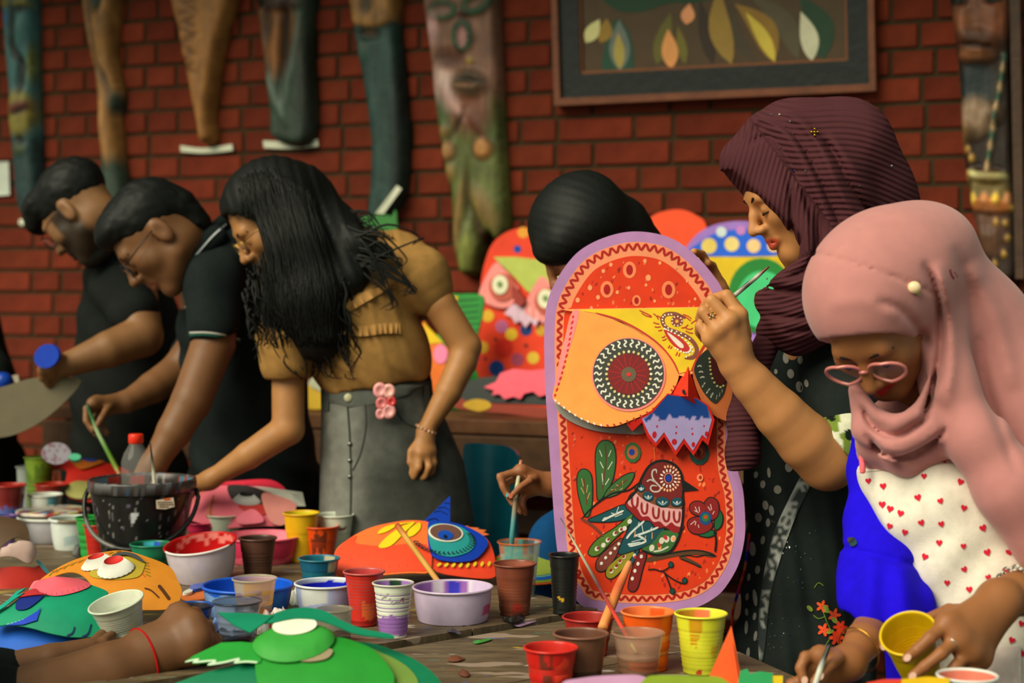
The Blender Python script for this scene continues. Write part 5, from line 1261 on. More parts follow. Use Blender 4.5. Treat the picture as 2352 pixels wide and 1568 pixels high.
    mb = MB(); spot(mb, *A((1050, 750))[0], 14, 13, HB, z, lin((130, 50, 34)), 0, 18); spot(mb, *A((1050, 752))[0], 4, 4, HB, z + .0003, lin((206, 160, 40)), 0, 10); mb.build('paisley_flower', PAP, brow, smooth=False)
    mb = MB()
    for i in range(9):
        t = i / 9 * 2 * math.pi; spot(mb, *A((1050 + 36 * math.cos(t), 750 + 34 * math.sin(t)))[0], 1.8, 1.8, HB, z + .0004, lin((226, 214, 190)), 0, 8)
    for q in spline(A((960, 805), (1010, 826), (1090, 870), (1145, 930), (1140, 968), (1100, 976), (1040, 945)), 6)[::2]: spot(mb, *q, 2.6, 1.8, HB, z + .0008, lin((232, 224, 206)), .6, 8)
    for q in spline(A((1010, 700), (955, 712), (950, 760), (1000, 808), (1080, 838), (1150, 885)), 5)[::2]: spot(mb, *q, 2.2, 1.6, HB, z + .0006, lin((232, 224, 206)), .6, 8)
    for q in A((1160, 940), (1162, 970), (1140, 990), (1115, 1008)): spot(mb, *q, 2.2, 1.8, HB, z + .0006, lin((232, 224, 206)), .6, 8)
    o2 = mb.build('paisley_dots', PAP, brow, smooth=False); o2['kind'] = 'stuff'
    for q in (((780, 672), (820, 690), (870, 715)), ((795, 690), (830, 712), (872, 722)), ((880, 695), (905, 715), (918, 740)), ((905, 712), (930, 722), (935, 745)), ((880, 760), (905, 768), (925, 772)), ((890, 790), (912, 795), (935, 790)), ((915, 820), (935, 818), (945, 812)), ((940, 870), (958, 865), (965, 855)), ((945, 890), (965, 885), (975, 875)), ((985, 945), (995, 935), (998, 922)), ((1000, 950), (1012, 940), (1012, 930)), ((1040, 1000), (1050, 985), (1052, 972)), ((1060, 1005), (1068, 992), (1070, 980)), ((1065, 705), (1110, 720), (1150, 750)), ((1090, 700), (1130, 715), (1155, 735)), ((1080, 800), (1110, 795), (1130, 775)), ((1110, 800), (1140, 810), (1165, 800)), ((1110, 820), (1140, 835), (1165, 838)), ((1150, 770), (1175, 750), (1195, 745))):
        ink('red_flick', A(*q), 2.8, (176, 36, 20), z, brow, HB, n=4)
    # left eye sheet, curling away from the board at the bottom
    ex, ey = A((705, 1130))[0]
    he = lambda p: .012 + .00012 * (p[:, 1] - 715)
    eye_poly = sm(A((305, 680), (420, 690), (600, 742), (780, 832), (930, 942), (1030, 1052), (1064, 1135), (1030, 1235), (960, 1325), (850, 1402), (720, 1462), (600, 1502), (480, 1492), (360, 1442), (250, 1372), (172, 1308), (185, 1200), (210, 1050), (250, 880)), 4)
    es = raised('eye_sheet', eye_poly, (244, 150, 66), .014, .0015, he, res=12, side=lin((200, 190, 170)))
    HE = Surf(o, n, he)
    mb = MB(); plate(mb, sm(A((172, 1312), (250, 1376), (360, 1446), (480, 1500), (600, 1512), (740, 1470), (830, 1520), (800, 1556), (700, 1556), (540, 1545), (400, 1515), (270, 1455), (195, 1385)), 4), S, .001, .020, lin((150, 146, 136)), res=10); mb.build('paper_underside', PAP, es)
    mb = MB(); plate(mb, sm(A((300, 690), (350, 690), (300, 900), (250, 1050), (215, 1200), (190, 1200), (215, 1040), (255, 870)), 4), HE, .0002, .0158, lin((240, 130, 130)), res=8); mb.build('pink_edge', PAP, es)
    for i in range(15):
        t = i / 14.0; x = 308 - 125 * t + 18 * math.sin(t * 3); y = 720 + 560 * t
        mb = MB(); spot(mb, *A((x, y))[0], 2.2, 3.8 + 1.2 * (i % 2), HE, .0164, lin((206, 34, 30)), .5, 10); mb.build('red_stitch', PAP, es, smooth=False)
    for i, q in enumerate(spline(A((190, 1318), (290, 1396), (420, 1466), (560, 1496), (700, 1466), (840, 1404), (960, 1318), (1030, 1220)), 3)):
        mb = MB(); spot(mb, *q, 3.6, 2.4, HE, .0164, lin((226, 206, 186) if i < 9 else (176, 44, 30)), .8, 10); mb.build('edge_stitch', PAP, es, smooth=False)
    # eye disc
    def ring(nm, rx, c, off, parent, dx=0, dy=0, n=40):
        mb = MB(); plate(mb, ellp(ex + dx, ey + dy, rx, rx * 1.0, 0, n), HE, .0006, off, lin(c), res=10); return mb.build(nm, PAP, parent)
    ring('pink_rim', 84, (226, 126, 120), .0165, es, 1, 1)
    di = ring('charcoal_disc', 80, (58, 58, 50), .0175, es, 0, -1)
    ri = ring('maroon_iris', 47, (116, 20, 22), .0185, es, 1, 0)
    for i in range(16):
        t = i / 16 * 2 * math.pi + .1; a, b = (18, 40 + 4 * (i % 3))
        ink('iris_ray', [(ex + 1 + a * math.cos(t), ey + a * math.sin(t)), (ex + 1 + b * math.cos(t + .04), ey + b * math.sin(t + .04))], 3.2, (190, 24, 22), .0194, es, HE)
    ring('grey_pupil', 17, (96, 80, 60), .0195, es, 1, 1)
    mb = MB(); spot(mb, ex + 1, ey + 1, 5, 4.5, HE, .0208, lin((214, 34, 24))); mb.build('pupil_dot', PAP, es, smooth=False)
    for i in range(28):
        t = i / 28 * 2 * math.pi
        mb = MB(); spot(mb, ex + 1 + 50.5 * math.cos(t), ey + 51 * math.sin(t), 3.4, 3.0, HE, .0195, lin((206, 186, 120) if i % 3 else (222, 214, 180)), t, 10); mb.build('gold_dot', PAP, es, smooth=False)
    for i in range(30):
        t = i / 30 * 2 * math.pi; c = np.array([math.cos(t), math.sin(t)]); d = np.array([-c[1], c[0]]); q = np.array([ex, ey - 1]) + c * 69
        k = 1.0 if i % 2 else .9
        ink('white_squiggle', [tuple(q - c * 9 * k + d * 2), tuple(q - c * 3 - d * 3.0), tuple(q + c * 3 + d * 3.0), tuple(q + c * 9 * k - d * 2)], 3.6, (214, 212, 196), .0186, es, HE, n=4)
    # right eye, turned away; its shade is put into darker colours
    hr = lambda p: .012 + .0003 * (1690 - p[:, 0])
    r2 = raised('eye_sheet', sm(A((1160, 1112), (1230, 1000), (1300, 930), (1440, 1100), (1465, 1330), (1430, 1452), (1370, 1452), (1290, 1404), (1220, 1312)), 4), (206, 112, 62), .012, .0015, hr)
    HR = Surf(o, n, hr)
    mb = MB(); plate(mb, sm(A((1172, 1090), (1215, 1000), (1290, 960), (1400, 1100), (1392, 1240), (1355, 1310), (1312, 1336), (1240, 1262), (1190, 1165)), 4), HR, .0006, .0145, lin((46, 54, 46)), res=10); dk = mb.build('charcoal_disc', PAP, r2)
    mb = MB(); plate(mb, sm(A((1290, 1010), (1400, 1100), (1390, 1195), (1340, 1200), (1300, 1130)), 4), HR, .0006, .0155, lin((70, 24, 22)), res=10); mb.build('maroon_iris', PAP, r2)
    for q in (((1195, 1080), (1212, 1070), (1225, 1080)), ((1205, 1120), (1222, 1112), (1236, 1120)), ((1215, 1160), (1230, 1150), (1246, 1155)), ((1228, 1225), (1244, 1200), (1235, 1215), (1250, 1190)), ((1258, 1270), (1278, 1240), (1266, 1255), (1286, 1232)), ((1290, 1300), (1300, 1268), (1296, 1285), (1308, 1262)), ((1330, 1310), (1336, 1278)), ((1352, 1290), (1356, 1262)), ((1372, 1260), (1372, 1235))):
        ink('white_squiggle', A(*q), 3, (176, 180, 160), .0156, r2, HR, n=4)
    for q in A((1280, 1020), (1284, 1045), (1286, 1075), (1288, 1100), (1292, 1130), (1302, 1160), (1316, 1190), (1336, 1215), (1360, 1222), (1380, 1212)):
        mb = MB(); spot(mb, *q, 2.8, 2.4, HR, .0164, lin((186, 172, 110)), 0, 10); mb.build('gold_dot', PAP, r2, smooth=False)
    # whisker feathers
    hw = lambda p: .024 + .0002 * (1046 - p[:, 1])
    wf = [(1534, 905), (1494, 947), (1468, 962), (1440, 972), (1454, 990), (1476, 970), (1487, 1002), (1507, 1026), (1526, 1003), (1552, 1046), (1571, 1018), (1593, 1046), (1613, 1010), (1626, 1022), (1640, 964), (1625, 930), (1600, 915)]
    w = raised('whisker_sheet', wf, (206, 34, 24), .0145, .0015, hw, res=9)
    HW = Surf(o, n, hw)
    cw = lambda p: np.where((p[:, 1] < 952 + 16 * hnoise(p[:, 0] / 9.0, 4))[:, None], lin((20, 66, 140)), lin((172, 156, 206)))
    mb = MB(); plate(mb, [(1534, 908), (1500, 948), (1476, 962), (1492, 996), (1507, 1016), (1526, 992), (1552, 1034), (1571, 1006), (1591, 1034), (1612, 998), (1622, 1006), (1634, 964), (1622, 932), (1600, 917)], HW, .0004, .0164, res=5, cfn=cw); lv = mb.build('lavender_feathers', PAP, w)
    for x, y, rx, ry in ((1504, 998, 5, 8), (1549, 1014, 6, 7), (1592, 1020, 4, 6), (1622, 996, 4, 6), (1510, 979, 2, 3), (1515, 965, 1.6, 2.4), (1553, 994, 2, 3), (1554, 980, 1.6, 2.5), (1590, 996, 2, 3), (1589, 984, 1.5, 2), (1616, 978, 1.6, 2.4)):
        mb = MB(); spot(mb, x, y, rx, ry, HW, .0172, lin((190, 30, 40)), .1); mb.build('red_spot', PAP, w, smooth=False)
    # folded beak
    p3 = [S.pt([A((1130, 1075))[0]], .050)[0], S.pt([A((1003, 1286))[0]], .044)[0], S.pt([A((1236, 1398))[0]], .044)[0], S.pt([A((1128, 1290))[0]], .088)[0], S.pt([A((1150, 1330))[0]], .020)[0]]
    mb = MB(); v = np.array(p3)
    mb.add(v[[0, 1, 3]], [(0, 1, 2)], lin((226, 46, 24))); mb.add(v[[0, 3, 2]], [(0, 1, 2)], lin((226, 46, 24))); mb.add(v[[1, 2, 3]], [(0, 1, 2)], lin((214, 44, 26))); mb.add(v[[1, 4, 2]], [(0, 1, 2)], lin((70, 70, 64)))
    bk = mb.build('beak', PAP, root, smooth=False)
    SB = Surf(S.pt([A((1100, 1255))[0]], .084)[0], n); mb = MB(); spot(mb, *A((1100, 1255))[0], 4, 7, SB, .002, lin((40, 30, 30)), -.3); mb.build('nostril', PAP, bk, smooth=False)

    # ---- the painted folk bird and plants
    K = (14, 16, 14); q0 = F + .0006
    lay = [q0]
    def fig(nm, poly, c, parent=board, line=True, w=5.0, k=4, off=None):
        p = sm(B(*poly), k); off = lay[0] if off is None else off
        if line:
            mb = MB(); cl = np.concatenate([p, p[:2]]); stroke(mb, cl, w, S, off + .0001, lin(K), smooth=False, taper=False); oo = mb.build('outline', PAP, parent)
        mb = MB(); plate(mb, p, S, .0002, off, lin(c)); r = mb.build(nm, PAP, parent, smooth=False)
        lay[0] += .00005
        return r
    def ln(nm, pts, w, c, up=.0004, parent=board): return ink(nm, B(*pts), w, c, lay[0] + up, parent, S, n=5)
    def dt(nm, pts, rx, ry, c, rot=0, up=.0005, parent=board):
        for p in B(*pts):
            mb = MB(); spot(mb, *p, rx, ry, S, lay[0] + up, lin(c), rot, 10); mb.build(nm, PAP, parent, smooth=False)
    WH, PE = (214, 206, 192), (232, 150, 96)
    ln('stem', ((330, 785), (420, 690), (500, 630), (580, 585), (700, 560), (780, 500)), 4, K)
    ln('branch', ((320, 780), (400, 830), (450, 870), (500, 925)), 7, (120, 50, 34))
    ln('branch', ((830, 1110), (960, 1080), (1100, 1052), (1240, 1046), (1375, 1076)), 12, (84, 54, 30), .0001)
    ln('branch', ((1090, 1080), (1170, 1110), (1262, 1160)), 8, (84, 54, 30), .0001)
    ln('branch_line', ((1000, 1060), (1150, 1034), (1270, 1036), (1382, 1076)), 3, K); ln('branch_line', ((1090, 1082), (1160, 1070), (1230, 1080), (1300, 1066), (1380, 1078)), 2.6, K); ln('branch_line', ((1100, 1096), (1180, 1128), (1266, 1166)), 2.6, K)
    fig('leaf', ((462, 640), (450, 500), (440, 300), (462, 208), (515, 176), (572, 204), (594, 300), (580, 440), (540, 545)), (52, 96, 46))
    fig('leaf', ((366, 770), (318, 640), (298, 520), (306, 430), (350, 400), (400, 440), (412, 560), (404, 700)), (48, 100, 46))
    fig('leaf', ((508, 616), (560, 530), (660, 452), (738, 430), (702, 515), (610, 590)), (56, 96, 46))
    ln('leaf_vein', ((515, 200), (520, 330), (505, 460), (490, 560)), 2.4, (110, 30, 24)); ln('leaf_vein', ((345, 460), (360, 580), (372, 680)), 2.2, (120, 30, 24)); ln('leaf_vein', ((540, 590), (620, 530), (690, 475)), 2.2, (120, 30, 24))
    for q in (((470, 250), (490, 300)), ((560, 250), (540, 300)), ((475, 340), (500, 390)), ((570, 340), (535, 400)), ((490, 430), (498, 520)), ((545, 470), (515, 520))): ln('white_fleck', q, 5, WH)
    for q in (((330, 470), (345, 530)), ((325, 540), (350, 590)), ((378, 520), (368, 580)), ((395, 580), (375, 630)), ((560, 560), (600, 555)), ((600, 520), (620, 530)), ((630, 560), (650, 545)), ((650, 490), (650, 520))): ln('peach_fleck', q, 4, (214, 160, 100))
    # tail feathers, wing, body
    fig('teal_wing_tip', ((382, 800), (480, 752), (570, 712), (660, 680), (745, 720), (690, 775), (560, 806)), (16, 74, 80))
    fig('green_feather', ((765, 728), (700, 830), (560, 965), (470, 1058), (410, 1074), (386, 1040), (450, 950), (600, 850), (690, 775)), (78, 112, 34))
    fig('brown_feather', ((645, 940), (605, 1060), (530, 1170), (475, 1194), (444, 1165), (462, 1092), (560, 1000)), (116, 50, 38))
    fig('olive_feather', ((738, 1040), (690, 1125), (605, 1222), (552, 1250), (520, 1222), (540, 1160), (640, 1072)), (140, 132, 28))
    fig('teal_feather', ((775, 1028), (752, 1090), (722, 1135), (712, 1120), (735, 1060)), (18, 76, 88))
    fig('red_feather', ((832, 1062), (802, 1180), (765, 1318), (728, 1350), (696, 1322), (718, 1210), (770, 1062)), (120, 24, 24))
    fig('teal_wing', ((762, 722), (860, 790), (965, 852), (962, 925), (850, 985), (722, 1036), (622, 1056), (650, 960), (700, 860)), (16, 70, 78))
    fig('green_belly', ((965, 878), (1085, 898), (1065, 960), (1012, 1034), (900, 1056), (800, 1022), (885, 970)), (54, 98, 46))
    fig('red_scallops', ((690, 650), (760, 700), (900, 780), (1110, 830), (1100, 880), (1050, 892), (980, 850), (920, 860), (860, 800), (790, 800), (720, 735), (678, 690)), (140, 22, 24))
    fig('pink_scallops', ((742, 580), (850, 650), (980, 698), (1112, 712), (1108, 836), (1062, 838), (1030, 812), (985, 842), (940, 805), (890, 808), (850, 765), (800, 765), (760, 700), (712, 690), (690, 650)), (212, 150, 150))
    for x, y, r in ((745, 650, .2), (820, 700, .25), (910, 735, .1), (990, 760, .05), (1072, 765, 0)):
        c, s_ = math.cos(r), math.sin(r)
        ln('red_loop', [(x - 22 * c + dx * c, y + dy) for dx, dy in ((0, -45), (0, 10), (14, 42), (36, 40), (44, 10), (46, -40))], 5, (140, 22, 24))
        ln('white_fleck', ((x + 3, y - 30), (x + 2, y + 22)), 4.5, WH)
    fig('brown_collar', ((768, 522), (820, 560), (900, 608), (1000, 648), (1112, 625), (1114, 702), (1000, 700), (900, 676), (800, 625), (752, 572)), (116, 66, 42))
    for x, y, rx, ry, ro in ((795, 548, 9, 8, .6), (850, 612, 12, 10, .5), (962, 655, 15, 11, .15), (1074, 656, 13, 10, -.1)):
        mb = MB(); spot(mb, *B((x, y))[0], rx * 1.12, ry * 1.15, S, lay[0] + .0002, lin(K), ro, 16); spot(mb, *B((x, y - 4))[0], rx, ry, S, lay[0] + .0004, lin((20, 70, 84)), ro, 16); mb.build('collar_scale', PAP, board, smooth=False)
        ln('pale_curve', ((x - rx * 2.4, y - 6), (x, y + ry * 1.7), (x + rx * 2.4, y - 6)), 2.6, (150, 176, 180), .0006); dt('white_fleck', ((x, y),), 2, 3.2, WH, 0, .0007)
    fig('red_head', ((800, 485), (850, 390), (920, 342), (1000, 346), (1075, 392), (1110, 462), (1118, 560), (1105, 622), (1040, 646), (960, 636), (880, 602), (820, 552)), (110, 26, 24), w=7)
    mb = MB(); plate(mb, B((1112, 472), (1246, 562), (1122, 572)), S, .0002, lay[0] + .0003, lin(K)); mb.build('black_beak', PAP, board, smooth=False)
    ln('body_outline', ((1118, 560), (1122, 700), (1112, 830), (1080, 950), (1014, 1044), (900, 1064), (796, 1026)), 5.5, K); ln('body_outline', ((668, 665), (760, 560), (798, 470), (860, 372), (950, 332), (1050, 360), (1108, 440), (1124, 570)), 6, K)
    dt('eye_ring', ((1008, 468),), 10.5, 12.5, (206, 120, 110)); dt('eye_ring', ((1008, 468),), 8.5, 10.5, (20, 16, 16), 0, .0007); dt('eye_blue', ((1008, 468),), 6.5, 8, (16, 50, 150), 0, .0009)
    for i in range(14):
        t = i / 14 * 2 * math.pi; dt('eye_petal', ((1008 + 58 * math.cos(t), 470 + 62 * math.sin(t)),), 4, 2, (226, 206, 190), t)
    for i in range(16):
        t = -1.9 + i / 16 * 4.4; dt('eye_petal', ((1008 + 84 * math.cos(t), 470 + 94 * math.sin(t)),), 3.4, 2.2, (232, 170, 130), t)
    ln('white_curl', ((915, 430), (910, 402), (885, 410), (880, 450), (900, 490), (945, 540), (930, 570), (890, 572), (868, 550), (880, 525), (920, 530)), 3.4, (190, 176, 166)); ln('white_curl', ((838, 495), (870, 480), (905, 500)), 3.2, (190, 176, 166))
    for q in (((660, 720), (560, 765), (490, 800)), ((620, 690), (600, 745)), ((560, 740), (600, 748)), ((500, 780), (540, 770)), ((650, 745), (590, 770))): ln('white_fern', q, 4.6, (206, 206, 196))
    for q in (((820, 800), (720, 890), (680, 940)), ((780, 810), (760, 860)), ((930, 850), (830, 890), (740, 920)), ((880, 850), (860, 880)), ((760, 910), (830, 960), (700, 1000)), ((830, 935), (720, 965)), ((690, 985), (730, 980), (790, 970)), ((800, 830), (810, 890))): ln('white_fern', q, 4.6, (200, 206, 200))
    for q in (((750, 880), (740, 930)), ((880, 890), (880, 940)), ((830, 915), (822, 965))): ln('peach_fleck', q, 5, PE)
    dt('tail_dot', ((450, 1018), (500, 990), (535, 950), (590, 900), (635, 870), (665, 860), (705, 805)), 5, 6, WH, .5)
    dt('tail_dot_red', ((458, 1012), (540, 944), (596, 894), (640, 866)), 3, 3.6, (150, 30, 28), .5, .0008)
    dt('tail_dot', ((485, 1132), (518, 1088), (556, 1052), (590, 1015), (620, 980)), 3.4, 4, WH, .5)
    dt('tail_dot', ((565, 1195), (600, 1158), (632, 1118), (662, 1082)), 4, 5, WH, .6); dt('tail_dot_red', ((560, 1185), (602, 1150), (630, 1112), (658, 1078)), 3.2, 4, (140, 26, 26), .6, .0008)
    dt('tail_dot', ((726, 1250), (746, 1190), (770, 1135), (796, 1078), (742, 1070)), 3.6, 4.6, WH, .2); dt('tail_dot_red', ((748, 1084),), 3, 4, (190, 30, 30), 0, .0008)
    dt('belly_dot', ((995, 945), (878, 1012), (955, 955), (1045, 940)), 6, 8, (206, 196, 176), .3); dt('belly_dot', ((985, 930), (935, 990)), 4, 6, (190, 40, 34), -.4, .0008); dt('belly_dot', ((1048, 938), (940, 1010)), 4, 5.5, PE, .4, .0008)
    ln('white_curl', ((890, 1040), (950, 1030), (1010, 1000)), 4, (190, 196, 176))
    # flower
    fig('flower_leaf', ((1400, 720), (1428, 770), (1415, 840), (1375, 868), (1370, 800)), (24, 90, 50)); fig('flower_leaf', ((1238, 905), (1300, 880), (1365, 880), (1370, 905), (1310, 925)), (24, 90, 50))
    for poly in (((1250, 760), (1185, 730), (1178, 680), (1215, 652), (1270, 660), (1300, 710)), ((1300, 720), (1292, 660), (1330, 622), (1380, 640), (1398, 700), (1385, 770), (1330, 790)), ((1250, 770), (1175, 790), (1158, 840), (1190, 890), (1260, 900), (1330, 870), (1350, 820), (1300, 800))): fig('flower_petal', poly, (134, 24, 24))
    dt('flower_heart', ((1296, 780),), 14, 16, (20, 70, 130), 0, .0006); dt('flower_heart', ((1297, 776),), 9, 10, (40, 110, 60), 0, .0009); dt('flower_heart', ((1298, 772),), 4, 4.5, (206, 60, 24), 0, .0012)
    for q in (((1215, 690), (1235, 735)), ((1245, 690), (1250, 730)), ((1210, 720), (1245, 738)), ((1335, 670), (1345, 715)), ((1315, 690), (1335, 720)), ((1365, 725), (1352, 750)), ((1180, 830), (1215, 800)), ((1215, 835), (1222, 805)), ((1245, 855), (1240, 830))): ln('white_fleck', q, 4.6, (214, 190, 186))
    ln('stem', ((1362, 880), (1378, 950), (1370, 1045)), 4.5, K)
    for q in (((845, 1182), (900, 1178), (960, 1192), (1030, 1150)), ((960, 1192), (1020, 1240), (1080, 1275), (1130, 1290)), ((978, 1208), (1005, 1270), (1032, 1345))): ln('stem', q, 3.2, K)
    dt('berry', ((1026, 1142), (1134, 1266), (1038, 1348)), 6.5, 8, K); dt('berry', ((1026, 1142), (1134, 1266), (1038, 1348)), 4.8, 6, (12, 66, 60), 0, .0008)
    dt('target_ring', ((728, 268),), 19.5, 24, (48, 96, 50)); dt('target_ring', ((728, 266),), 13, 16, (176, 90, 50), 0, .0007); dt('target_heart', ((722, 266),), 7, 7.5, (16, 60, 140), 0, .0009)
    dt('target_ring', ((1248, 275),), 23.5, 27, (22, 66, 54)); dt('target_ring', ((1248, 262),), 15, 19, (150, 40, 24), 0, .0007); dt('target_ring', ((1248, 262),), 9, 10, (196, 100, 60), 0, .0009); dt('target_heart', ((1245, 270),), 5, 8, (120, 20, 20), 0, .0011)
    ln('red_drip', ((1245, 280), (1256, 420)), 3, (130, 20, 18)); dt('peach_spot', ((1254, 464),), 7.5, 9, (236, 130, 84)); dt('target_heart', ((1256, 462),), 3.5, 4.5, (160, 30, 20), 0, .0008)
    ln('peach_streak', ((897, 235), (903, 320)), 6, (216, 100, 50), .0001)
    return S
OWL = big_owl()
# ------------------------------------------------------------------ people: smooth blended solids, meshed by surface nets
from mathutils.bvhtree import BVHTree

def nrm(v):
    v = np.asarray(v, float); return v / np.linalg.norm(v)

class Solid:
    def __init__(s, vox): s.vox = vox; s.pr = []
    def cap(s, a, b, ra, rb, k=.012, op='+'):
        a, b = np.array(a, float), np.array(b, float); R = max(ra, rb)
        s.pr.append(('c', (a, b, ra, rb), np.minimum(a, b) - R, np.maximum(a, b) + R, k, op)); return s
    def ell(s, c, r, R=None, k=.02, op='+'):
        c = np.array(c, float); r = np.array(r, float); R = np.eye(3) if R is None else np.array(R, float)
        ext = np.sqrt(((R * r[:, None]) ** 2).sum(0))
        s.pr.append(('e', (c, r, R), c - ext, c + ext, k, op)); return s
    def half(s, q, n, c, rad, k=.004):
        """cut away what lies beyond the plane (q, n) within a ball"""
        s.pr.append(('h', (np.array(q, float), nrm(n), np.array(c, float), rad), np.array(c) - rad, np.array(c) + rad, k, '-')); return s
    def chain(s, pts, rad, k=.012, k0=None):
        for i in range(len(pts) - 1):
            s.cap(pts[i], pts[i + 1], rad[i], rad[i + 1], (k0 if (i == 0 and k0 is not None) else k))
        return s
    # pixel versions
    def pc(s, a, b, ra, rb, k=.012, op='+'):
        return s.cap(P(*a), P(*b), ra * a[2] / FPX, rb * b[2] / FPX, k, op)
    def pch(s, pts, k=.012, k0=None):
        return s.chain([P(*p[:3]) for p in pts], [p[3] * p[2] / FPX for p in pts], k, k0)
    def pe(s, c, r, R=None, k=.02, op='+'):
        f = c[2] / FPX; return s.ell(P(*c), (r[0] * f, r[1] * f, r[2] * f), R, k, op)
    def field(s, warp=None, pad=.012):
        h = s.vox
        pos = [p for p in s.pr if p[5] == '+']
        lo = np.min([p[2] for p in pos], 0) - pad - 2 * h; hi = np.max([p[3] for p in pos], 0) + pad + 2 * h
        n = np.ceil((hi - lo) / h).astype(int) + 1
        f = np.full(n, .08, np.float32)
        ax = [lo[i] + h * np.arange(n[i]) for i in range(3)]
        for typ, a, mn, mx, k, op in s.pr:
            m = k + 4 * h
            i0 = np.clip(np.floor((mn - m - lo) / h).astype(int), 0, n); i1 = np.clip(np.ceil((mx + m - lo) / h).astype(int) + 1, 0, n)
            if (i1 <= i0).any(): continue
            sl = tuple(slice(i0[i], i1[i]) for i in range(3))
            X = (ax[0][sl[0]][:, None, None]).astype(np.float32); Y = (ax[1][sl[1]][None, :, None]).astype(np.float32); Z = (ax[2][sl[2]][None, None, :]).astype(np.float32)
            if typ == 'c':
                A, B, ra, rb = a; d = B - A; L = float(d @ d) + 1e-12
                t = ((X - A[0]) * d[0] + (Y - A[1]) * d[1] + (Z - A[2]) * d[2]) / L; t = np.clip(t, 0, 1)
                D = np.sqrt((X - A[0] - t * d[0]) ** 2 + (Y - A[1] - t * d[1]) ** 2 + (Z - A[2] - t * d[2]) ** 2) - (ra + (rb - ra) * t)
            elif typ == 'e':
                c, r, R = a; q = []
                for i in range(3): q.append(((X - c[0]) * R[i, 0] + (Y - c[1]) * R[i, 1] + (Z - c[2]) * R[i, 2]) / r[i])
                k0 = np.sqrt(q[0] ** 2 + q[1] ** 2 + q[2] ** 2); k1 = np.sqrt((q[0] / r[0]) ** 2 + (q[1] / r[1]) ** 2 + (q[2] / r[2]) ** 2) + 1e-6
                D = k0 * (k0 - 1) / k1
            else:
                q, nn, c, rad = a
                D = np.maximum(-((X - q[0]) * nn[0] + (Y - q[1]) * nn[1] + (Z - q[2]) * nn[2]), np.sqrt((X - c[0]) ** 2 + (Y - c[1]) ** 2 + (Z - c[2]) ** 2) - rad)
            g = f[sl]
            if op == '+':
                hh = np.maximum(k - np.abs(g - D), 0) / k; f[sl] = np.minimum(g, D) - hh * hh * k * .25
            else:
                D = -D; hh = np.maximum(k - np.abs(g - D), 0) / k; f[sl] = np.maximum(g, D) + hh * hh * k * .25
        if warp is not None:
            idx = np.argwhere(np.abs(f) < .03)
            p = lo + idx * h
            f[idx[:, 0], idx[:, 1], idx[:, 2]] += warp(p).astype(np.float32)
        return f, lo
    def mesh(s, warp=None):
        f, lo = s.field(warp); h = s.vox
        f[0] = f[-1] = .05; f[:, 0] = f[:, -1] = .05; f[:, :, 0] = f[:, :, -1] = .05
        ins = f < 0
        cnt = np.zeros(tuple(np.array(f.shape) - 1), np.int8)
        for i in (0, 1):
            for j in (0, 1):
                for k in (0, 1):
                    cnt += ins[i:f.shape[0] - 1 + i, j:f.shape[1] - 1 + j, k:f.shape[2] - 1 + k]
        act = (cnt > 0) & (cnt < 8)
        cell = np.argwhere(act)
        vid = np.full(cnt.shape, -1, np.int32); vid[act] = np.arange(len(cell))
        val = {}
        for i in (0, 1):
            for j in (0, 1):
                for k in (0, 1): val[(i, j, k)] = f[cell[:, 0] + i, cell[:, 1] + j, cell[:, 2] + k]
        acc = np.zeros((len(cell), 3)); num = np.zeros(len(cell))
        cor = list(val)
        for a in cor:
            for ax_ in range(3):
                if a[ax_] == 0:
                    b = list(a); b[ax_] = 1; b = tuple(b)
                    va, vb = val[a], val[b]; m = (va < 0) != (vb < 0)
                    t = np.where(m, va / (va - vb + 1e-12), 0)
                    p = np.array(a, float)[None, :] + t[:, None] * (np.array(b) - np.array(a))[None, :]
                    acc += np.where(m[:, None], p, 0); num += m
        v = lo + (cell + acc / num[:, None]) * h
        F = []
        for ax_ in range(3):
            o1, o2 = [(1, 2), (2, 0), (0, 1)][ax_]
            sa = [slice(None)] * 3; sb = [slice(None)] * 3; sa[ax_] = slice(0, -1); sb[ax_] = slice(1, None)
            A, B = ins[tuple(sa)], ins[tuple(sb)]
            e = np.argwhere(A != B); e = e[(e[:, o1] > 0) & (e[:, o2] > 0) & (e[:, o1] < cnt.shape[o1]) & (e[:, o2] < cnt.shape[o2])]
            fl = A[e[:, 0], e[:, 1], e[:, 2]]
            def g(d1, d2):
                q = e.copy(); q[:, o1] += d1; q[:, o2] += d2; return vid[q[:, 0], q[:, 1], q[:, 2]]
            q = np.stack([g(-1, -1), g(0, -1), g(0, 0), g(-1, 0)], 1)
            q[~fl] = q[~fl][:, ::-1]
            F.append(q)
        return v, np.concatenate(F)

def build_solid(name, v, F, col, m, parent):
    org = np.zeros(3); q = parent
    while q is not None:
        org = org + np.array(q.location); q = q.parent
    me = bpy.data.meshes.new(name)
    me.vertices.add(len(v)); me.vertices.foreach_set('co', (v - org).astype(np.float32).ravel())
    me.loops.add(F.size); me.loops.foreach_set('vertex_index', F.astype(np.int32).ravel())
    me.polygons.add(len(F)); me.polygons.foreach_set('loop_start', np.arange(0, F.size, 4, dtype=np.int32))
    me.polygons.foreach_set('use_smooth', np.ones(len(F), bool))
    me.update(calc_edges=True); me.validate()
    ca = me.color_attributes.new('Col', 'FLOAT_COLOR', 'POINT')
    c = np.ones((len(v), 4), np.float32); c[:, :3] = col; ca.data.foreach_set('color', c.ravel())
    me.materials.append(m)
    o = bpy.data.objects.new(name, me); COL.objects.link(o); o.parent = parent
    return o

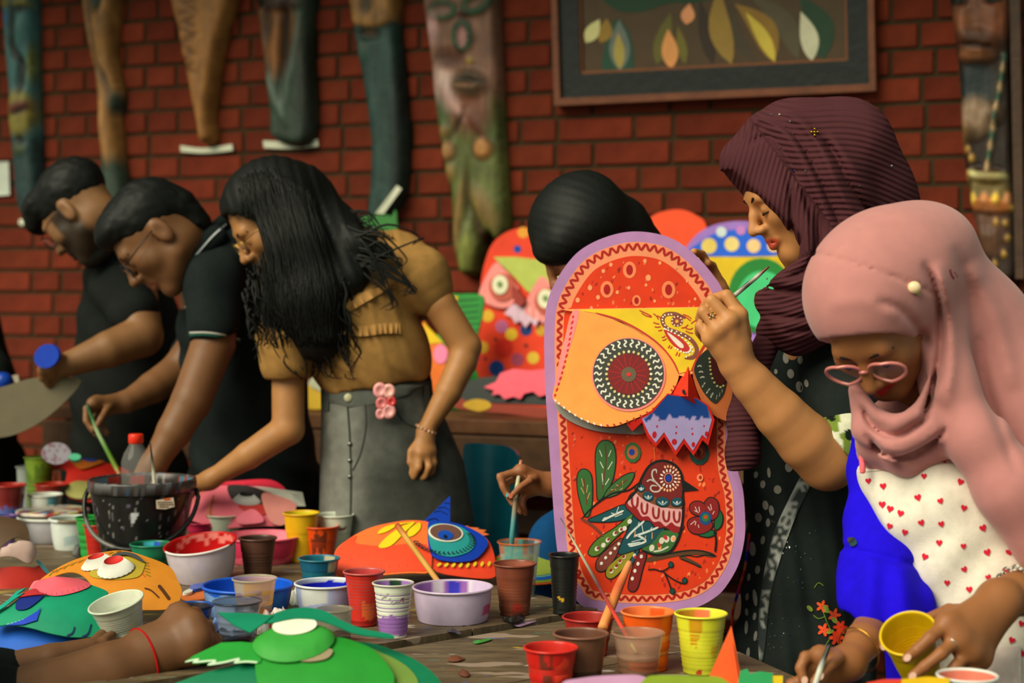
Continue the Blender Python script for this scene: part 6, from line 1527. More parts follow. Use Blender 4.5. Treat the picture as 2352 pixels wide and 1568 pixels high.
class Drape:
    """carries sheets onto a finished solid along the sight line, at building time"""
    def __init__(s, v, F): s.b = BVHTree.FromPolygons(v.tolist(), F.tolist())
    def pt(s, px, off):
        px = np.asarray(px, float).reshape(-1, 2); out = []; c = Vector((0, 0, CAMZ)); last = None; miss = []
        for i, (x, y) in enumerate(px):
            d = Vector(((x - CX) / FPX, 1, -(y - HY) / FPX)); L = d.length; d.normalize()
            h = s.b.ray_cast(c, d)
            if h[0] is None: miss.append(i); out.append(None); continue
            out.append(np.array(h[0]) - np.array(d) * off)
        if miss:
            ok = [o[1] for o in out if o is not None]; 
            good = [(px[i], out[i][1]) for i in range(len(px)) if out[i] is not None]
            for i in miss:
                if good: dd = min(good, key=lambda g: (g[0][0] - px[i][0]) ** 2 + (g[0][1] - px[i][1]) ** 2)[1]
                else: dd = 3.0
                out[i] = P(px[i][0], px[i][1], dd)
        return np.array(out)
    def sheet(s, mb, poly, off, col, res=10, th=.001, cfn=None):
        v2, tf = triangulate(np.asarray(poly, float), res)
        a = s.pt(v2, off + th); b = s.pt(v2, off); cam = np.array([0, 0, CAMZ]); F = []
        for f in tf:
            F.append(f if np.cross(a[f[1]] - a[f[0]], a[f[2]] - a[f[0]]) @ (cam - a[f[0]]) > 0 else f[::-1])
        c = cfn(v2) if cfn is not None else np.tile(np.asarray(col, float), (len(v2), 1))
        mb.add(a, F, c)
        if th > .0008:
            cnt = {}
            for f in F:
                for i in range(3): cnt[(f[i], f[(i + 1) % 3])] = 1
            rim = [e for e in cnt if (e[1], e[0]) not in cnt]; n = len(v2)
            mb.add(np.concatenate([a, b]), [(p, p + n, q + n, q) for p, q in rim], np.concatenate([c, c]))
    def line(s, mb, pts, w, off, col, n=6, smooth=True, taper=True):
        p, nn, ww = ribbon(pts, w, n, smooth, taper)
        a = s.pt(p + nn * ww[:, None], off); b = s.pt(p - nn * ww[:, None], off); k = len(p); cam = np.array([0, 0, CAMZ])
        v = np.concatenate([a, b]); F = [(i, i + 1, k + i + 1, k + i) for i in range(k - 1)]
        q = F[len(F) // 2]
        if np.cross(v[q[1]] - v[q[0]], v[q[2]] - v[q[0]]) @ (cam - v[q[0]]) < 0: F = [f[::-1] for f in F]
        mb.add(v, F, col)
    def dot(s, mb, cx, cy, rx, ry, off, col, rot=0, n=12):
        e = ellp(cx, cy, rx, ry, rot, n); v = s.pt(np.concatenate([[[cx, cy]], e]), off); F = [(0, 1 + i, 1 + (i + 1) % n) for i in range(n)]
        if np.cross(v[1] - v[0], v[2] - v[0]) @ (np.array([0, 0, CAMZ]) - v[0]) < 0: F = [f[::-1] for f in F]
        mb.add(v, F, col)

def ridges(items):
    """a warp raising (h > 0) or sinking cloth along pixel curves: (points, width px, height m)"""
    cur = [(spline(p, 5), w, h) for p, w, h in items]
    def fn(p):
        x = CX + p[:, 0] / p[:, 1] * FPX; y = HY - (p[:, 2] - CAMZ) / p[:, 1] * FPX; q = np.stack([x, y], 1); out = np.zeros(len(p))
        for c, w, h in cur:
            mn, mx = c.min(0) - 3 * w, c.max(0) + 3 * w
            m = np.where((x > mn[0]) & (x < mx[0]) & (y > mn[1]) & (y < mx[1]))[0]
            if not len(m): continue
            qq = q[m]; best = np.full(len(m), 1e9); tt = np.zeros(len(m)); n = len(c) - 1
            for i in range(n):
                ab = c[i + 1] - c[i]; t = np.clip(((qq - c[i]) @ ab) / (ab @ ab + 1e-9), 0, 1); d = np.linalg.norm(qq - c[i] - t[:, None] * ab, axis=1); k = d < best; best = np.where(k, d, best); tt = np.where(k, (i + t) / n, tt)
            out[m] -= h * np.exp(-(best / w) ** 2) * np.clip(np.minimum(tt, 1 - tt) * 6, 0, 1)
        return out
    return fn

def frame(fwd, up):
    f = nrm(fwd); u = np.array(up, float); u = nrm(u - f * (u @ f)); l = np.cross(f, u)
    return np.array([l, f, u])          # rows: side, forward, up

def head(S, c, R, s=1.0, k=.016, ears=True, neck=None, nr=.05):
    """a head with jaw, brow, nose, lids, lips and ears around the point c; rows of R are side, forward, up"""
    W = lambda x, y, z: c + s * (x * R[0] + y * R[1] + z * R[2])
    S.ell(W(0, -.012, .034), np.array([.074, .096, .083]) * s, R, k)
    S.ell(W(0, .026, -.034), np.array([.061, .062, .080]) * s, R, .03 * s)
    for e in (-1, 1):
        S.cap(W(e * .050, .002, -.062), W(e * .014, .062, -.100), .020 * s, .017 * s, .03 * s)
        S.cap(W(e * .040, .060, -.020), W(e * .046, .046, -.030), .020 * s, .018 * s, .025 * s)
    S.cap(W(-.010, .066, -.102), W(.010, .066, -.102), .015 * s, .015 * s, .02 * s)
    S.cap(W(-.034, .078, .022), W(.034, .078, .022), .012 * s, .012 * s, .02 * s)
    for e in (-1, 1): S.ell(W(e * .031, .094, .000), np.array([.017, .014, .011]) * s, R, .014 * s, '-')
    for e in (-1, 1): S.ell(W(e * .031, .074, -.001), np.array([.016, .014, .0125]) * s, R, .006 * s)
    S.chain([W(0, .084, .016), W(0, .096, -.004), W(0, .112, -.030)], [.0075 * s, .008 * s, .0105 * s], .010 * s)
    for e in (-1, 1): S.ell(W(e * .0125, .098, -.034), np.array([.0085, .012, .0085]) * s, R, .008 * s)
    S.ell(W(0, .088, -.048), np.array([.014, .010, .012]) * s, R, .012 * s)
    S.cap(W(-.019, .080, -.063), W(0, .092, -.059), .0035 * s, .0068 * s, .006 * s); S.cap(W(.019, .080, -.063), W(0, .092, -.059), .0035 * s, .0068 * s, .006 * s)
    S.cap(W(-.015, .081, -.069), W(0, .090, -.0725), .004 * s, .0080 * s, .006 * s); S.cap(W(.015, .081, -.069), W(0, .090, -.0725), .004 * s, .0080 * s, .006 * s)
    S.cap(W(-.016, .090, -.066), W(.016, .090, -.066), .0018 * s, .0018 * s, .003 * s, '-')
    if ears:
        for e in (-1, 1):
            S.ell(W(e * .076, -.012, -.006), np.array([.009, .020, .033]) * s, R, .006 * s)
            S.ell(W(e * .088, -.008, -.004), np.array([.008, .010, .018]) * s, R, .006 * s, '-')
    if neck is not None: S.chain([W(0, -.030, -.045), np.array(neck)], [nr * s, nr * 1.08 * s], .03)
    return W

def to_local(v, c, R, s=1.0): return ((v - c) @ R.T) / s

def blend(col, c, w):
    w = np.clip(w, 0, 1)[:, None]; return col * (1 - w) + np.asarray(c) * w

def face_colour(col, v, c, R, s, lip=None, beard=None, stub=None):
    q = to_local(v, c, R, s)
    if lip is not None:
        d = np.sqrt((q[:, 0] / .023) ** 2 + ((q[:, 2] + .066) / .0125) ** 2); m = (q[:, 1] > .070) & (q[:, 1] < .11)
        col = blend(col, lip, np.where(m, (1.1 - d) / .35, 0))
    if beard is not None:
        w = np.clip((-.034 - q[:, 2]) / .012, 0, 1) * np.clip((q[:, 1] + .03) / .02, 0, 1)
        side = np.clip((np.abs(q[:, 0]) - .052) / .008, 0, 1) * np.clip((.03 - q[:, 2]) / .02, 0, 1) * np.clip((q[:, 1] + .008) / .01, 0, 1) * np.clip((.05 - q[:, 1]) / .01, 0, 1)
        nose = np.clip((q[:, 1] - .098) / .006, 0, 1)
        near = np.linalg.norm(q, axis=1) < .15
        col = blend(col, beard, np.where(near, np.maximum(w * np.clip(1 - nose, 0, 1), side) * .9, 0))
    return col

def brow_tubes(W, col, parent, s=1.0, lash=True):
    for e in (-1, 1):
        mb = MB(); tube(mb, [W(e * .012, .0905, .020), W(e * .026, .0905, .026), W(e * .040, .083, .025), W(e * .050, .073, .018)], [.0028 * s, .0036 * s, .0030 * s, .0012 * s], col, n=6); mb.build('eyebrow', M_HAIR(), parent)
        if lash:
            mb = MB(); tube(mb, [W(e * .018, .0845, -.007), W(e * .031, .0895, -.0095), W(e * .045, .081, -.007)], [.0009, .0018, .0012], lin((12, 10, 8)), n=5); mb.build('eyelashes', M_HAIR(), parent)

def glasses(W, parent, col, r=.024, m=None, s=1.0, half=.034, lens=True, thick=.0022, ry=None, y=.106, temple=True):
    root_name = 'glasses'; ry = ry or r * .85
    mb = MB()
    for e in (-1, 1):
        pts = [W(e * half + r * math.cos(t), y - .006 * abs(math.cos(t)), -.004 + ry * math.sin(t)) for t in np.linspace(0, 2 * math.pi, 29)]
        tube(mb, pts, thick, col, n=6, cap=False)
        if temple: tube(mb, [W(e * (half + r), y - .006, .006), W(e * .079, .05, .008), W(e * .080, -.012, .010)], [thick, thick * .8, thick * .7], col, n=6)
    tube(mb, [W(-half + r, y, .002), W(0, y + .003, .006), W(half - r, y, .002)], thick, col, n=6)
    g = mb.build('glasses', m or M_PLASTIC(), parent)
    if lens:
        for e in (-1, 1):
            a = np.linspace(0, 2 * math.pi, 24, endpoint=False)
            v = [W(e * half, y - .002, -.004)] + [W(e * half + r * math.cos(t), y - .004, -.004 + ry * math.sin(t)) for t in a]
            mb = MB(); mb.add(v, [(0, 1 + i, 1 + (i + 1) % 24) for i in range(24)], lin((200, 200, 200))); mb.build('lens', mat('lens_glass', rough=.03, spec=.8, noise=.01, alpha=.10), parent)
    return g

def fingers(S, chains, r=.0078, k=.0025, rr=None):
    for i, ch in enumerate(chains):
        n = len(ch); w = (rr[i] if rr else r)
        rad = np.linspace(1.08, .80, n) * w
        S.chain([P(*p) for p in ch], rad, k, .006)

def palm(S, wrist, knuckles, rw, rk, k=.014):
    for q in knuckles: S.cap(P(*wrist), P(*q), rw, rk, k)
    for a, b in zip(knuckles, knuckles[1:]): S.cap(P(*a), P(*b), rk, rk, k)

def nails(pts, parent, col=(206, 150, 130), r=.0045):
    for p in pts:
        p3 = P(*p[:3]); mb = MB(); n = nrm(np.array([0, 0, CAMZ]) - p3); Sf = Surf(p3, n)
        spot(mb, p[0], p[1], r * FPX / p[2], r * 1.25 * FPX / p[2], Sf, .0008, lin(col), p[3] if len(p) > 3 else 0, 10); mb.build('fingernail', M_GLOSS(), parent, smooth=False)

def strand(mb, pts, r0, r1, col, n=5, k=5):
    q = spline(pts, k); tube(mb, q, np.linspace(r0, r1, len(q)), col, n=n)

def person(label, px, d, cat='person'):
    x = (px - CX) / FPX * d
    return empty('person', (x, d, 0), label, cat)
# ------------------------------------------------------------------ the people
BLACK = lin((20, 22, 20)); HAIRC = lin((16, 17, 14))

def loft(mb, rings, col, n=64, mod=None, close=True):
    """rings of (x, y, z, half width, half depth) joined from top to bottom"""
    V = []; C = []; th = np.linspace(0, 2 * math.pi, n, endpoint=False)
    for i, (x, y, z, a, b) in enumerate(rings):
        m = 1.0 if mod is None else mod(th, i / (len(rings) - 1))
        V.append(np.stack([x + a * m * np.sin(th), y - b * m * np.cos(th), np.full(n, z)], 1))
    k = len(rings); V = np.concatenate(V)
    F = [(i * n + (j + 1) % n, i * n + j, (i + 1) * n + j, (i + 1) * n + (j + 1) % n) for i in range(k - 1) for j in range(n)]
    mb.add(V, F, col)
    return V, np.array(F)

def px_rings(rows, sub=6):
    """rows of (px, py, half px, depth, half depth m), interpolated"""
    out = []; r = np.array(rows, float); t = np.linspace(0, len(r) - 1, (len(r) - 1) * sub + 1)
    r = np.stack([np.interp(t, np.arange(len(r)), r[:, i]) for i in range(5)], 1)
    for px, py, h, d, hd in r:
        p = P(px, py, d); out.append((p[0], p[1], p[2], h * d / FPX, hd))
    return out

def ruffle(D, path, w, parent, col, waves=16, name='ruffle', amp=.009, base=.003, m=None):
    p = spline(path, 14); k = len(p)
    t = np.gradient(p, axis=0); t /= np.linalg.norm(t, axis=1)[:, None]; nn = np.stack([-t[:, 1], t[:, 0]], 1)
    if nn[:, 1].mean() < 0: nn = -nn
    s = np.linspace(0, 1, k); V = []
    for q in range(5):
        f = q / 4
        o = base + amp * f * (1.1 + np.sin(s * waves * 2 * math.pi + .6 * np.sin(s * 19)))
        V.append(np.array([D.pt([pp], oo)[0] for pp, oo in zip(p + nn * (w * f) + t * (2.5 * f * np.cos(s * waves * 2 * math.pi))[:, None], o)]))
    V = np.concatenate(V); F = [(q * k + i, q * k + i + 1, (q + 1) * k + i + 1, (q + 1) * k + i) for q in range(4) for i in range(k - 1)]
    mb = MB(); mb.add(V, F, col); return mb.build(name, m or M_CLOTH(), parent)

def legs(S, xl, d, top, r=.085, floor=True):
    for sx in (-1, 1):
        S.cap((xl + sx * .09, d, top), (xl + sx * .10, d, .50), r, .06, .03); S.cap((xl + sx * .10, d, .50), (xl + sx * .10, d + .01, .09), .06, .05, .02)

def shoes(root, xl, d):
    for sx in (-1, 1):
        S = Solid(.01); S.cap((xl + sx * .10, d + .05, .045), (xl + sx * .11, d - .13, .04), .044, .036, .02); v, F = S.mesh(); build_solid('shoe', v, F, lin((40, 34, 30)), M_PLASTIC(), root)

# ---------------------------------------------------------------- woman in the brown blouse
def woman_brown():
    root = person('long-haired woman in a tan ruffled blouse and grey denim skirt leaning over the table', 880, 4.02)
    sk = lin((166, 114, 66))
    S = Solid(.005)
    c = P(625, 505, 3.98); R = frame((-.70, -.30, -.64), (-.6, -.15, .77))
    W = head(S, c, R, 1.0, neck=P(770, 590, 4.06), nr=.048)
    S.pch([(790, 640, 4.06, 80), (850, 880, 4.04, 95)], .03)
    S.pch([(700, 690, 3.97, 46), (662, 850, 3.94, 38), (662, 985, 3.92, 37), (570, 1046, 3.93, 31), (482, 1102, 3.95, 20)], .006, .02)
    S.pch([(482, 1102, 3.95, 20), (452, 1112, 3.97, 20)], .006, .02)
    fingers(S, [[(455, 1105, 3.96), (432, 1118, 3.96), (420, 1136, 3.96)], [(455, 1112, 3.97), (434, 1128, 3.97), (424, 1146, 3.97)], [(458, 1118, 3.98), (440, 1138, 3.98), (432, 1152, 3.98)]])
    S.pch([(930, 610, 4.02, 48), (1010, 700, 3.98, 38), (1070, 796, 3.98, 36), (1062, 830, 3.97, 34), (1030, 900, 3.94, 30), (978, 988, 3.92, 19)], .006, .02)
    w = (976, 995, 3.92); kn = [(957, 1036, 3.90), (967, 1040, 3.895), (979, 1040, 3.90), (990, 1036, 3.91)]
    palm(S, w, kn, .017, .0105)
    fingers(S, [[kn[0], (949, 1064, 3.885), (946, 1086, 3.885), (945, 1098, 3.89)], [kn[1], (962, 1074, 3.88), (950, 1096, 3.885), (925, 1075, 3.89)], [kn[2], (986, 1072, 3.885), (976, 1094, 3.89), (960, 1103, 3.895)], [kn[3], (997, 1062, 3.90), (992, 1084, 3.90), (978, 1096, 3.905)]], .0082)
    fingers(S, [[(962, 1010, 3.91), (944, 1036, 3.89), (940, 1062, 3.885)]], .009)
    v, F = S.mesh(); col = np.tile(sk, (len(v), 1)); col = face_colour(col, v, c, R, 1.0, lip=lin((150, 60, 46)))
    body = build_solid('body', v, F, col, M_SKIN(), root)
    brow_tubes(W, HAIRC, body, lash=False)
    glasses(W, root, lin((176, 140, 70)), r=.023, m=M_METAL(), thick=.0012)
    # blouse
    B = Solid(.006)
    B.pch([(800, 620, 4.04, 92), (815, 720, 4.02, 118), (848, 810, 4.02, 130), (862, 836, 4.02, 128)], .03)
    B.pch([(850, 575, 4.06, 46), (930, 590, 4.04, 52)], .04)
    B.pch([(905, 585, 4.02, 52), (965, 640, 3.99, 66), (990, 676, 3.985, 46)], .03)
    B.pch([(705, 690, 3.96, 52), (658, 775, 3.93, 62), (656, 832, 3.925, 60)], .03)
    B.half(P(862, 884, 4.0), (.16, 0, -1), P(862, 980, 4.02), .21)
    B.half(P(660, 868, 3.93), (0.06, 0, -1), P(650, 920, 3.93), .10)
    def wr(p):
        x, z = p[:, 0] - P(850, 860, 4.02)[0], p[:, 2] - 1.13
        a = np.sin(x * 42 + z * 60 + 1.5 * np.sin(z * 13 + x * 9)); b = np.sin(x * 95 + z * 34 + 2.0 * np.sin(x * 17))
        low = np.clip((.17 - z) / .12, 0, 1)
        return -.0050 * np.clip(a, 0, 1) ** 2 * low - .0030 * np.clip(b, 0, 1) ** 2 * (1 - .5 * low)
    v, F = B.mesh(wr); bl = build_solid('blouse', v, F, lin((154, 114, 62)), M_CLOTH(), root)
    D = Drape(v, F); tc = lin((160, 118, 66))
    ruffle(D, [(775, 706), (820, 680), (880, 646), (905, 640)], 22, bl, tc, 9)
    ruffle(D, [(780, 742), (830, 748), (880, 742), (918, 742)], 24, bl, tc, 10)
    ruffle(D, [(800, 540), (850, 528), (900, 532)], 14, bl, tc, 7)
    # denim skirt
    rows = [(864, 872, 128, 4.02, .115), (866, 905, 129, 4.02, .118), (880, 960, 142, 4.02, .130), (900, 1060, 164, 4.02, .145), (912, 1215, 179, 4.02, .16), (918, 1400, 188, 4.02, .17), (922, 1640, 196, 4.02, .18), (924, 1800, 200, 4.02, .185)]
    mb = MB(); den = lin((96, 98, 92))
    def mod(th, t): return 1 + .012 * t * np.sin(th * 9 + 1) + .010 * t * np.sin(th * 5)
    V, FF = loft(mb, px_rings(rows), den, 96, mod)
    # paler band left of centre, darker sides, mottled by noise
    cc = np.tile(den, (len(V), 1)); rel = (V[:, 0] - P(840, 1000, 4.02)[0])
    f = np.exp(-((V[:, 0] - P(790, 1000, 4)[0]) / .06) ** 2) * .7 + .35 * noise2(V[:, 0] * 22, V[:, 2] * 14, 5)
    mb.c[-1] = np.clip(blend(np.tile(lin((50, 52, 48)), (len(V), 1)), lin((120, 120, 112)), f), 0, 1)
    sk_ = mb.build('skirt', mat('denim', rough=.95, spec=.05, noise=.22, nscale=35, bump=.25, bscale=500), root)
    D = Drape(V, FF)
    mb = MB(); D.sheet(mb, [(737, 896), (800, 900), (870, 892), (930, 872), (988, 846), (992, 884), (930, 908), (870, 926), (800, 934), (737, 930)], .002, lin((88, 90, 84)), 12, .003); wb = mb.build('waistband', M_CLOTH(), sk_)
    mb = MB(); D.line(mb, [(798, 934), (803, 1000), (806, 1100), (804, 1215)], 4, .0016, lin((50, 52, 48)), taper=False); mb.build('fly_seam', M_CLOTH(), sk_)
    mb = MB(); D.line(mb, [(838, 920), (840, 980), (828, 1040), (810, 1080)], 3, .0016, lin((56, 58, 54)), taper=False); mb.build('fly_stitching', M_CLOTH(), sk_)
    mb = MB(); D.line(mb, [(905, 930), (930, 970), (985, 985), (1010, 960)], 3.5, .0016, lin((50, 52, 48)), taper=False); mb.build('pocket_edge', M_CLOTH(), sk_)
    for x in (748, 980):
        mb = MB(); D.sheet(mb, [(x - 6, 884), (x + 6, 884), (x + 7, 944), (x - 5, 944)], .004, lin((70, 72, 68)), 10, .003); mb.build('belt_loop', M_CLOTH(), sk_)
    q = D.pt([(800, 913)], .008)[0]; SS = Solid(.0025); SS.ell(q, (.0105, .005, .0105), None, .002); v, F = SS.mesh(); build_solid('button', v, F, lin((190, 186, 150)), M_PLASTIC(), sk_)
    for y in (1020, 1058, 1095):
        q = D.pt([(804, y)], .003)[0]; SS = Solid(.002); SS.ell(q, (.006, .003, .006), None, .002); v, F = SS.mesh(); build_solid('rivet', v, F, lin((120, 120, 112)), M_METAL(), sk_)
    # hair
    H = Solid(.007)
    H.ell(W(0, -.018, .048), (.094, .112, .092), R, .02); H.pe((640, 470, 4.0), (112, 95, 100), None, .03)
    H.pch([(640, 480, 3.98, 100), (668, 580, 3.93, 92), (705, 690, 3.90, 84), (730, 770, 3.89, 60)], .03)
    H.pch([(700, 440, 4.02, 60), (770, 540, 4.0, 62), (800, 640, 3.93, 50)], .03)
    H.pch([(740, 500, 3.98, 42), (820, 560, 3.94, 34), (890, 580, 3.92, 16)], .02)
    H.pch([(664, 560, 3.90, 40), (640, 640, 3.88, 40), (622, 720, 3.88, 24)], .02)
    H.half(W(0, .050, .055), .86 * R[1] - .42 * R[2] + .10 * np.array([0, -1, 0]), W(0, .12, -.04), .125)
    def hw(p): return .0014 * np.sin(p[:, 0] * 230 + p[:, 2] * 90 + 2 * np.sin(p[:, 2] * 9)) + .0010 * np.sin(p[:, 0] * 410 + p[:, 2] * 150)
    v, F = H.mesh(hw); hair = build_solid('hair', v, F, HAIRC, M_HAIR(), root)
    rr = random.Random(11); mb = MB(); DH = Drape(v, F)
    for i in range(170):
        a = rr.random(); x0 = 545 + 180 * a; y0 = 372 + abs(a - .35) * 110 + rr.uniform(0, 40); w = rr.uniform(-14, 14)
        q = spline([(x0, y0), (x0 + 26 + w, y0 + 90), (x0 + 52 + w, y0 + 190 + rr.uniform(-20, 20)), (x0 + 66 + w + rr.uniform(-25, 25), y0 + 300), (x0 + 84 + rr.uniform(-30, 30), y0 + 380 + rr.uniform(-30, 30))], 5)
        q = q[q[:, 1] < 800]; tube(mb, DH.pt(q, rr.uniform(0, .004)), np.linspace(.0022, .0012, len(q)), HAIRC * rr.uniform(.7, 1.6), n=4)
    for i in range(190):
        x0 = rr.uniform(560, 800); y0 = rr.uniform(610, 740); d = rr.uniform(3.86, 3.92)
        L = rr.uniform(90, 190) * (0.6 if x0 < 620 else 1); pts = []; ph = rr.uniform(0, 6); am = rr.uniform(6, 22)
        for j in range(7):
            f = j / 6; pts.append(P(x0 + (rr.uniform(-6, 6)) + am * f * math.sin(ph + f * 7) + 24 * f, min(y0 + L * f, 868), d + .01 * math.sin(ph + f * 5)))
        strand(mb, pts, rr.uniform(.003, .006), .0008, HAIRC, 5, 4)
    for i in range(24):
        y0 = rr.uniform(500, 590); pts = [P(760 + rr.uniform(-20, 20), y0, 3.95)]
        e = rr.choice(((930, 600), (945, 660), (905, 690), (960, 545), (880, 640)))
        pts += [P(820 + rr.uniform(-10, 10), y0 + 30, 3.91), P((820 + e[0]) / 2, (y0 + e[1]) / 2 + rr.uniform(-20, 20), 3.895), P(e[0] + rr.uniform(-12, 12), e[1] + rr.uniform(-12, 12), 3.895), P(e[0] - 20 + rr.uniform(-14, 14), e[1] + rr.uniform(5, 26), 3.9)]
        strand(mb, pts, .005, .0008, HAIRC, 5, 5)
    for i in range(26):
        x0 = rr.uniform(690, 770); pts = [P(x0, 430 + (x0 - 690) * .8, 4.0), P(x0 + 50, 480 + rr.uniform(0, 40), 3.98), P(x0 + 95, 495 + rr.uniform(-10, 50), 3.97), P(x0 + 130 + rr.uniform(-30, 20), 500 + rr.uniform(-15, 50), 3.97)]
        strand(mb, pts, .004, .0006, HAIRC, 5, 4)
    for i in range(26):
        x0 = rr.uniform(600, 650); pts = [P(x0, 590, 3.87), P(x0 - 14, 650, 3.865), P(x0 + rr.uniform(-14, 8), 700, 3.87), P(x0 + rr.uniform(-20, 10), 740 + rr.uniform(-30, 20), 3.875)]
        strand(mb, pts, .003, .0006, lin((36, 30, 22)), 5, 4)
    o = mb.build('loose_strands', M_HAIR(), hair); o['kind'] = 'stuff'
    # bracelets and flower charm
    for cx, cy, d, rx, colr in ((978, 985, 3.92, .0225, (196, 160, 120)),):
        for i in range(16):
            t = i / 16 * 2 * math.pi; mb = MB(); q = P(cx, cy, d) + np.array([rx * math.cos(t) * .95, rx * math.sin(t), .010 * -math.cos(t)])
            SS = Solid(.0025); SS.ell(q, (.0045,) * 3, None, .001); v, F = SS.mesh(); build_solid('bracelet_bead', v, F, lin(colr if i % 3 else (190, 120, 100)), M_PLASTIC(), root)
    q = [P(482, 1102, 3.95) + np.array([.5 * .021 * math.cos(t), .023 * math.sin(t), .0225 * math.cos(t) * .9]) for t in np.linspace(0, 2 * math.pi, 25)]
    mb = MB(); tube(mb, q, .0022, lin((150, 140, 90)), n=6, cap=False); mb.build('bracelet', M_METAL(), root)
    ch = empty('flower_clip', tuple(P(885, 925, 3.87)), 'pink flower hair clip hooked on the denim waistband', 'clip')
    for dx, dy, r, cc in ((-12, -26, 17, (226, 150, 150)), (8, -24, 16, (236, 170, 160)), (-8, 4, 15, (206, 110, 110)), (8, 22, 17, (232, 160, 156)), (-10, 28, 13, (216, 140, 140)), (14, 0, 12, (200, 60, 60))):
        SS = Solid(.003); SS.pe((885 + dx, 922 + dy, 3.87), (r, 7, r * 1.1), None, .003); SS.pe((885 + dx, 922 + dy, 3.862), (r * .55, 7, r * .6), None, .003, '-'); v, F = SS.mesh(); build_solid('petal', v, F, lin(cc), M_PLASTIC(), ch)
    shoes(root, P(905, 900, 4.02)[0], 4.02)
woman_brown()

# ---------------------------------------------------------------- man in the polo shirt
def man_polo():
    root = person('man in a black polo shirt with white-striped cuff, holding a green brush', 520, 4.4)
    sk = lin((118, 78, 46)); S = Solid(.005)
    c = P(357, 545, 4.1); R = frame((-.60, -.22, -.77), (-.77, -.1, .62))
    W = head(S, c, R, 1.05, neck=P(470, 585, 4.2), nr=.058)
    S.pch([(500, 650, 4.25, 90), (560, 1000, 4.3, 110)], .04)
    S.pch([(495, 640, 4.12, 58), (490, 790, 4.05, 50), (440, 920, 4.02, 46), (400, 990, 4.0, 40), (352, 1068, 3.98, 28)], .006, .02)
    S.pch([(352, 1068, 3.98, 28), (335, 1096, 3.98, 30)], .006, .02); fingers(S, [[(330, 1096, 3.98), (318, 1120, 3.98), (312, 1140, 3.98)], [(338, 1100, 3.97), (330, 1126, 3.97), (326, 1146, 3.97)], [(346, 1102, 3.96), (342, 1130, 3.96), (340, 1150, 3.96)]], .009)
    S.pch([(470, 780, 4.35, 50), (410, 852, 4.32, 42), (350, 890, 4.26, 36), (292, 922, 4.20, 25)], .006, .02)
    w = (288, 922, 4.20); kn = [(214, 926, 4.13), (222, 924, 4.15), (232, 930, 4.17), (240, 942, 4.18)]
    palm(S, w, kn, .019, .013)
    fingers(S, [[kn[0], (199, 938, 4.11), (198, 966, 4.10), (214, 990, 4.095)], [kn[1], (205, 950, 4.13), (206, 978, 4.12), (222, 998, 4.11)], [kn[2], (214, 968, 4.15), (220, 988, 4.14), (228, 998, 4.14)], [kn[3], (232, 972, 4.17), (240, 990, 4.16), (246, 994, 4.16)], [(256, 932, 4.17), (244, 942, 4.12), (232, 962, 4.095), (220, 982, 4.09)]], .0092)
    v, F = S.mesh(); col = np.tile(sk, (len(v), 1)); col = face_colour(col, v, c, R, 1.05, lip=lin((120, 66, 46)))
    body = build_solid('body', v, F, col, M_SKIN(), root); brow_tubes(W, HAIRC, body, lash=False)
    glasses(W, root, lin((20, 20, 20)), r=.023, thick=.0018)
    H = Solid(.006); H.ell(W(0, -.020, .050), (.083, .106, .086), R, .01); H.ell(W(0, .045, .085), (.066, .055, .040), R, .03)
    H.cap(W(0, -.085, .0), W(0, -.08, -.05), .05, .04, .03)
    H.half(W(0, .060, .050), .62 * R[1] - .78 * R[2], W(0, .04, -.06), .13, .01)
    v, F = H.mesh(lambda p: .004 * noise2(p[:, 0] * 90, p[:, 2] * 90 + p[:, 1] * 50, 3) - .002); build_solid('hair', v, F, HAIRC, M_HAIR(), root)
    B = Solid(.007)
    B.pch([(540, 620, 4.24, 105), (545, 760, 4.27, 128), (560, 900, 4.30, 135), (585, 1060, 4.32, 135), (590, 1120, 4.32, 130)], .04)
    B.pch([(500, 600, 4.18, 66), (490, 650, 4.10, 68), (490, 750, 4.05, 64)], .03); B.pch([(470, 610, 4.16, 40), (560, 580, 4.2, 60)], .03); B.half(P(490, 776, 4.06), (.2, 0, -1), P(480, 830, 4.04), .11)
    B.pch([(520, 640, 4.36, 80), (465, 790, 4.37, 58), (440, 830, 4.36, 50)], .03)
    v, F = B.mesh(lambda p: .004 * np.sin(p[:, 0] * 50 + p[:, 2] * 40 + 2 * np.sin(p[:, 2] * 21))); sh = build_solid('polo_shirt', v, F, lin((26, 32, 32)), M_CLOTH(), root); D = Drape(v, F)
    for off, cc, w in ((0, (196, 196, 186), 4), (6, (40, 110, 90), 2.5)):
        mb = MB(); D.line(mb, [(430, 764 + off), (470, 763 + off), (510, 768 + off), (552, 780 + off)], w, .002, lin(cc), taper=False); mb.build('cuff_stripe', M_CLOTH(), sh)
    K = Solid(.006); K.pch([(420, 618, 4.12, 14), (445, 580, 4.09, 16), (480, 540, 4.12, 18), (516, 510, 4.2, 20)], .01); K.pch([(445, 600, 4.10, 16), (500, 545, 4.12, 24)], .02); v, F = K.mesh(); kk = build_solid('collar', v, F, lin((24, 30, 30)), M_CLOTH(), sh); D = Drape(v, F)
    mb = MB(); D.line(mb, [(436, 602), (460, 574), (490, 540), (520, 514)], 4, .002, lin((186, 190, 190)), taper=False); mb.build('collar_stripe', M_CLOTH(), sh)
    mb = MB(); plate(mb, [(425, 706), (430, 684), (436, 706)], Surf(P(430, 700, 4.06), (-.2, -1, 0)), .001, 0, lin((190, 186, 170))); mb.build('chest_logo', M_CLOTH(), sh, smooth=False)
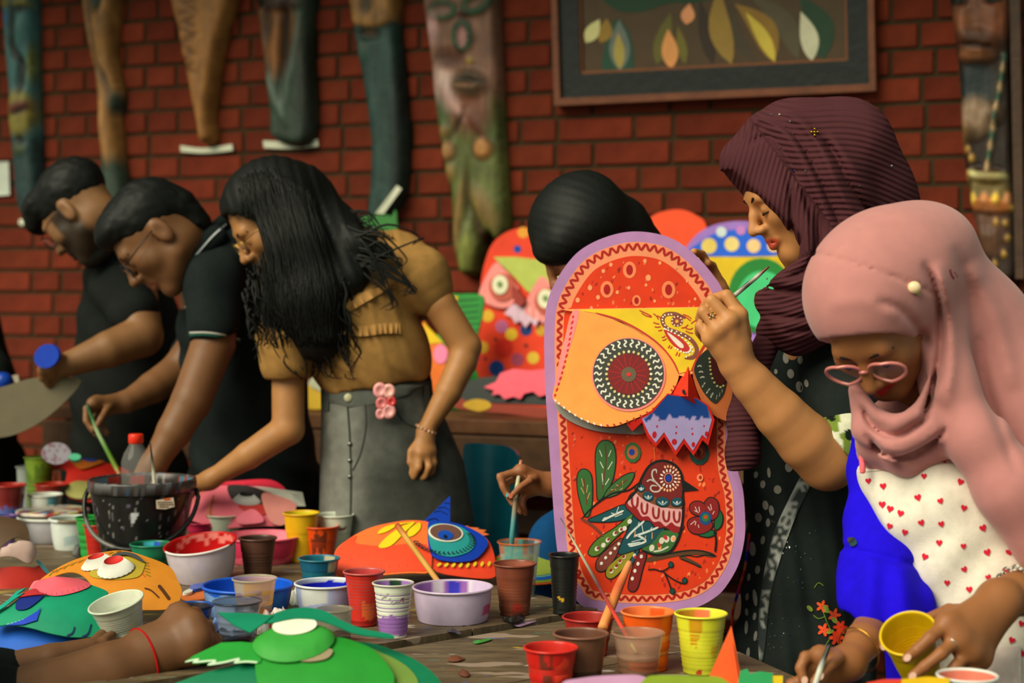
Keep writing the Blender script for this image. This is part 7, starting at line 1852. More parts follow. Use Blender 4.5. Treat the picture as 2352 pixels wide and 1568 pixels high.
    T = Solid(.012); x = P(585, 1100, 4.4)[0]; T.ell((x, 4.4, .86), (.17, .12, .14), None, .03); legs(T, x, 4.42, .84, .09); v, F = T.mesh(); build_solid('trousers', v, F, lin((22, 24, 24)), M_CLOTH(), root); shoes(root, x, 4.42)
    brush('long green-handled brush held by the man in the polo shirt', [(199, 928, 4.10), (224, 992, 4.085), (268, 1076, 4.06), (276, 1092, 4.05)], [.004, .005, .0062, .0055], [(20, 60, 40), (40, 96, 40), (150, 170, 120), (70, 120, 30), (110, 130, 30), (150, 70, 40), (120, 120, 30)])
man_polo()

# ---------------------------------------------------------------- bearded man
def man_beard():
    root = person('bearded man in a black t-shirt and glasses at the left, holding a card sheet', 250, 4.75)
    sk = lin((130, 90, 54)); S = Solid(.0055)
    c = P(180, 487, 4.5); R = frame((-.64, .24, -.72), (-.72, .2, .66))
    W = head(S, c, R, 1.04, neck=P(262, 560, 4.6), nr=.06)
    S.pch([(290, 640, 4.7, 90), (300, 1000, 4.75, 100)], .04)
    S.pch([(300, 660, 4.56, 58), (326, 772, 4.48, 48), (250, 802, 4.42, 42), (168, 832, 4.38, 30)], .006, .02)
    w = (162, 834, 4.38); kn = [(116, 828, 4.33), (112, 842, 4.34), (114, 856, 4.36), (122, 868, 4.38)]
    palm(S, w, kn, .022, .015)
    fingers(S, [[kn[0], (97, 834, 4.32), (94, 852, 4.33), (102, 864, 4.34)], [kn[1], (96, 850, 4.33), (96, 868, 4.34), (108, 876, 4.35)], [kn[2], (102, 868, 4.35), (110, 882, 4.36), (122, 880, 4.37)], [kn[3], (118, 880, 4.37), (130, 886, 4.38), (138, 878, 4.38)], [(140, 820, 4.34), (120, 812, 4.31), (104, 822, 4.30)]], .0105)
    v, F = S.mesh(); col = np.tile(sk, (len(v), 1)); col = face_colour(col, v, c, R, 1.04, lip=lin((120, 66, 50)), beard=lin((30, 27, 20)))
    body = build_solid('body', v, F, col, M_SKIN(), root); brow_tubes(W, HAIRC, body, lash=False)
    glasses(W, root, lin((20, 20, 20)), r=.023, thick=.0016)
    H = Solid(.006); H.ell(W(0, -.018, .050), (.084, .108, .088), R, .01); H.ell(W(0, .060, .088), (.066, .055, .042), R, .03); H.ell(W(0, .104, .062), (.045, .026, .028), R, .03)
    H.half(W(0, .075, .040), .50 * R[1] - .86 * R[2], W(0, .04, -.07), .135, .01)
    v, F = H.mesh(lambda p: .004 * noise2(p[:, 0] * 90, p[:, 2] * 90 + p[:, 1] * 50, 5) - .002); build_solid('hair', v, F, HAIRC, M_HAIR(), root)
    Bd = Solid(.005); Bd.cap(W(0, .058, -.108), W(0, .035, -.118), .022, .024, .02); Bd.cap(W(-.05, .0, -.07), W(0, .058, -.108), .016, .022, .02); Bd.cap(W(.05, .0, -.07), W(0, .058, -.108), .016, .022, .02)
    v, F = Bd.mesh(); build_solid('beard', v, F, lin((24, 22, 17)), M_HAIR(), root)
    B = Solid(.007); B.pch([(290, 640, 4.68, 90), (296, 760, 4.72, 112), (290, 900, 4.74, 120), (285, 1060, 4.75, 118)], .04); B.pch([(270, 600, 4.62, 62), (280, 660, 4.56, 66), (306, 715, 4.51, 58)], .03); B.pch([(250, 640, 4.66, 50), (236, 700, 4.66, 46)], .03); B.half(P(300, 748, 4.5), (.05, 0, -1), P(310, 800, 4.48), .10)
    v, F = B.mesh(lambda p: .004 * np.sin(p[:, 0] * 45 + p[:, 2] * 50)); build_solid('t_shirt', v, F, lin((25, 28, 26)), M_CLOTH(), root)
    T = Solid(.012); x = P(285, 1100, 4.75)[0]; T.ell((x, 4.75, .88), (.16, .12, .14), None, .03); legs(T, x, 4.77, .84, .09); v, F = T.mesh(); build_solid('trousers', v, F, lin((22, 24, 22)), M_CLOTH(), root); shoes(root, x, 4.77)
    mb = MB(); plate(mb, ellp(112, 818, 26, 30, .9), Surf(P(112, 818, 4.29), (-.5, -.8, .1)), .008, 0, lin((10, 52, 160)), res=8); mb_o = mb.build('blue_disc', M_PAPER()); tag(mb_o, 'round blue paint lid held in the bearded man\'s hand', 'lid')
    Sf = Surf(P(90, 930, 4.36), (-.15, -1, .25)); mb = MB(); plate(mb, sm([(-80, 900), (0, 890), (80, 868), (176, 868), (180, 890), (120, 950), (60, 988), (0, 1005), (-80, 1000)], 5), Sf, .003, 0, lin((84, 74, 48)), res=20); tag(mb.build('card_sheet', M_PAPER(), smooth=False), 'dull olive-brown card sheet held by the bearded man at the left edge', 'sheet')
man_beard()

# ---------------------------------------------------------------- dark figure at the left border
def edge_person():
    root = person('dark-clothed person mostly outside the left border', -60, 4.9)
    S = Solid(.01); c = P(-110, 560, 4.9); R = frame((.6, -.2, -.6), (.4, 0, .8)); head(S, c, R, 1.0, neck=P(-120, 690, 4.95)); S.pch([(-110, 760, 4.95, 80), (-100, 1000, 4.95, 90)], .04)
    v, F = S.mesh(); build_solid('body', v, F, lin((130, 84, 52)), M_SKIN(), root)
    H = Solid(.01); W = lambda x, y, z: c + x * R[0] + y * R[1] + z * R[2]; H.ell(W(0, -.02, .05), (.083, .106, .086), R, .01); H.half(W(0, .06, .05), .62 * R[1] - .78 * R[2], W(0, .04, -.06), .13, .01); v, F = H.mesh(); build_solid('hair', v, F, HAIRC, M_HAIR(), root)
    B = Solid(.009); B.pch([(-110, 760, 4.95, 110), (-90, 900, 4.92, 120), (-84, 1100, 4.92, 124)], .04); B.pch([(-70, 760, 4.85, 50), (-20, 860, 4.75, 46), (-10, 960, 4.7, 46), (-30, 1010, 4.68, 40)], .03)
    v, F = B.mesh(); build_solid('shirt', v, F, lin((20, 24, 22)), M_CLOTH(), root)
    T = Solid(.014); x = P(-84, 1100, 4.95)[0]; T.ell((x, 4.95, .86), (.16, .12, .14), None, .03); legs(T, x, 4.97, .84, .09); v, F = T.mesh(); build_solid('trousers', v, F, lin((20, 22, 22)), M_CLOTH(), root); shoes(root, x, 4.97)
    S2 = Solid(.005); S2.pe((6, 876, 4.62), (24, 20, 22), None, .004); v, F = S2.mesh()
    root2 = empty('paint_jar', tuple(P(6, 898, 4.62)), 'blue paint jar with a white label at the left edge', 'jar'); build_solid('jar', v, F, lin((10, 60, 160)), M_PLASTIC(), root2)
    mb = MB(); plate(mb, [(28, 862), (42, 860), (46, 884), (38, 886)], Surf(P(36, 874, 4.60), (0, -1, 0)), .002, 0, lin((170, 160, 140))); mb.build('label', M_PAPER(), root2, smooth=False)
edge_person()

# ---------------------------------------------------------------- seated person behind the owl board
def sitter():
    root = person('person with sleek black hair sitting behind the owl board, painting with a brush', 1400, 3.62)
    sk = lin((150, 94, 58)); S = Solid(.005)
    c = P(1338, 548, 3.56); R = frame((-.72, -.05, -.70), (-.68, 0, .72))
    W = head(S, c, R, 1.0, neck=P(1440, 640, 3.62), nr=.05)
    S.pch([(1470, 720, 3.66, 100), (1480, 1000, 3.66, 110)], .04)
    S.pch([(1420, 760, 3.62, 48), (1400, 1000, 3.56, 40), (1360, 1080, 3.52, 38), (1300, 1108, 3.50, 31), (1268, 1114, 3.48, 26)], .006, .02)
    w = (1262, 1112, 3.475); kn = [(1196, 1080, 3.44), (1204, 1092, 3.455), (1210, 1108, 3.47), (1214, 1126, 3.48)]
    palm(S, w, kn, .018, .0115)
    fingers(S, [[kn[0], (1148, 1094, 3.42), (1155, 1118, 3.415), (1164, 1137, 3.415)], [kn[1], (1160, 1110, 3.44), (1168, 1140, 3.43), (1178, 1158, 3.425)], [kn[2], (1180, 1136, 3.46), (1186, 1160, 3.455), (1196, 1176, 3.45)], [kn[3], (1200, 1148, 3.475), (1202, 1168, 3.47), (1208, 1178, 3.47)], [(1228, 1100, 3.44), (1216, 1104, 3.42), (1192, 1120, 3.405), (1176, 1138, 3.405)]], .0078)
    v, F = S.mesh(); col = np.tile(sk, (len(v), 1)); body = build_solid('body', v, F, face_colour(col, v, c, R, 1.0, lip=lin((140, 70, 54))), M_SKIN(), root); brow_tubes(W, HAIRC, body, lash=False)
    nails([(1173, 1138, 3.398, .5)], body, (190, 96, 70), .0045)
    mb = MB(); spot(mb, 1165, 1136, 3, 6, Surf(P(1165, 1136, 3.408), (0, -1, .2)), 0, lin((70, 170, 170)), .3); mb.build('paint_smudge', M_GLOSS(), body, smooth=False)
    H = Solid(.006); H.pe((1338, 520, 3.56), (116, 110, 96), frame((-.75, 0, -.65), (-.65, 0, .75)), .02); H.pch([(1350, 500, 3.57, 84), (1420, 520, 3.60, 66), (1480, 575, 3.63, 54)], .03); H.ell(W(0, -.02, .045), (.086, .108, .088), R, .02); H.pch([(1290, 560, 3.50, 40), (1262, 575, 3.52, 36)], .03)
    H.half(P(1250, 606, 3.5), (-.25, -.1, -.9), P(1260, 660, 3.54), .07, .01)
    v, F = H.mesh(lambda p: .0006 * np.sin(p[:, 0] * 160 + p[:, 2] * 320 + 3 * np.sin(p[:, 0] * 30))); build_solid('hair', v, F, lin((18, 20, 17)), M_HAIR(), root)
    B = Solid(.008); B.pch([(1470, 700, 3.66, 120), (1470, 900, 3.66, 130), (1450, 1120, 3.66, 140)], .04); B.pch([(1425, 740, 3.62, 58), (1404, 960, 3.56, 50)], .03); v, F = B.mesh(); build_solid('shirt', v, F, lin((28, 60, 100)), M_CLOTH(), root)
    T = Solid(.010); T.cap(P(1420, 1180, 3.68), P(1290, 1250, 3.62), .09, .07, .03); T.cap(P(1500, 1180, 3.68), P(1460, 1260, 3.55), .09, .07, .03); T.cap(P(1290, 1250, 3.62), (P(1285, 1250, 3.62)[0], 3.66, .07), .065, .05, .02); T.cap(P(1460, 1260, 3.55), (P(1460, 1260, 3.55)[0], 3.60, .07), .065, .05, .02)
    v, F = T.mesh(); build_solid('trousers', v, F, lin((14, 64, 110)), M_CLOTH(), root)
    st = empty('stool', (P(1460, 1250, 3.72)[0], 3.74, 0), 'plain wooden stool under the sitter behind the owl board', 'stool'); x = st.location.x
    mb = MB(); box(mb, (x, 3.74, .44), (.17, .15, .015), lin((110, 80, 50)), bev=.004); mb.build('seat', M_WOOD(), st, smooth=False)
    for sx in (-1, 1):
        for sy in (-1, 1): mb = MB(); box(mb, (x + sx * .14, 3.74 + sy * .12, .2125), (.018, .018, .2125), lin((90, 64, 40))); mb.build('leg', M_WOOD(), st, smooth=False)
    brush('paint-crusted brush held over the orange-rimmed clear cup', [(1197, 1056, 3.44), (1186, 1130, 3.425), (1176, 1232, 3.41), (1172, 1290, 3.42)], [.0035, .0052, .0055, .004], [(170, 90, 50), (190, 180, 150), (190, 196, 150), (150, 120, 90), (70, 140, 140), (60, 130, 130), (140, 120, 110), (150, 140, 130)])
sitter()

# ---------------------------------------------------------------- person of the foreground arm
def front_arm():
    root = person('person at the bottom left, only a dark sleeve and fist with red thread showing', -60, 2.5)
    sk = lin((116, 76, 46)); S = Solid(.0045)
    S.pch([(-220, 1640, 2.55, 70), (-40, 1646, 2.62, 92), (120, 1602, 2.68, 86), (250, 1550, 2.72, 74), (345, 1508, 2.76, 60)], .006, .02)
    w = (345, 1500, 2.76); kn = [(412, 1412, 2.79), (440, 1436, 2.76), (452, 1466, 2.75), (446, 1496, 2.75)]
    palm(S, w, kn, .036, .018, .02)
    fingers(S, [[kn[0], (446, 1412, 2.83), (470, 1440, 2.85), (466, 1470, 2.86)], [kn[1], (474, 1444, 2.80), (490, 1470, 2.83), (480, 1496, 2.85)], [kn[2], (482, 1474, 2.78), (490, 1496, 2.81), (474, 1510, 2.84)], [kn[3], (472, 1502, 2.77), (474, 1516, 2.80), (458, 1522, 2.83)], [(390, 1430, 2.82), (420, 1420, 2.86), (450, 1436, 2.89)]], .0125, .010)
    S.pch([(-220, 1560, 2.70, 60), (-20, 1552, 2.74, 48), (120, 1516, 2.77, 38), (206, 1490, 2.80, 26)], .006, .02)
    fingers(S, [[(206, 1488, 2.80), (238, 1474, 2.81), (256, 1458, 2.845)], [(206, 1492, 2.80), (244, 1486, 2.81), (270, 1478, 2.84)], [(206, 1496, 2.80), (248, 1498, 2.82), (276, 1492, 2.85)], [(206, 1484, 2.81), (230, 1462, 2.85), (250, 1444, 2.89)]], .0105)
    v, F = S.mesh(); build_solid('body', v, F, sk, M_SKIN(), root)
    B = Solid(.007); B.pch([(-260, 1640, 2.55, 100), (-60, 1646, 2.62, 108), (10, 1630, 2.65, 100)], .03); B.pch([(-240, 1540, 2.70, 80), (-40, 1556, 2.735, 62), (16, 1546, 2.75, 54)], .03); B.pch([(-300, 1300, 2.5, 160), (-320, 1700, 2.45, 200)], .04); v, F = B.mesh(); build_solid('sleeve', v, F, lin((22, 26, 26)), M_CLOTH(), root)
    c = P(334, 1513, 2.757); ax = nrm(P(345, 1508, 2.76) - P(250, 1550, 2.72)); u = nrm(np.cross(ax, (0, 1, 0))); w_ = np.cross(ax, u); r = .0515
    mb = MB(); tube(mb, [c + ax * .003 * math.sin(2 * t) + r * (math.cos(t) * u + math.sin(t) * w_) for t in np.linspace(0, 2 * math.pi, 41)], .0022, lin((176, 20, 20)), n=6, cap=False); mb.build('red_thread', M_CLOTH(), root)
front_arm()
# ---------------------------------------------------------------- woman in the maroon pleated headscarf
def pleat_mat():
    m = bpy.data.materials.new('pleated_maroon_cloth'); m.use_nodes = True; nt = m.node_tree; b = nt.nodes['Principled BSDF']
    at = nt.nodes.new('ShaderNodeVertexColor'); at.layer_name = 'Col'
    ph = nt.nodes.new('ShaderNodeAttribute'); ph.attribute_name = 'pleat'
    mt = nt.nodes.new('ShaderNodeMath'); mt.operation = 'SINE'; nt.links.new(ph.outputs['Fac'], mt.inputs[0])
    bp = nt.nodes.new('ShaderNodeBump'); bp.inputs['Strength'].default_value = .5; bp.inputs['Distance'].default_value = .0025
    nt.links.new(mt.outputs[0], bp.inputs['Height']); nt.links.new(bp.outputs['Normal'], b.inputs['Normal'])
    nt.links.new(at.outputs['Color'], b.inputs['Base Color']); b.inputs['Roughness'].default_value = .85; b.inputs['Specular IOR Level'].default_value = .06
    return m

def woman_maroon():
    root = person('woman in a maroon pleated headscarf and black dotted dress painting the owl board', 1850, 3.4)
    sk = lin((188, 128, 76)); S = Solid(.0036)
    c = P(1826, 436, 3.25); R = frame((-.86, -.16, -.48), (-.48, -.05, .87))
    W = head(S, c, R, 1.0, ears=False, neck=P(1870, 620, 3.28), nr=.05)
    S.pch([(1870, 760, 3.36, 90), (1880, 900, 3.4, 100)], .04)
    S.pch([(1920, 860, 3.30, 66), (1925, 1010, 3.22, 68), (1900, 1056, 3.19, 70), (1850, 1012, 3.17, 66), (1790, 950, 3.155, 58), (1728, 880, 3.145, 47), (1694, 838, 3.14, 41)], .006, .02)
    w = (1692, 832, 3.14); kn = [(1698, 724, 3.125), (1676, 736, 3.11), (1650, 758, 3.11), (1632, 778, 3.12)]
    palm(S, w, kn, .030, .0150, .008)
    S.pc((1690, 800, 3.135), (1660, 800, 3.13), 34, 22, .012)
    fingers(S, [[kn[0], (1669, 679, 3.135), (1642, 686, 3.165), (1636, 708, 3.185)], [kn[1], (1635, 690, 3.12), (1620, 704, 3.155), (1622, 728, 3.18)], [kn[2], (1615, 714, 3.118), (1608, 732, 3.155), (1618, 750, 3.18)], [kn[3], (1608, 748, 3.13), (1606, 762, 3.155), (1616, 778, 3.175)], [(1712, 770, 3.16), (1704, 720, 3.185), (1684, 694, 3.19), (1664, 690, 3.18)]], .0098, .0015, [.0122, .0115, .0108, .0100, .0112])
    # far arm holding the board from behind, finger tips over its edge
    S.pch([(1850, 820, 3.5, 50), (1780, 960, 3.5, 44), (1720, 860, 3.46, 36), (1672, 716, 3.42, 26)], .006, .02)
    palm(S, (1672, 716, 3.42), [(1646, 650, 3.40), (1652, 664, 3.40), (1660, 680, 3.41)], .018, .012)
    fingers(S, [[(1646, 650, 3.40), (1628, 612, 3.385), (1612, 584, 3.365), (1594, 578, 3.335)], [(1652, 664, 3.40), (1644, 630, 3.39), (1636, 610, 3.38), (1626, 604, 3.36)], [(1660, 680, 3.41), (1656, 650, 3.40), (1650, 636, 3.39)]], .0095)
    v, F = S.mesh(); col = np.tile(sk, (len(v), 1)); col = face_colour(col, v, c, R, 1.0, lip=lin((186, 74, 48)))
    body = build_solid('body', v, F, col, mat('skin_fair', rough=.5, spec=.35, noise=.07, nscale=25, sss=.15), root)
    brow_tubes(W, lin((24, 18, 14)), body)
    # headscarf
    H = Solid(.005)
    H.ell(W(0, -.016, .040), (.089, .112, .098), R, .02)
    H.pch([(1712, 372, 3.25, 60), (1800, 300, 3.26, 66)], .04)
    H.pch([(1860, 330, 3.27, 100), (1930, 350, 3.29, 118), (2000, 440, 3.31, 92), (2060, 520, 3.33, 70)], .04)
    H.pch([(1800, 470, 3.22, 84), (1850, 560, 3.21, 74), (1870, 640, 3.22, 70)], .03)
    H.pch([(1900, 420, 3.22, 90), (1930, 560, 3.22, 84), (1930, 660, 3.22, 80)], .03)
    H.pch([(1772, 640, 3.22, 36), (1820, 650, 3.18, 44), (1890, 610, 3.17, 44), (1940, 540, 3.19, 50)], .02)
    H.pch([(1772, 690, 3.23, 40), (1830, 730, 3.20, 62), (1900, 690, 3.19, 66), (1980, 600, 3.2, 66)], .02)
    H.pch([(1770, 760, 3.24, 34), (1830, 772, 3.22, 40), (1890, 740, 3.21, 50)], .02)
    H.half(P(1692, 420, 3.25), (-.756, -.12, -.654), P(1742, 520, 3.25), .125, .006)
    v, F = H.mesh(ridges([([(1704, 316), (1740, 272), (1800, 300), (1850, 380), (1890, 470), (1930, 560)], 13, .013), ([(1712, 338), (1760, 312), (1800, 350), (1840, 430), (1870, 520)], 6, -.008),
        ([(1770, 250), (1840, 280), (1890, 350), (1930, 440), (1990, 540)], 12, .012), ([(1752, 268), (1820, 306), (1866, 376), (1910, 470), (1950, 560)], 5, -.009), ([(1890, 320), (1920, 360), (1960, 440), (2020, 520)], 7, -.011), ([(1900, 300), (1950, 370), (2010, 460), (2060, 530)], 12, .007),
        ([(1812, 400), (1818, 480), (1822, 560), (1828, 600)], 5, -.010), ([(1830, 400), (1850, 500), (1860, 600)], 10, .007), ([(1876, 470), (1880, 560), (1850, 620), (1800, 640)], 7, -.012), ([(1960, 560), (1900, 640), (1830, 668), (1760, 660)], 8, -.014), ([(1950, 640), (1890, 710), (1830, 730), (1750, 720)], 7, -.011), ([(1930, 700), (1880, 750), (1800, 765)], 6, -.008)]))
    mar = lin((76, 41, 45)); hj = build_solid('headscarf', v, F, mar, pleat_mat(), root)
    def pleats(o, v):
        x = CX + v[:, 0] / v[:, 1] * FPX; y = HY - (v[:, 2] - CAMZ) / v[:, 1] * FPX
        p0 = x + .12 * y + 10 * np.sin(y / 60)                          # upright pleats over the temple
        p1 = (x * .62 + y * .78)                                        # slanting over the back
        p2 = y + .25 * x + 12 * np.sin(x / 50)                          # level around the neck
        # three regions, joined with short blends
        w1 = 1 / (1 + np.exp(-((x - 1745) - (y - 300) * .75) / 6)); w2 = 1 / (1 + np.exp(-(y - 620 + (x - 1780) * .5) / 6))
        ph = np.where(w2 > .5, p2, np.where(w1 > .5, y * .86 - x * .18 + 14 * np.sin(x / 60), p0))
        a = o.data.attributes.new('pleat', 'FLOAT', 'POINT'); a.data.foreach_set('value', (ph * 2 * math.pi / 11.5).astype(np.float32))
    pleats(hj, v); D = Drape(v, F)
    T = Solid(.005); T.pch([(1765, 780, 3.24, 30), (1722, 870, 3.22, 34), (1708, 960, 3.20, 34), (1706, 1040, 3.19, 36), (1704, 1070, 3.19, 34)], .02); T.pch([(1735, 880, 3.23, 24), (1722, 1000, 3.21, 24), (1716, 1060, 3.20, 26)], .01); T.half(P(1700, 1078, 3.19), (.15, 0, -1), P(1704, 1110, 3.19), .06, .004)
    v2, F2 = T.mesh(); tl = build_solid('scarf_tail', v2, F2, mar * .9, MATS.setdefault('pl', hj.data.materials[0]), hj); pleats(tl, v2)
    # sequins and flower brooch
    for x, y, cc in ((1822, 392, (20, 70, 190)), (1850, 392, (120, 150, 120)), (1770, 262, (200, 200, 190)), (1790, 262, (190, 180, 160)), (1814, 278, (220, 220, 210)), (2048, 380, (200, 200, 190)), (1974, 426, (200, 200, 200)), (1844, 346, (180, 180, 160)), (1762, 640, (210, 210, 210)), (1840, 668, (190, 190, 190))):
        mb = MB(); D.dot(mb, x, y, 2.4, 2.2, .002, lin(cc)); mb.build('sequin', M_METAL(), hj, smooth=False)
    br = empty('brooch', tuple(D.pt([(1870, 302)], .004)[0]), 'small gold flower brooch pinned on the maroon headscarf', 'brooch')
    for dx, dy in ((0, 0), (-7, 0), (7, 0), (0, -7), (0, 7)):
        q = D.pt([(1871 + dx, 303 + dy)], .004)[0]; SS = Solid(.0012); SS.ell(q, (.0026,) * 3, None, .0005); vv, FF = SS.mesh(); build_solid('stone', vv, FF, lin((206, 160, 50)), M_METAL(), br)
    # dress
    B = Solid(.007)
    B.pch([(1850, 770, 3.40, 100), (1860, 900, 3.42, 130), (1850, 1100, 3.42, 134), (1850, 1300, 3.42, 142), (1850, 1500, 3.42, 150), (1850, 1700, 3.42, 160), (1850, 2200, 3.42, 175)], .04)
    B.pch([(1920, 830, 3.30, 80), (1928, 940, 3.25, 84), (1930, 1000, 3.22, 84)], .03); B.pch([(1790, 830, 3.46, 70), (1760, 940, 3.48, 60)], .03)
    B.half(P(1905, 985, 3.2), (-.55, -.1, -.84), P(1850, 1080, 3.18), .09)
    def wr(p):
        x = p[:, 0]; z = p[:, 2]; return .006 * np.sin(x * 70 + 1.2 * np.sin(z * 7)) * np.clip((1.05 - z) / .2, 0, 1) + .003 * np.sin(x * 150 + z * 20) * np.clip((1.1 - z) / .2, 0, 1)
    v, F = B.mesh(wr); dr = build_solid('dress', v, F, lin((28, 34, 32)), M_CLOTH(), root); D = Drape(v, F)
    rr = random.Random(4)
    for x, y, rx, ry in ((1805, 822, 7, 13), (1816, 858, 8, 11), (1838, 826, 6, 10), (1836, 888, 8, 13), (1852, 880, 5, 9), (1782, 853, 4, 6), (1740, 1016, 4, 14), (1736, 1090, 5, 8), (1752, 1112, 6, 9), (1786, 1124, 9, 10), (1812, 1072, 9, 12), (1766, 1085, 4, 12), (1758, 1160, 7, 11), (1742, 1188, 8, 11), (1728, 1260, 8, 17), (1752, 1240, 5, 10), (1740, 1308, 6, 10), (1720, 1325, 4, 9), (1716, 1370, 4, 9), (1734, 1372, 5, 20), (1715, 1405, 4, 9), (1714, 1440, 4, 16), (1718, 1500, 4, 14), (1733, 1415, 4, 9), (1735, 1460, 4, 12), (1772, 1172, 6, 12), (1764, 1200, 5, 10)):
        mb = MB(); D.dot(mb, x, y, rx, ry, .0018, lin((128, 124, 116)), rr.uniform(-.2, .2)); mb.build('dress_dot', M_CLOTH(), dr, smooth=False)
    band = [(1850, 1078), (1872, 1090), (1830, 1180), (1790, 1290), (1768, 1380), (1755, 1500), (1744, 1520), (1742, 1420), (1752, 1330), (1775, 1230), (1810, 1150)]
    mb = MB(); D.sheet(mb, sm(band, 4), .002, lin((60, 66, 64)), 9, .0012, cfn=lambda p: np.where((noise2(p[:, 0] / 4.5, p[:, 1] / 4.5, 6) > .62)[:, None], lin((150, 152, 146)), lin((46, 52, 50)))); mb.build('silver_trim', M_CLOTH(), dr)
    mb = MB()
    for i in range(60):
        x = 1790 + rr.uniform(-40, 70); y = rr.uniform(1180, 1490); D.dot(mb, x + (1340 - y) * .12, y, 1.6, 1.6, .002, lin((150, 156, 150)), 0, 6)
    o = mb.build('sequin_spray', M_METAL(), dr, smooth=False); o['kind'] = 'stuff'
    def petals(cx, cy, r, n, c, a0=0):
        for i in range(n):
            t = a0 + i * 2 * math.pi / n; mb = MB(); D.dot(mb, cx + r * .6 * math.cos(t), cy + r * .6 * math.sin(t), r * .55, r * .28, .0026, lin(c), t, 10); mb.build('printed_petal', M_CLOTH(), dr, smooth=False)
    petals(1888, 1392, 13, 5, (226, 84, 40)); petals(1916, 1412, 14, 5, (206, 70, 40)); petals(1892, 1446, 14, 5, (222, 76, 40)); petals(1930, 1440, 15, 6, (226, 60, 30)); petals(1922, 1464, 16, 6, (220, 60, 30)); petals(1924, 1500, 11, 4, (226, 90, 40)); petals(1950, 1252, 9, 3, (220, 70, 40))
    for q in (((1890, 1402), (1900, 1430), (1910, 1450)), ((1868, 1412), (1880, 1420), (1896, 1415)), ((1870, 1350), (1880, 1338), (1892, 1345)), ((1910, 1460), (1896, 1482), (1886, 1500))):
        mb = MB(); D.line(mb, q, 2.2, .0024, lin((90, 120, 40))); mb.build('printed_stem', M_CLOTH(), dr)
    for x, y in ((1897, 1396), (1860, 1397), (1916, 1424), (1906, 1450), (1898, 1402)):
        mb = MB(); D.dot(mb, x, y, 9, 5, .0028, lin((120, 140, 50)), rr.uniform(-1, 1), 10); mb.build('printed_leaf', M_CLOTH(), dr, smooth=False)
    # coloured piping along the front edge
    pts = spline([(1722, 1225), (1712, 1300), (1700, 1345), (1684, 1400), (1682, 1450), (1690, 1500), (1700, 1560)], 10); cs = [lin(k) for k in ((206, 60, 40), (190, 40, 110), (40, 40, 160), (206, 110, 40), (200, 40, 40), (220, 80, 60))]
    q3 = D.pt(pts, .004); cc = np.array([cs[(i // 3) % 6] for i in range(len(q3))]); mb = MB(); tube(mb, q3, .003, cc, n=6); mb.build('coloured_piping', M_CLOTH(), dr)
    # patterned cuff
    K = Solid(.005); a, b = P(1945, 985, 3.20), P(1886, 1050, 3.18)
    K.cap(P(1936, 1000, 3.212), P(1908, 1040, 3.188), .066, .064, .01); K.half(P(1893, 998, 3.18), (-.62, -.1, -.5), P(1850, 1040, 3.18), .09, .003)
    v, F = K.mesh(); nz = lambda q: noise2(q[:, 0] * 55, q[:, 2] * 55, 4); cf = np.where((nz(v) > .55)[:, None], lin((110, 130, 50)), lin((206, 204, 176))); cf = np.where((noise2(v[:, 0] * 32 + 4, v[:, 2] * 32, 8) > .76)[:, None], lin((20, 26, 22)), cf)
    build_solid('patterned_cuff', v, F, cf, M_CLOTH(), dr)
    # ring on the painting hand
    rg = empty('finger_ring', tuple(P(1630, 728, 3.105)), 'gold ring with a small jewelled flower on the painting hand', 'ring')
    mb = MB(); cxr = P(1632, 732, 3.118); axd = nrm(P(1617, 712, 3.125) - P(1650, 758, 3.11)); u = nrm(np.cross(axd, (0, 1, 0))); w_ = np.cross(axd, u)
    tube(mb, [cxr + .0128 * (math.cos(t) * u + math.sin(t) * w_) for t in np.linspace(0, 2 * math.pi, 25)], .0011, lin((214, 170, 90)), n=6, cap=False); mb.build('band', M_METAL(), rg)
    for dx, dy, cc in ((0, 0, (220, 190, 120)), (-6, -3, (206, 110, 90)), (4, -7, (150, 150, 60)), (5, 2, (226, 220, 190)), (-2, 6, (220, 190, 150))):
        SS = Solid(.0009); SS.ell(P(1633 + dx, 724 + dy, 3.103), (.0024,) * 3, None, .0005); vv, FF = SS.mesh(); build_solid('stone', vv, FF, lin(cc), M_METAL(), rg)
    brush('paint-flecked brush held over the hand of the woman in maroon', [(1652, 706, 3.16), (1690, 676, 3.14), (1740, 634, 3.135), (1766, 612, 3.13)], [.004, .0045, .0042, .0018], [(40, 30, 24), (30, 28, 24), (180, 176, 160), (60, 50, 44), (176, 176, 156), (110, 60, 40), (96, 50, 34)])
woman_maroon()

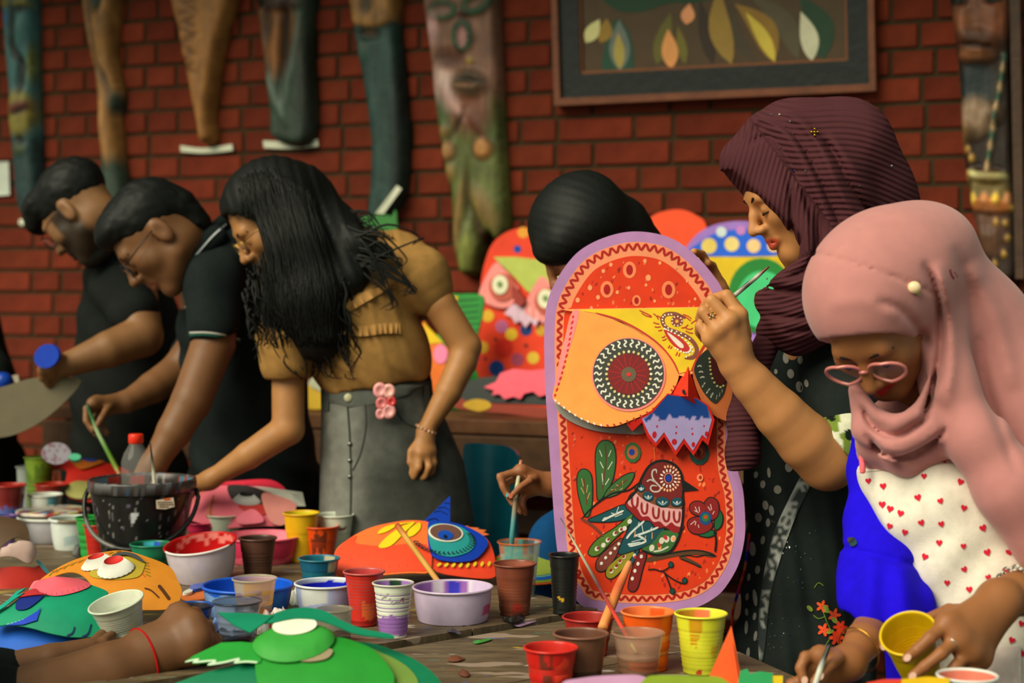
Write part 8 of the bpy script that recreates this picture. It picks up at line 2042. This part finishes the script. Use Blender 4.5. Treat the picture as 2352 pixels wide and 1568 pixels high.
# ---------------------------------------------------------------- woman in the pink headscarf
def woman_pink():
    root = person('woman in a dusty pink headscarf and heart-print apron holding a yellow cup', 2150, 2.75)
    sk = lin((146, 92, 52)); S = Solid(.0036)
    c = P(2006, 730, 2.68); R = np.array(frame((-.25, -.535, -.81), (-.495, -.655, .579)))
    W = head(S, c, R, 1.0, ears=False, neck=P(2120, 900, 2.80), nr=.05)
    S.pch([(2150, 1020, 2.84, 70), (2200, 1200, 2.86, 90)], .04)
    # arm with the brush
    S.pch([(2040, 1340, 2.73, 40), (2016, 1420, 2.67, 42), (1985, 1470, 2.60, 42), (1950, 1520, 2.56, 34)], .006, .02)
    w = (1948, 1522, 2.56); kn = [(1884, 1506, 2.53), (1880, 1524, 2.54), (1884, 1546, 2.55), (1894, 1566, 2.56)]
    palm(S, w, kn, .021, .0135)
    fingers(S, [[kn[0], (1850, 1508, 2.52), (1838, 1534, 2.515), (1846, 1560, 2.51)], [kn[1], (1852, 1532, 2.53), (1846, 1556, 2.525), (1858, 1576, 2.52)], [kn[2], (1860, 1562, 2.54), (1856, 1584, 2.535), (1866, 1600, 2.53)], [(1925, 1512, 2.53), (1905, 1528, 2.50), (1886, 1548, 2.49), (1870, 1566, 2.49)]], .0088)
    S.pch([(1884, 1550, 2.54, 16), (1820, 1572, 2.53, 12), (1800, 1580, 2.53, 10)], .01)
    # arm with the cup
    S.pch([(2480, 1300, 2.72, 60), (2390, 1340, 2.62, 54), (2330, 1362, 2.56, 46), (2290, 1382, 2.53, 44)], .006, .02)
    w = (2296, 1380, 2.53); kn = [(2176, 1432, 2.475), (2200, 1466, 2.47), (2226, 1494, 2.475), (2250, 1510, 2.49)]
    palm(S, w, kn, .026, .0155, .016)
    fingers(S, [[kn[0], (2136, 1464, 2.452), (2106, 1492, 2.45), (2082, 1512, 2.455)], [kn[1], (2162, 1500, 2.445), (2124, 1530, 2.445), (2094, 1554, 2.45)], [kn[2], (2196, 1530, 2.455), (2164, 1564, 2.455), (2130, 1590, 2.46)], [kn[3], (2226, 1548, 2.47), (2200, 1584, 2.47), (2176, 1606, 2.475)], [(2240, 1400, 2.52), (2180, 1400, 2.57), (2110, 1430, 2.605), (2056, 1470, 2.60), (2032, 1486, 2.575)]], .0092, .004)
    v, F = S.mesh(); col = np.tile(sk, (len(v), 1)); col = face_colour(col, v, c, R, 1.0, lip=lin((150, 26, 22)))
    body = build_solid('body', v, F, col, M_SKIN(), root); brow_tubes(W, lin((30, 20, 14)), body)
    nails([(2084, 1510, 2.446, .8), (2096, 1552, 2.441, .8), (2030, 1484, 2.565, .3), (1884, 1552, 2.482, .3), (1848, 1562, 2.502, .2)], body, (214, 170, 150), .005)
    g = glasses(W, root, lin((206, 120, 110)), r=.029, ry=.024, half=.035, thick=.0029, y=.104, temple=False, m=mat('rose_plastic', rough=.2, spec=.6, noise=.05, coat=.5))
    # headscarf
    H = Solid(.005)
    H.ell(W(0, -.020, .040), (.098, .112, .104), R, .02)
    H.pe((2050, 620, 2.70), (160, 150, 150), None, .03); H.pe((2110, 560, 2.74), (118, 120, 92), None, .03)
    H.pch([(2120, 600, 2.76, 120), (2230, 760, 2.80, 130), (2330, 900, 2.80, 150), (2400, 1020, 2.78, 150)], .04)
    H.pch([(2150, 760, 2.70, 70), (2180, 880, 2.68, 62), (2240, 1000, 2.66, 66), (2320, 1120, 2.65, 76), (2400, 1240, 2.66, 80)], .03)
    H.half(W(0, .076, .078), .96 * R[1] - .42 * R[2], W(0, .115, -.03), .106, .006)
    H.pch([(2150, 800, 2.67, 34), (2160, 850, 2.66, 24), (2142, 896, 2.65, 18), (2106, 948, 2.64, 16), (2060, 970, 2.65, 16), (2006, 950, 2.68, 16), (1968, 895, 2.70, 14)], .010)
    H.pch([(1968, 895, 2.72, 20), (1992, 985, 2.70, 32), (2050, 1022, 2.67, 36), (2130, 985, 2.66, 36), (2176, 900, 2.68, 32)], .015)
    H.pch([(1985, 960, 2.74, 26), (2006, 1020, 2.73, 36), (2080, 1050, 2.71, 42), (2160, 1010, 2.70, 44)], .015)
    H.pch([(2000, 1040, 2.76, 32), (2050, 1070, 2.76, 46), (2130, 1070, 2.75, 50), (2200, 1010, 2.74, 50)], .02)
    H.pe((2080, 990, 2.79), (100, 60, 90), None, .03)
    H.half(P(2150, 1100, 2.72), (-.17, 0, -1), P(2060, 1160, 2.74), .06, .006)
    fold = ridges([([(2120, 600), (2148, 660), (2160, 740), (2156, 830), (2140, 900), (2120, 960)], 9, -.016), ([(2150, 600), (2180, 700), (2186, 820), (2170, 940)], 16, .010), ([(2190, 560), (2230, 680), (2250, 840), (2300, 1000)], 16, -.005), ([(2230, 600), (2290, 740), (2330, 900)], 22, .008),
        ([(2010, 690), (2070, 712), (2120, 770), (2148, 810)], 10, -.008), ([(1900, 700), (1990, 690), (2070, 730)], 20, .003), ([(1978, 930), (2010, 985), (2070, 1000), (2140, 950)], 7, -.012), ([(1985, 990), (2030, 1040), (2100, 1044), (2180, 980)], 7, -.012), ([(2250, 760), (2270, 900), (2340, 1100)], 12, -.005)])
    def wr(p):
        x = CX + p[:, 0] / p[:, 1] * FPX; y = HY - (p[:, 2] - CAMZ) / p[:, 1] * FPX
        seam = np.exp(-((y - (628 - 44 * np.cos((x - 1880) / 190.0) + (x - 1880) * .20)) / 5) ** 2) * (x < 2150)
        return .0045 * seam + fold(p)
    v, F = H.mesh(wr); pk = lin((184, 122, 117)); hj = build_solid('headscarf', v, F, pk, mat('smooth_pink_cloth', rough=.8, spec=.15, noise=.05, nscale=40, sheen=.2), root); D = Drape(v, F)
    q = D.pt([(2100, 660)], .006)[0]; SS = Solid(.0022); SS.ell(q, (.0105, .008, .0098), None, .003); vv, FF = SS.mesh(); pn = empty('scarf_pin', tuple(q), 'cream pearl pin on the pink headscarf', 'pin'); build_solid('pearl', vv, FF, lin((236, 206, 160)), M_GLOSS(), pn)
    mb = MB(); D.dot(mb, 2108, 672, 7, 4, .004, lin((150, 160, 50)), .4); mb.build('pin_leaf', M_PLASTIC(), pn, smooth=False)
    mb = MB(); D.line(mb, [(2182, 618), (2186, 632), (2192, 640)], 5, .001, lin((150, 70, 76))); mb.build('stain', M_CLOTH(), hj)
    mb = MB(); D.line(mb, [(2192, 624), (2200, 636)], 6, .001, lin((150, 70, 76))); mb.build('stain', M_CLOTH(), hj)
    # blue dress
    B = Solid(.006); BLUE = lin((28, 8, 206))
    B.pch([(2140, 1000, 2.86, 120), (2180, 1150, 2.86, 170), (2220, 1320, 2.86, 190), (2260, 1500, 2.86, 210), (2270, 1700, 2.86, 220), (2270, 2150, 2.86, 240)], .04)
    v, F = B.mesh(); dr = build_solid('dress', v, F, BLUE, M_CLOTH(), root)
    K = Solid(.005); K.pch([(1985, 950, 2.83, 28), (1990, 1080, 2.82, 36), (1998, 1200, 2.78, 52), (2018, 1300, 2.73, 82), (2036, 1400, 2.68, 96), (2044, 1440, 2.67, 98)], .03)
    K.half(P(2000, 1434, 2.62), (-.16, 0, -1), P(2030, 1560, 2.65), .14, .004)
    def ks(p):
        x = CX + p[:, 0] / p[:, 1] * FPX; y = HY - (p[:, 2] - CAMZ) / p[:, 1] * FPX; f = np.clip((y - 1270) / 60, 0, 1)
        return f * .0055 * np.sin((x - 2030) / (9.5 + (y - 1260) * .03) + 1.2) + .006 * np.exp(-((y - (1262 + (x - 1960) * .25)) / 7) ** 2)
    v, F = K.mesh(ks); sl = build_solid('puffed_sleeve', v, F, BLUE, M_CLOTH(), dr)
    mb = MB(); mb_q = Drape(v, F); mb_q.sheet(mb, sm([(1946, 1236), (1962, 1234), (1968, 1248), (1954, 1254)], 3), .003, lin((90, 130, 140)), 5, .002); mb.build('sleeve_trim', M_METAL(), dr)
    # apron with hearts
    A = Solid(.006); A.pch([(2062, 1090, 2.79, 96), (2096, 1200, 2.77, 112)], .04); A.pch([(2120, 1090, 2.79, 100), (2160, 1160, 2.77, 140), (2220, 1320, 2.76, 150), (2260, 1500, 2.76, 160), (2270, 1700, 2.76, 170)], .04); A.pch([(2330, 1200, 2.82, 150), (2360, 1400, 2.82, 160), (2370, 1600, 2.82, 160)], .04); A.half(P(2000, 1074, 2.74), (-.21, 0, 1), P(2100, 930, 2.76), .19, .006)
    A.half(P(2030, 1200, 2.72), (-.90, -.1, -.40), P(1950, 1280, 2.7), .14, .004)
    def aw(p):
        x = CX + p[:, 0] / p[:, 1] * FPX; y = HY - (p[:, 2] - CAMZ) / p[:, 1] * FPX
        return .004 * np.sin((x * .45 + y) / 26.0 + 1.5 * np.sin(x / 70)) * np.clip((y - 1150) / 100, 0, 1) + .003 * np.sin((x - .3 * y) / 21.0) * np.clip((1300 - y) / 100, 0, 1)
    v, F = A.mesh(aw); ap = build_solid('apron', v, F, lin((222, 212, 196)), M_CLOTH(), root); D = Drape(v, F)
    rr = random.Random(9)
    def heart(x, y, s, rot):
        t = np.linspace(0, 2 * math.pi, 22, endpoint=False); hx = .9 * np.sin(t) ** 3; hy = -(13 * np.cos(t) - 5 * np.cos(2 * t) - 2 * np.cos(3 * t) - np.cos(4 * t)) / 15
        co, si = math.cos(rot), math.sin(rot); mb = MB(); D.sheet(mb, np.stack([x + s * (hx * co - hy * si), y + s * (hx * si + hy * co)], 1), .0012, lin((206, 34, 56)), None, .0006); mb.build('printed_heart', M_CLOTH(), ap, smooth=False)
    HE = [(2028, 1116), (2078, 1089), (2122, 1093), (2168, 1055), (2219, 1055), (1994, 1104), (2026, 1158), (2108, 1142), (2160, 1150), (2206, 1106), (2068, 1178), (2214, 1166), (2266, 1167), (2044, 1168), (2116, 1200), (2162, 1203), (2078, 1222), (2043, 1208), (2258, 1212), (2157, 1246), (2213, 1254), (2268, 1268), (2318, 1267), (2124, 1278), (2215, 1307), (2175, 1338), (2270, 1325), (2308, 1312), (2226, 1353), (2137, 1370), (2318, 1214), (2324, 1470), (2281, 1492), (2300, 1552), (2346, 1432), (2322, 1340), (2040, 1250), (2090, 1330), (2316, 1528), (2350, 1500)]
    for x, y in HE: heart(x, y, rr.uniform(7.5, 9.5), rr.uniform(-.5, .5))
    mb = MB(); D.line(mb, [(1972, 1082), (2060, 1072), (2150, 1052), (2240, 1026)], 5, .003, lin((226, 216, 196)), taper=False); mb.build('apron_hem', M_CLOTH(), ap)
    mb = MB(); D.sheet(mb, [(2262, 1482), (2345, 1484), (2345, 1600), (2258, 1600)], .002, lin((214, 196, 188)), 14, .0015); mb.build('pocket', M_CLOTH(), ap)
    T = Solid(.005); T.pch([(1980, 960, 2.76, 8), (1977, 1020, 2.735, 8), (1982, 1082, 2.725, 8)], .004); v, F = T.mesh(); build_solid('apron_strap', v, F, lin((240, 110, 120)), M_CLOTH(), ap)
    # bracelet chain, bangle
    for i in range(26):
        t = i / 26 * 2 * math.pi; cb = P(2340, 1358, 2.565); axd = nrm(P(2390, 1340, 2.62) - P(2290, 1382, 2.53)); u = nrm(np.cross(axd, (0, 1, 0))); w_ = np.cross(axd, u)
        q = cb + .036 * (math.cos(t) * u + math.sin(t) * w_); mb = MB(); a2 = nrm(-math.sin(t) * u + math.cos(t) * w_); n2 = axd if i % 2 else nrm(math.cos(t) * u + math.sin(t) * w_)
        tube(mb, [q + .0056 * math.cos(k) * a2 + .0042 * math.sin(k) * n2 for k in np.linspace(0, 2 * math.pi, 13)], .0014, lin((190, 186, 176)), n=5, cap=False); mb.build('chain_link', M_METAL(), root)
    cb = P(1972, 1492, 2.58); axd = nrm(P(2010, 1420, 2.64) - P(1950, 1520, 2.56)); u = nrm(np.cross(axd, (0, 1, 0))); w_ = np.cross(axd, u)
    mb = MB(); tube(mb, [cb + axd * .01 * math.cos(t) + .034 * (math.cos(t) * u + math.sin(t) * w_) for t in np.linspace(0, 2 * math.pi, 33)], .0013, lin((196, 140, 50)), n=6, cap=False); mb.build('bangle', M_METAL(), root)
    mb = MB(); u0 = P(2158, 1482, 2.447); axd = nrm(P(2162, 1500, 2.445) - P(2200, 1466, 2.47)); u = nrm(np.cross(axd, (0, 1, 0))); w_ = np.cross(axd, u); cb = P(2184, 1480, 2.458)
    tube(mb, [cb + .0105 * (math.cos(t) * u + math.sin(t) * w_) for t in np.linspace(0, 2 * math.pi, 21)], .0012, lin((200, 200, 190)), n=6, cap=False); mb.build('ring', M_METAL(), root)
    # the yellow cup in the hand
    rc = P(2086, 1452, 2.50); bc = P(2132, 1572, 2.53); axis = rc - bc; Hh = np.linalg.norm(axis); zz = axis / Hh; xx = nrm(np.cross((0, 1, 0), zz)); xx = nrm(np.cross(np.cross(zz, xx), zz)) * -1; yy = np.cross(zz, xx)
    tl = nrm(zz + np.array([0, -.28, 0])); xx = nrm(np.cross((0, 1, 0), tl)); yy = np.cross(tl, xx); bc = rc - tl * .098
    prof, zone, uu = cup_profile(.0432, .098, .68, 10, .1, .75, .003, .0012, .25); g2, th = lathe_grid(prof, 0, 0, 0, 56); n, k = g2.shape[:2]; vv = g2.reshape(-1, 3); vw = bc + vv[:, :1] * xx + vv[:, 1:2] * yy + vv[:, 2:] * tl
    FF = [(i * k + j, i * k + (j + 1) % k, (i + 1) * k + (j + 1) % k, (i + 1) * k + j) for i in range(n - 1) for j in range(k)]
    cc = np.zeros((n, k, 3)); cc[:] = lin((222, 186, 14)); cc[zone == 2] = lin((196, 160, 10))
    mb = MB(); mb.add(vw, FF, cc.reshape(-1, 3)); tag(mb.build('paint_cup', M_PLASTIC()), 'tilted yellow ribbed cup held in the hand of the woman in pink', 'cup')
    brush('white-ferruled black brush held by the woman in the pink headscarf', [(1906, 1478, 2.49), (1886, 1530, 2.485), (1870, 1580, 2.48), (1862, 1610, 2.47)], [.003, .0045, .0045, .003], [(20, 22, 20), (30, 32, 30), (206, 206, 190), (190, 190, 176), (60, 60, 50), (40, 40, 30)])
woman_pink()
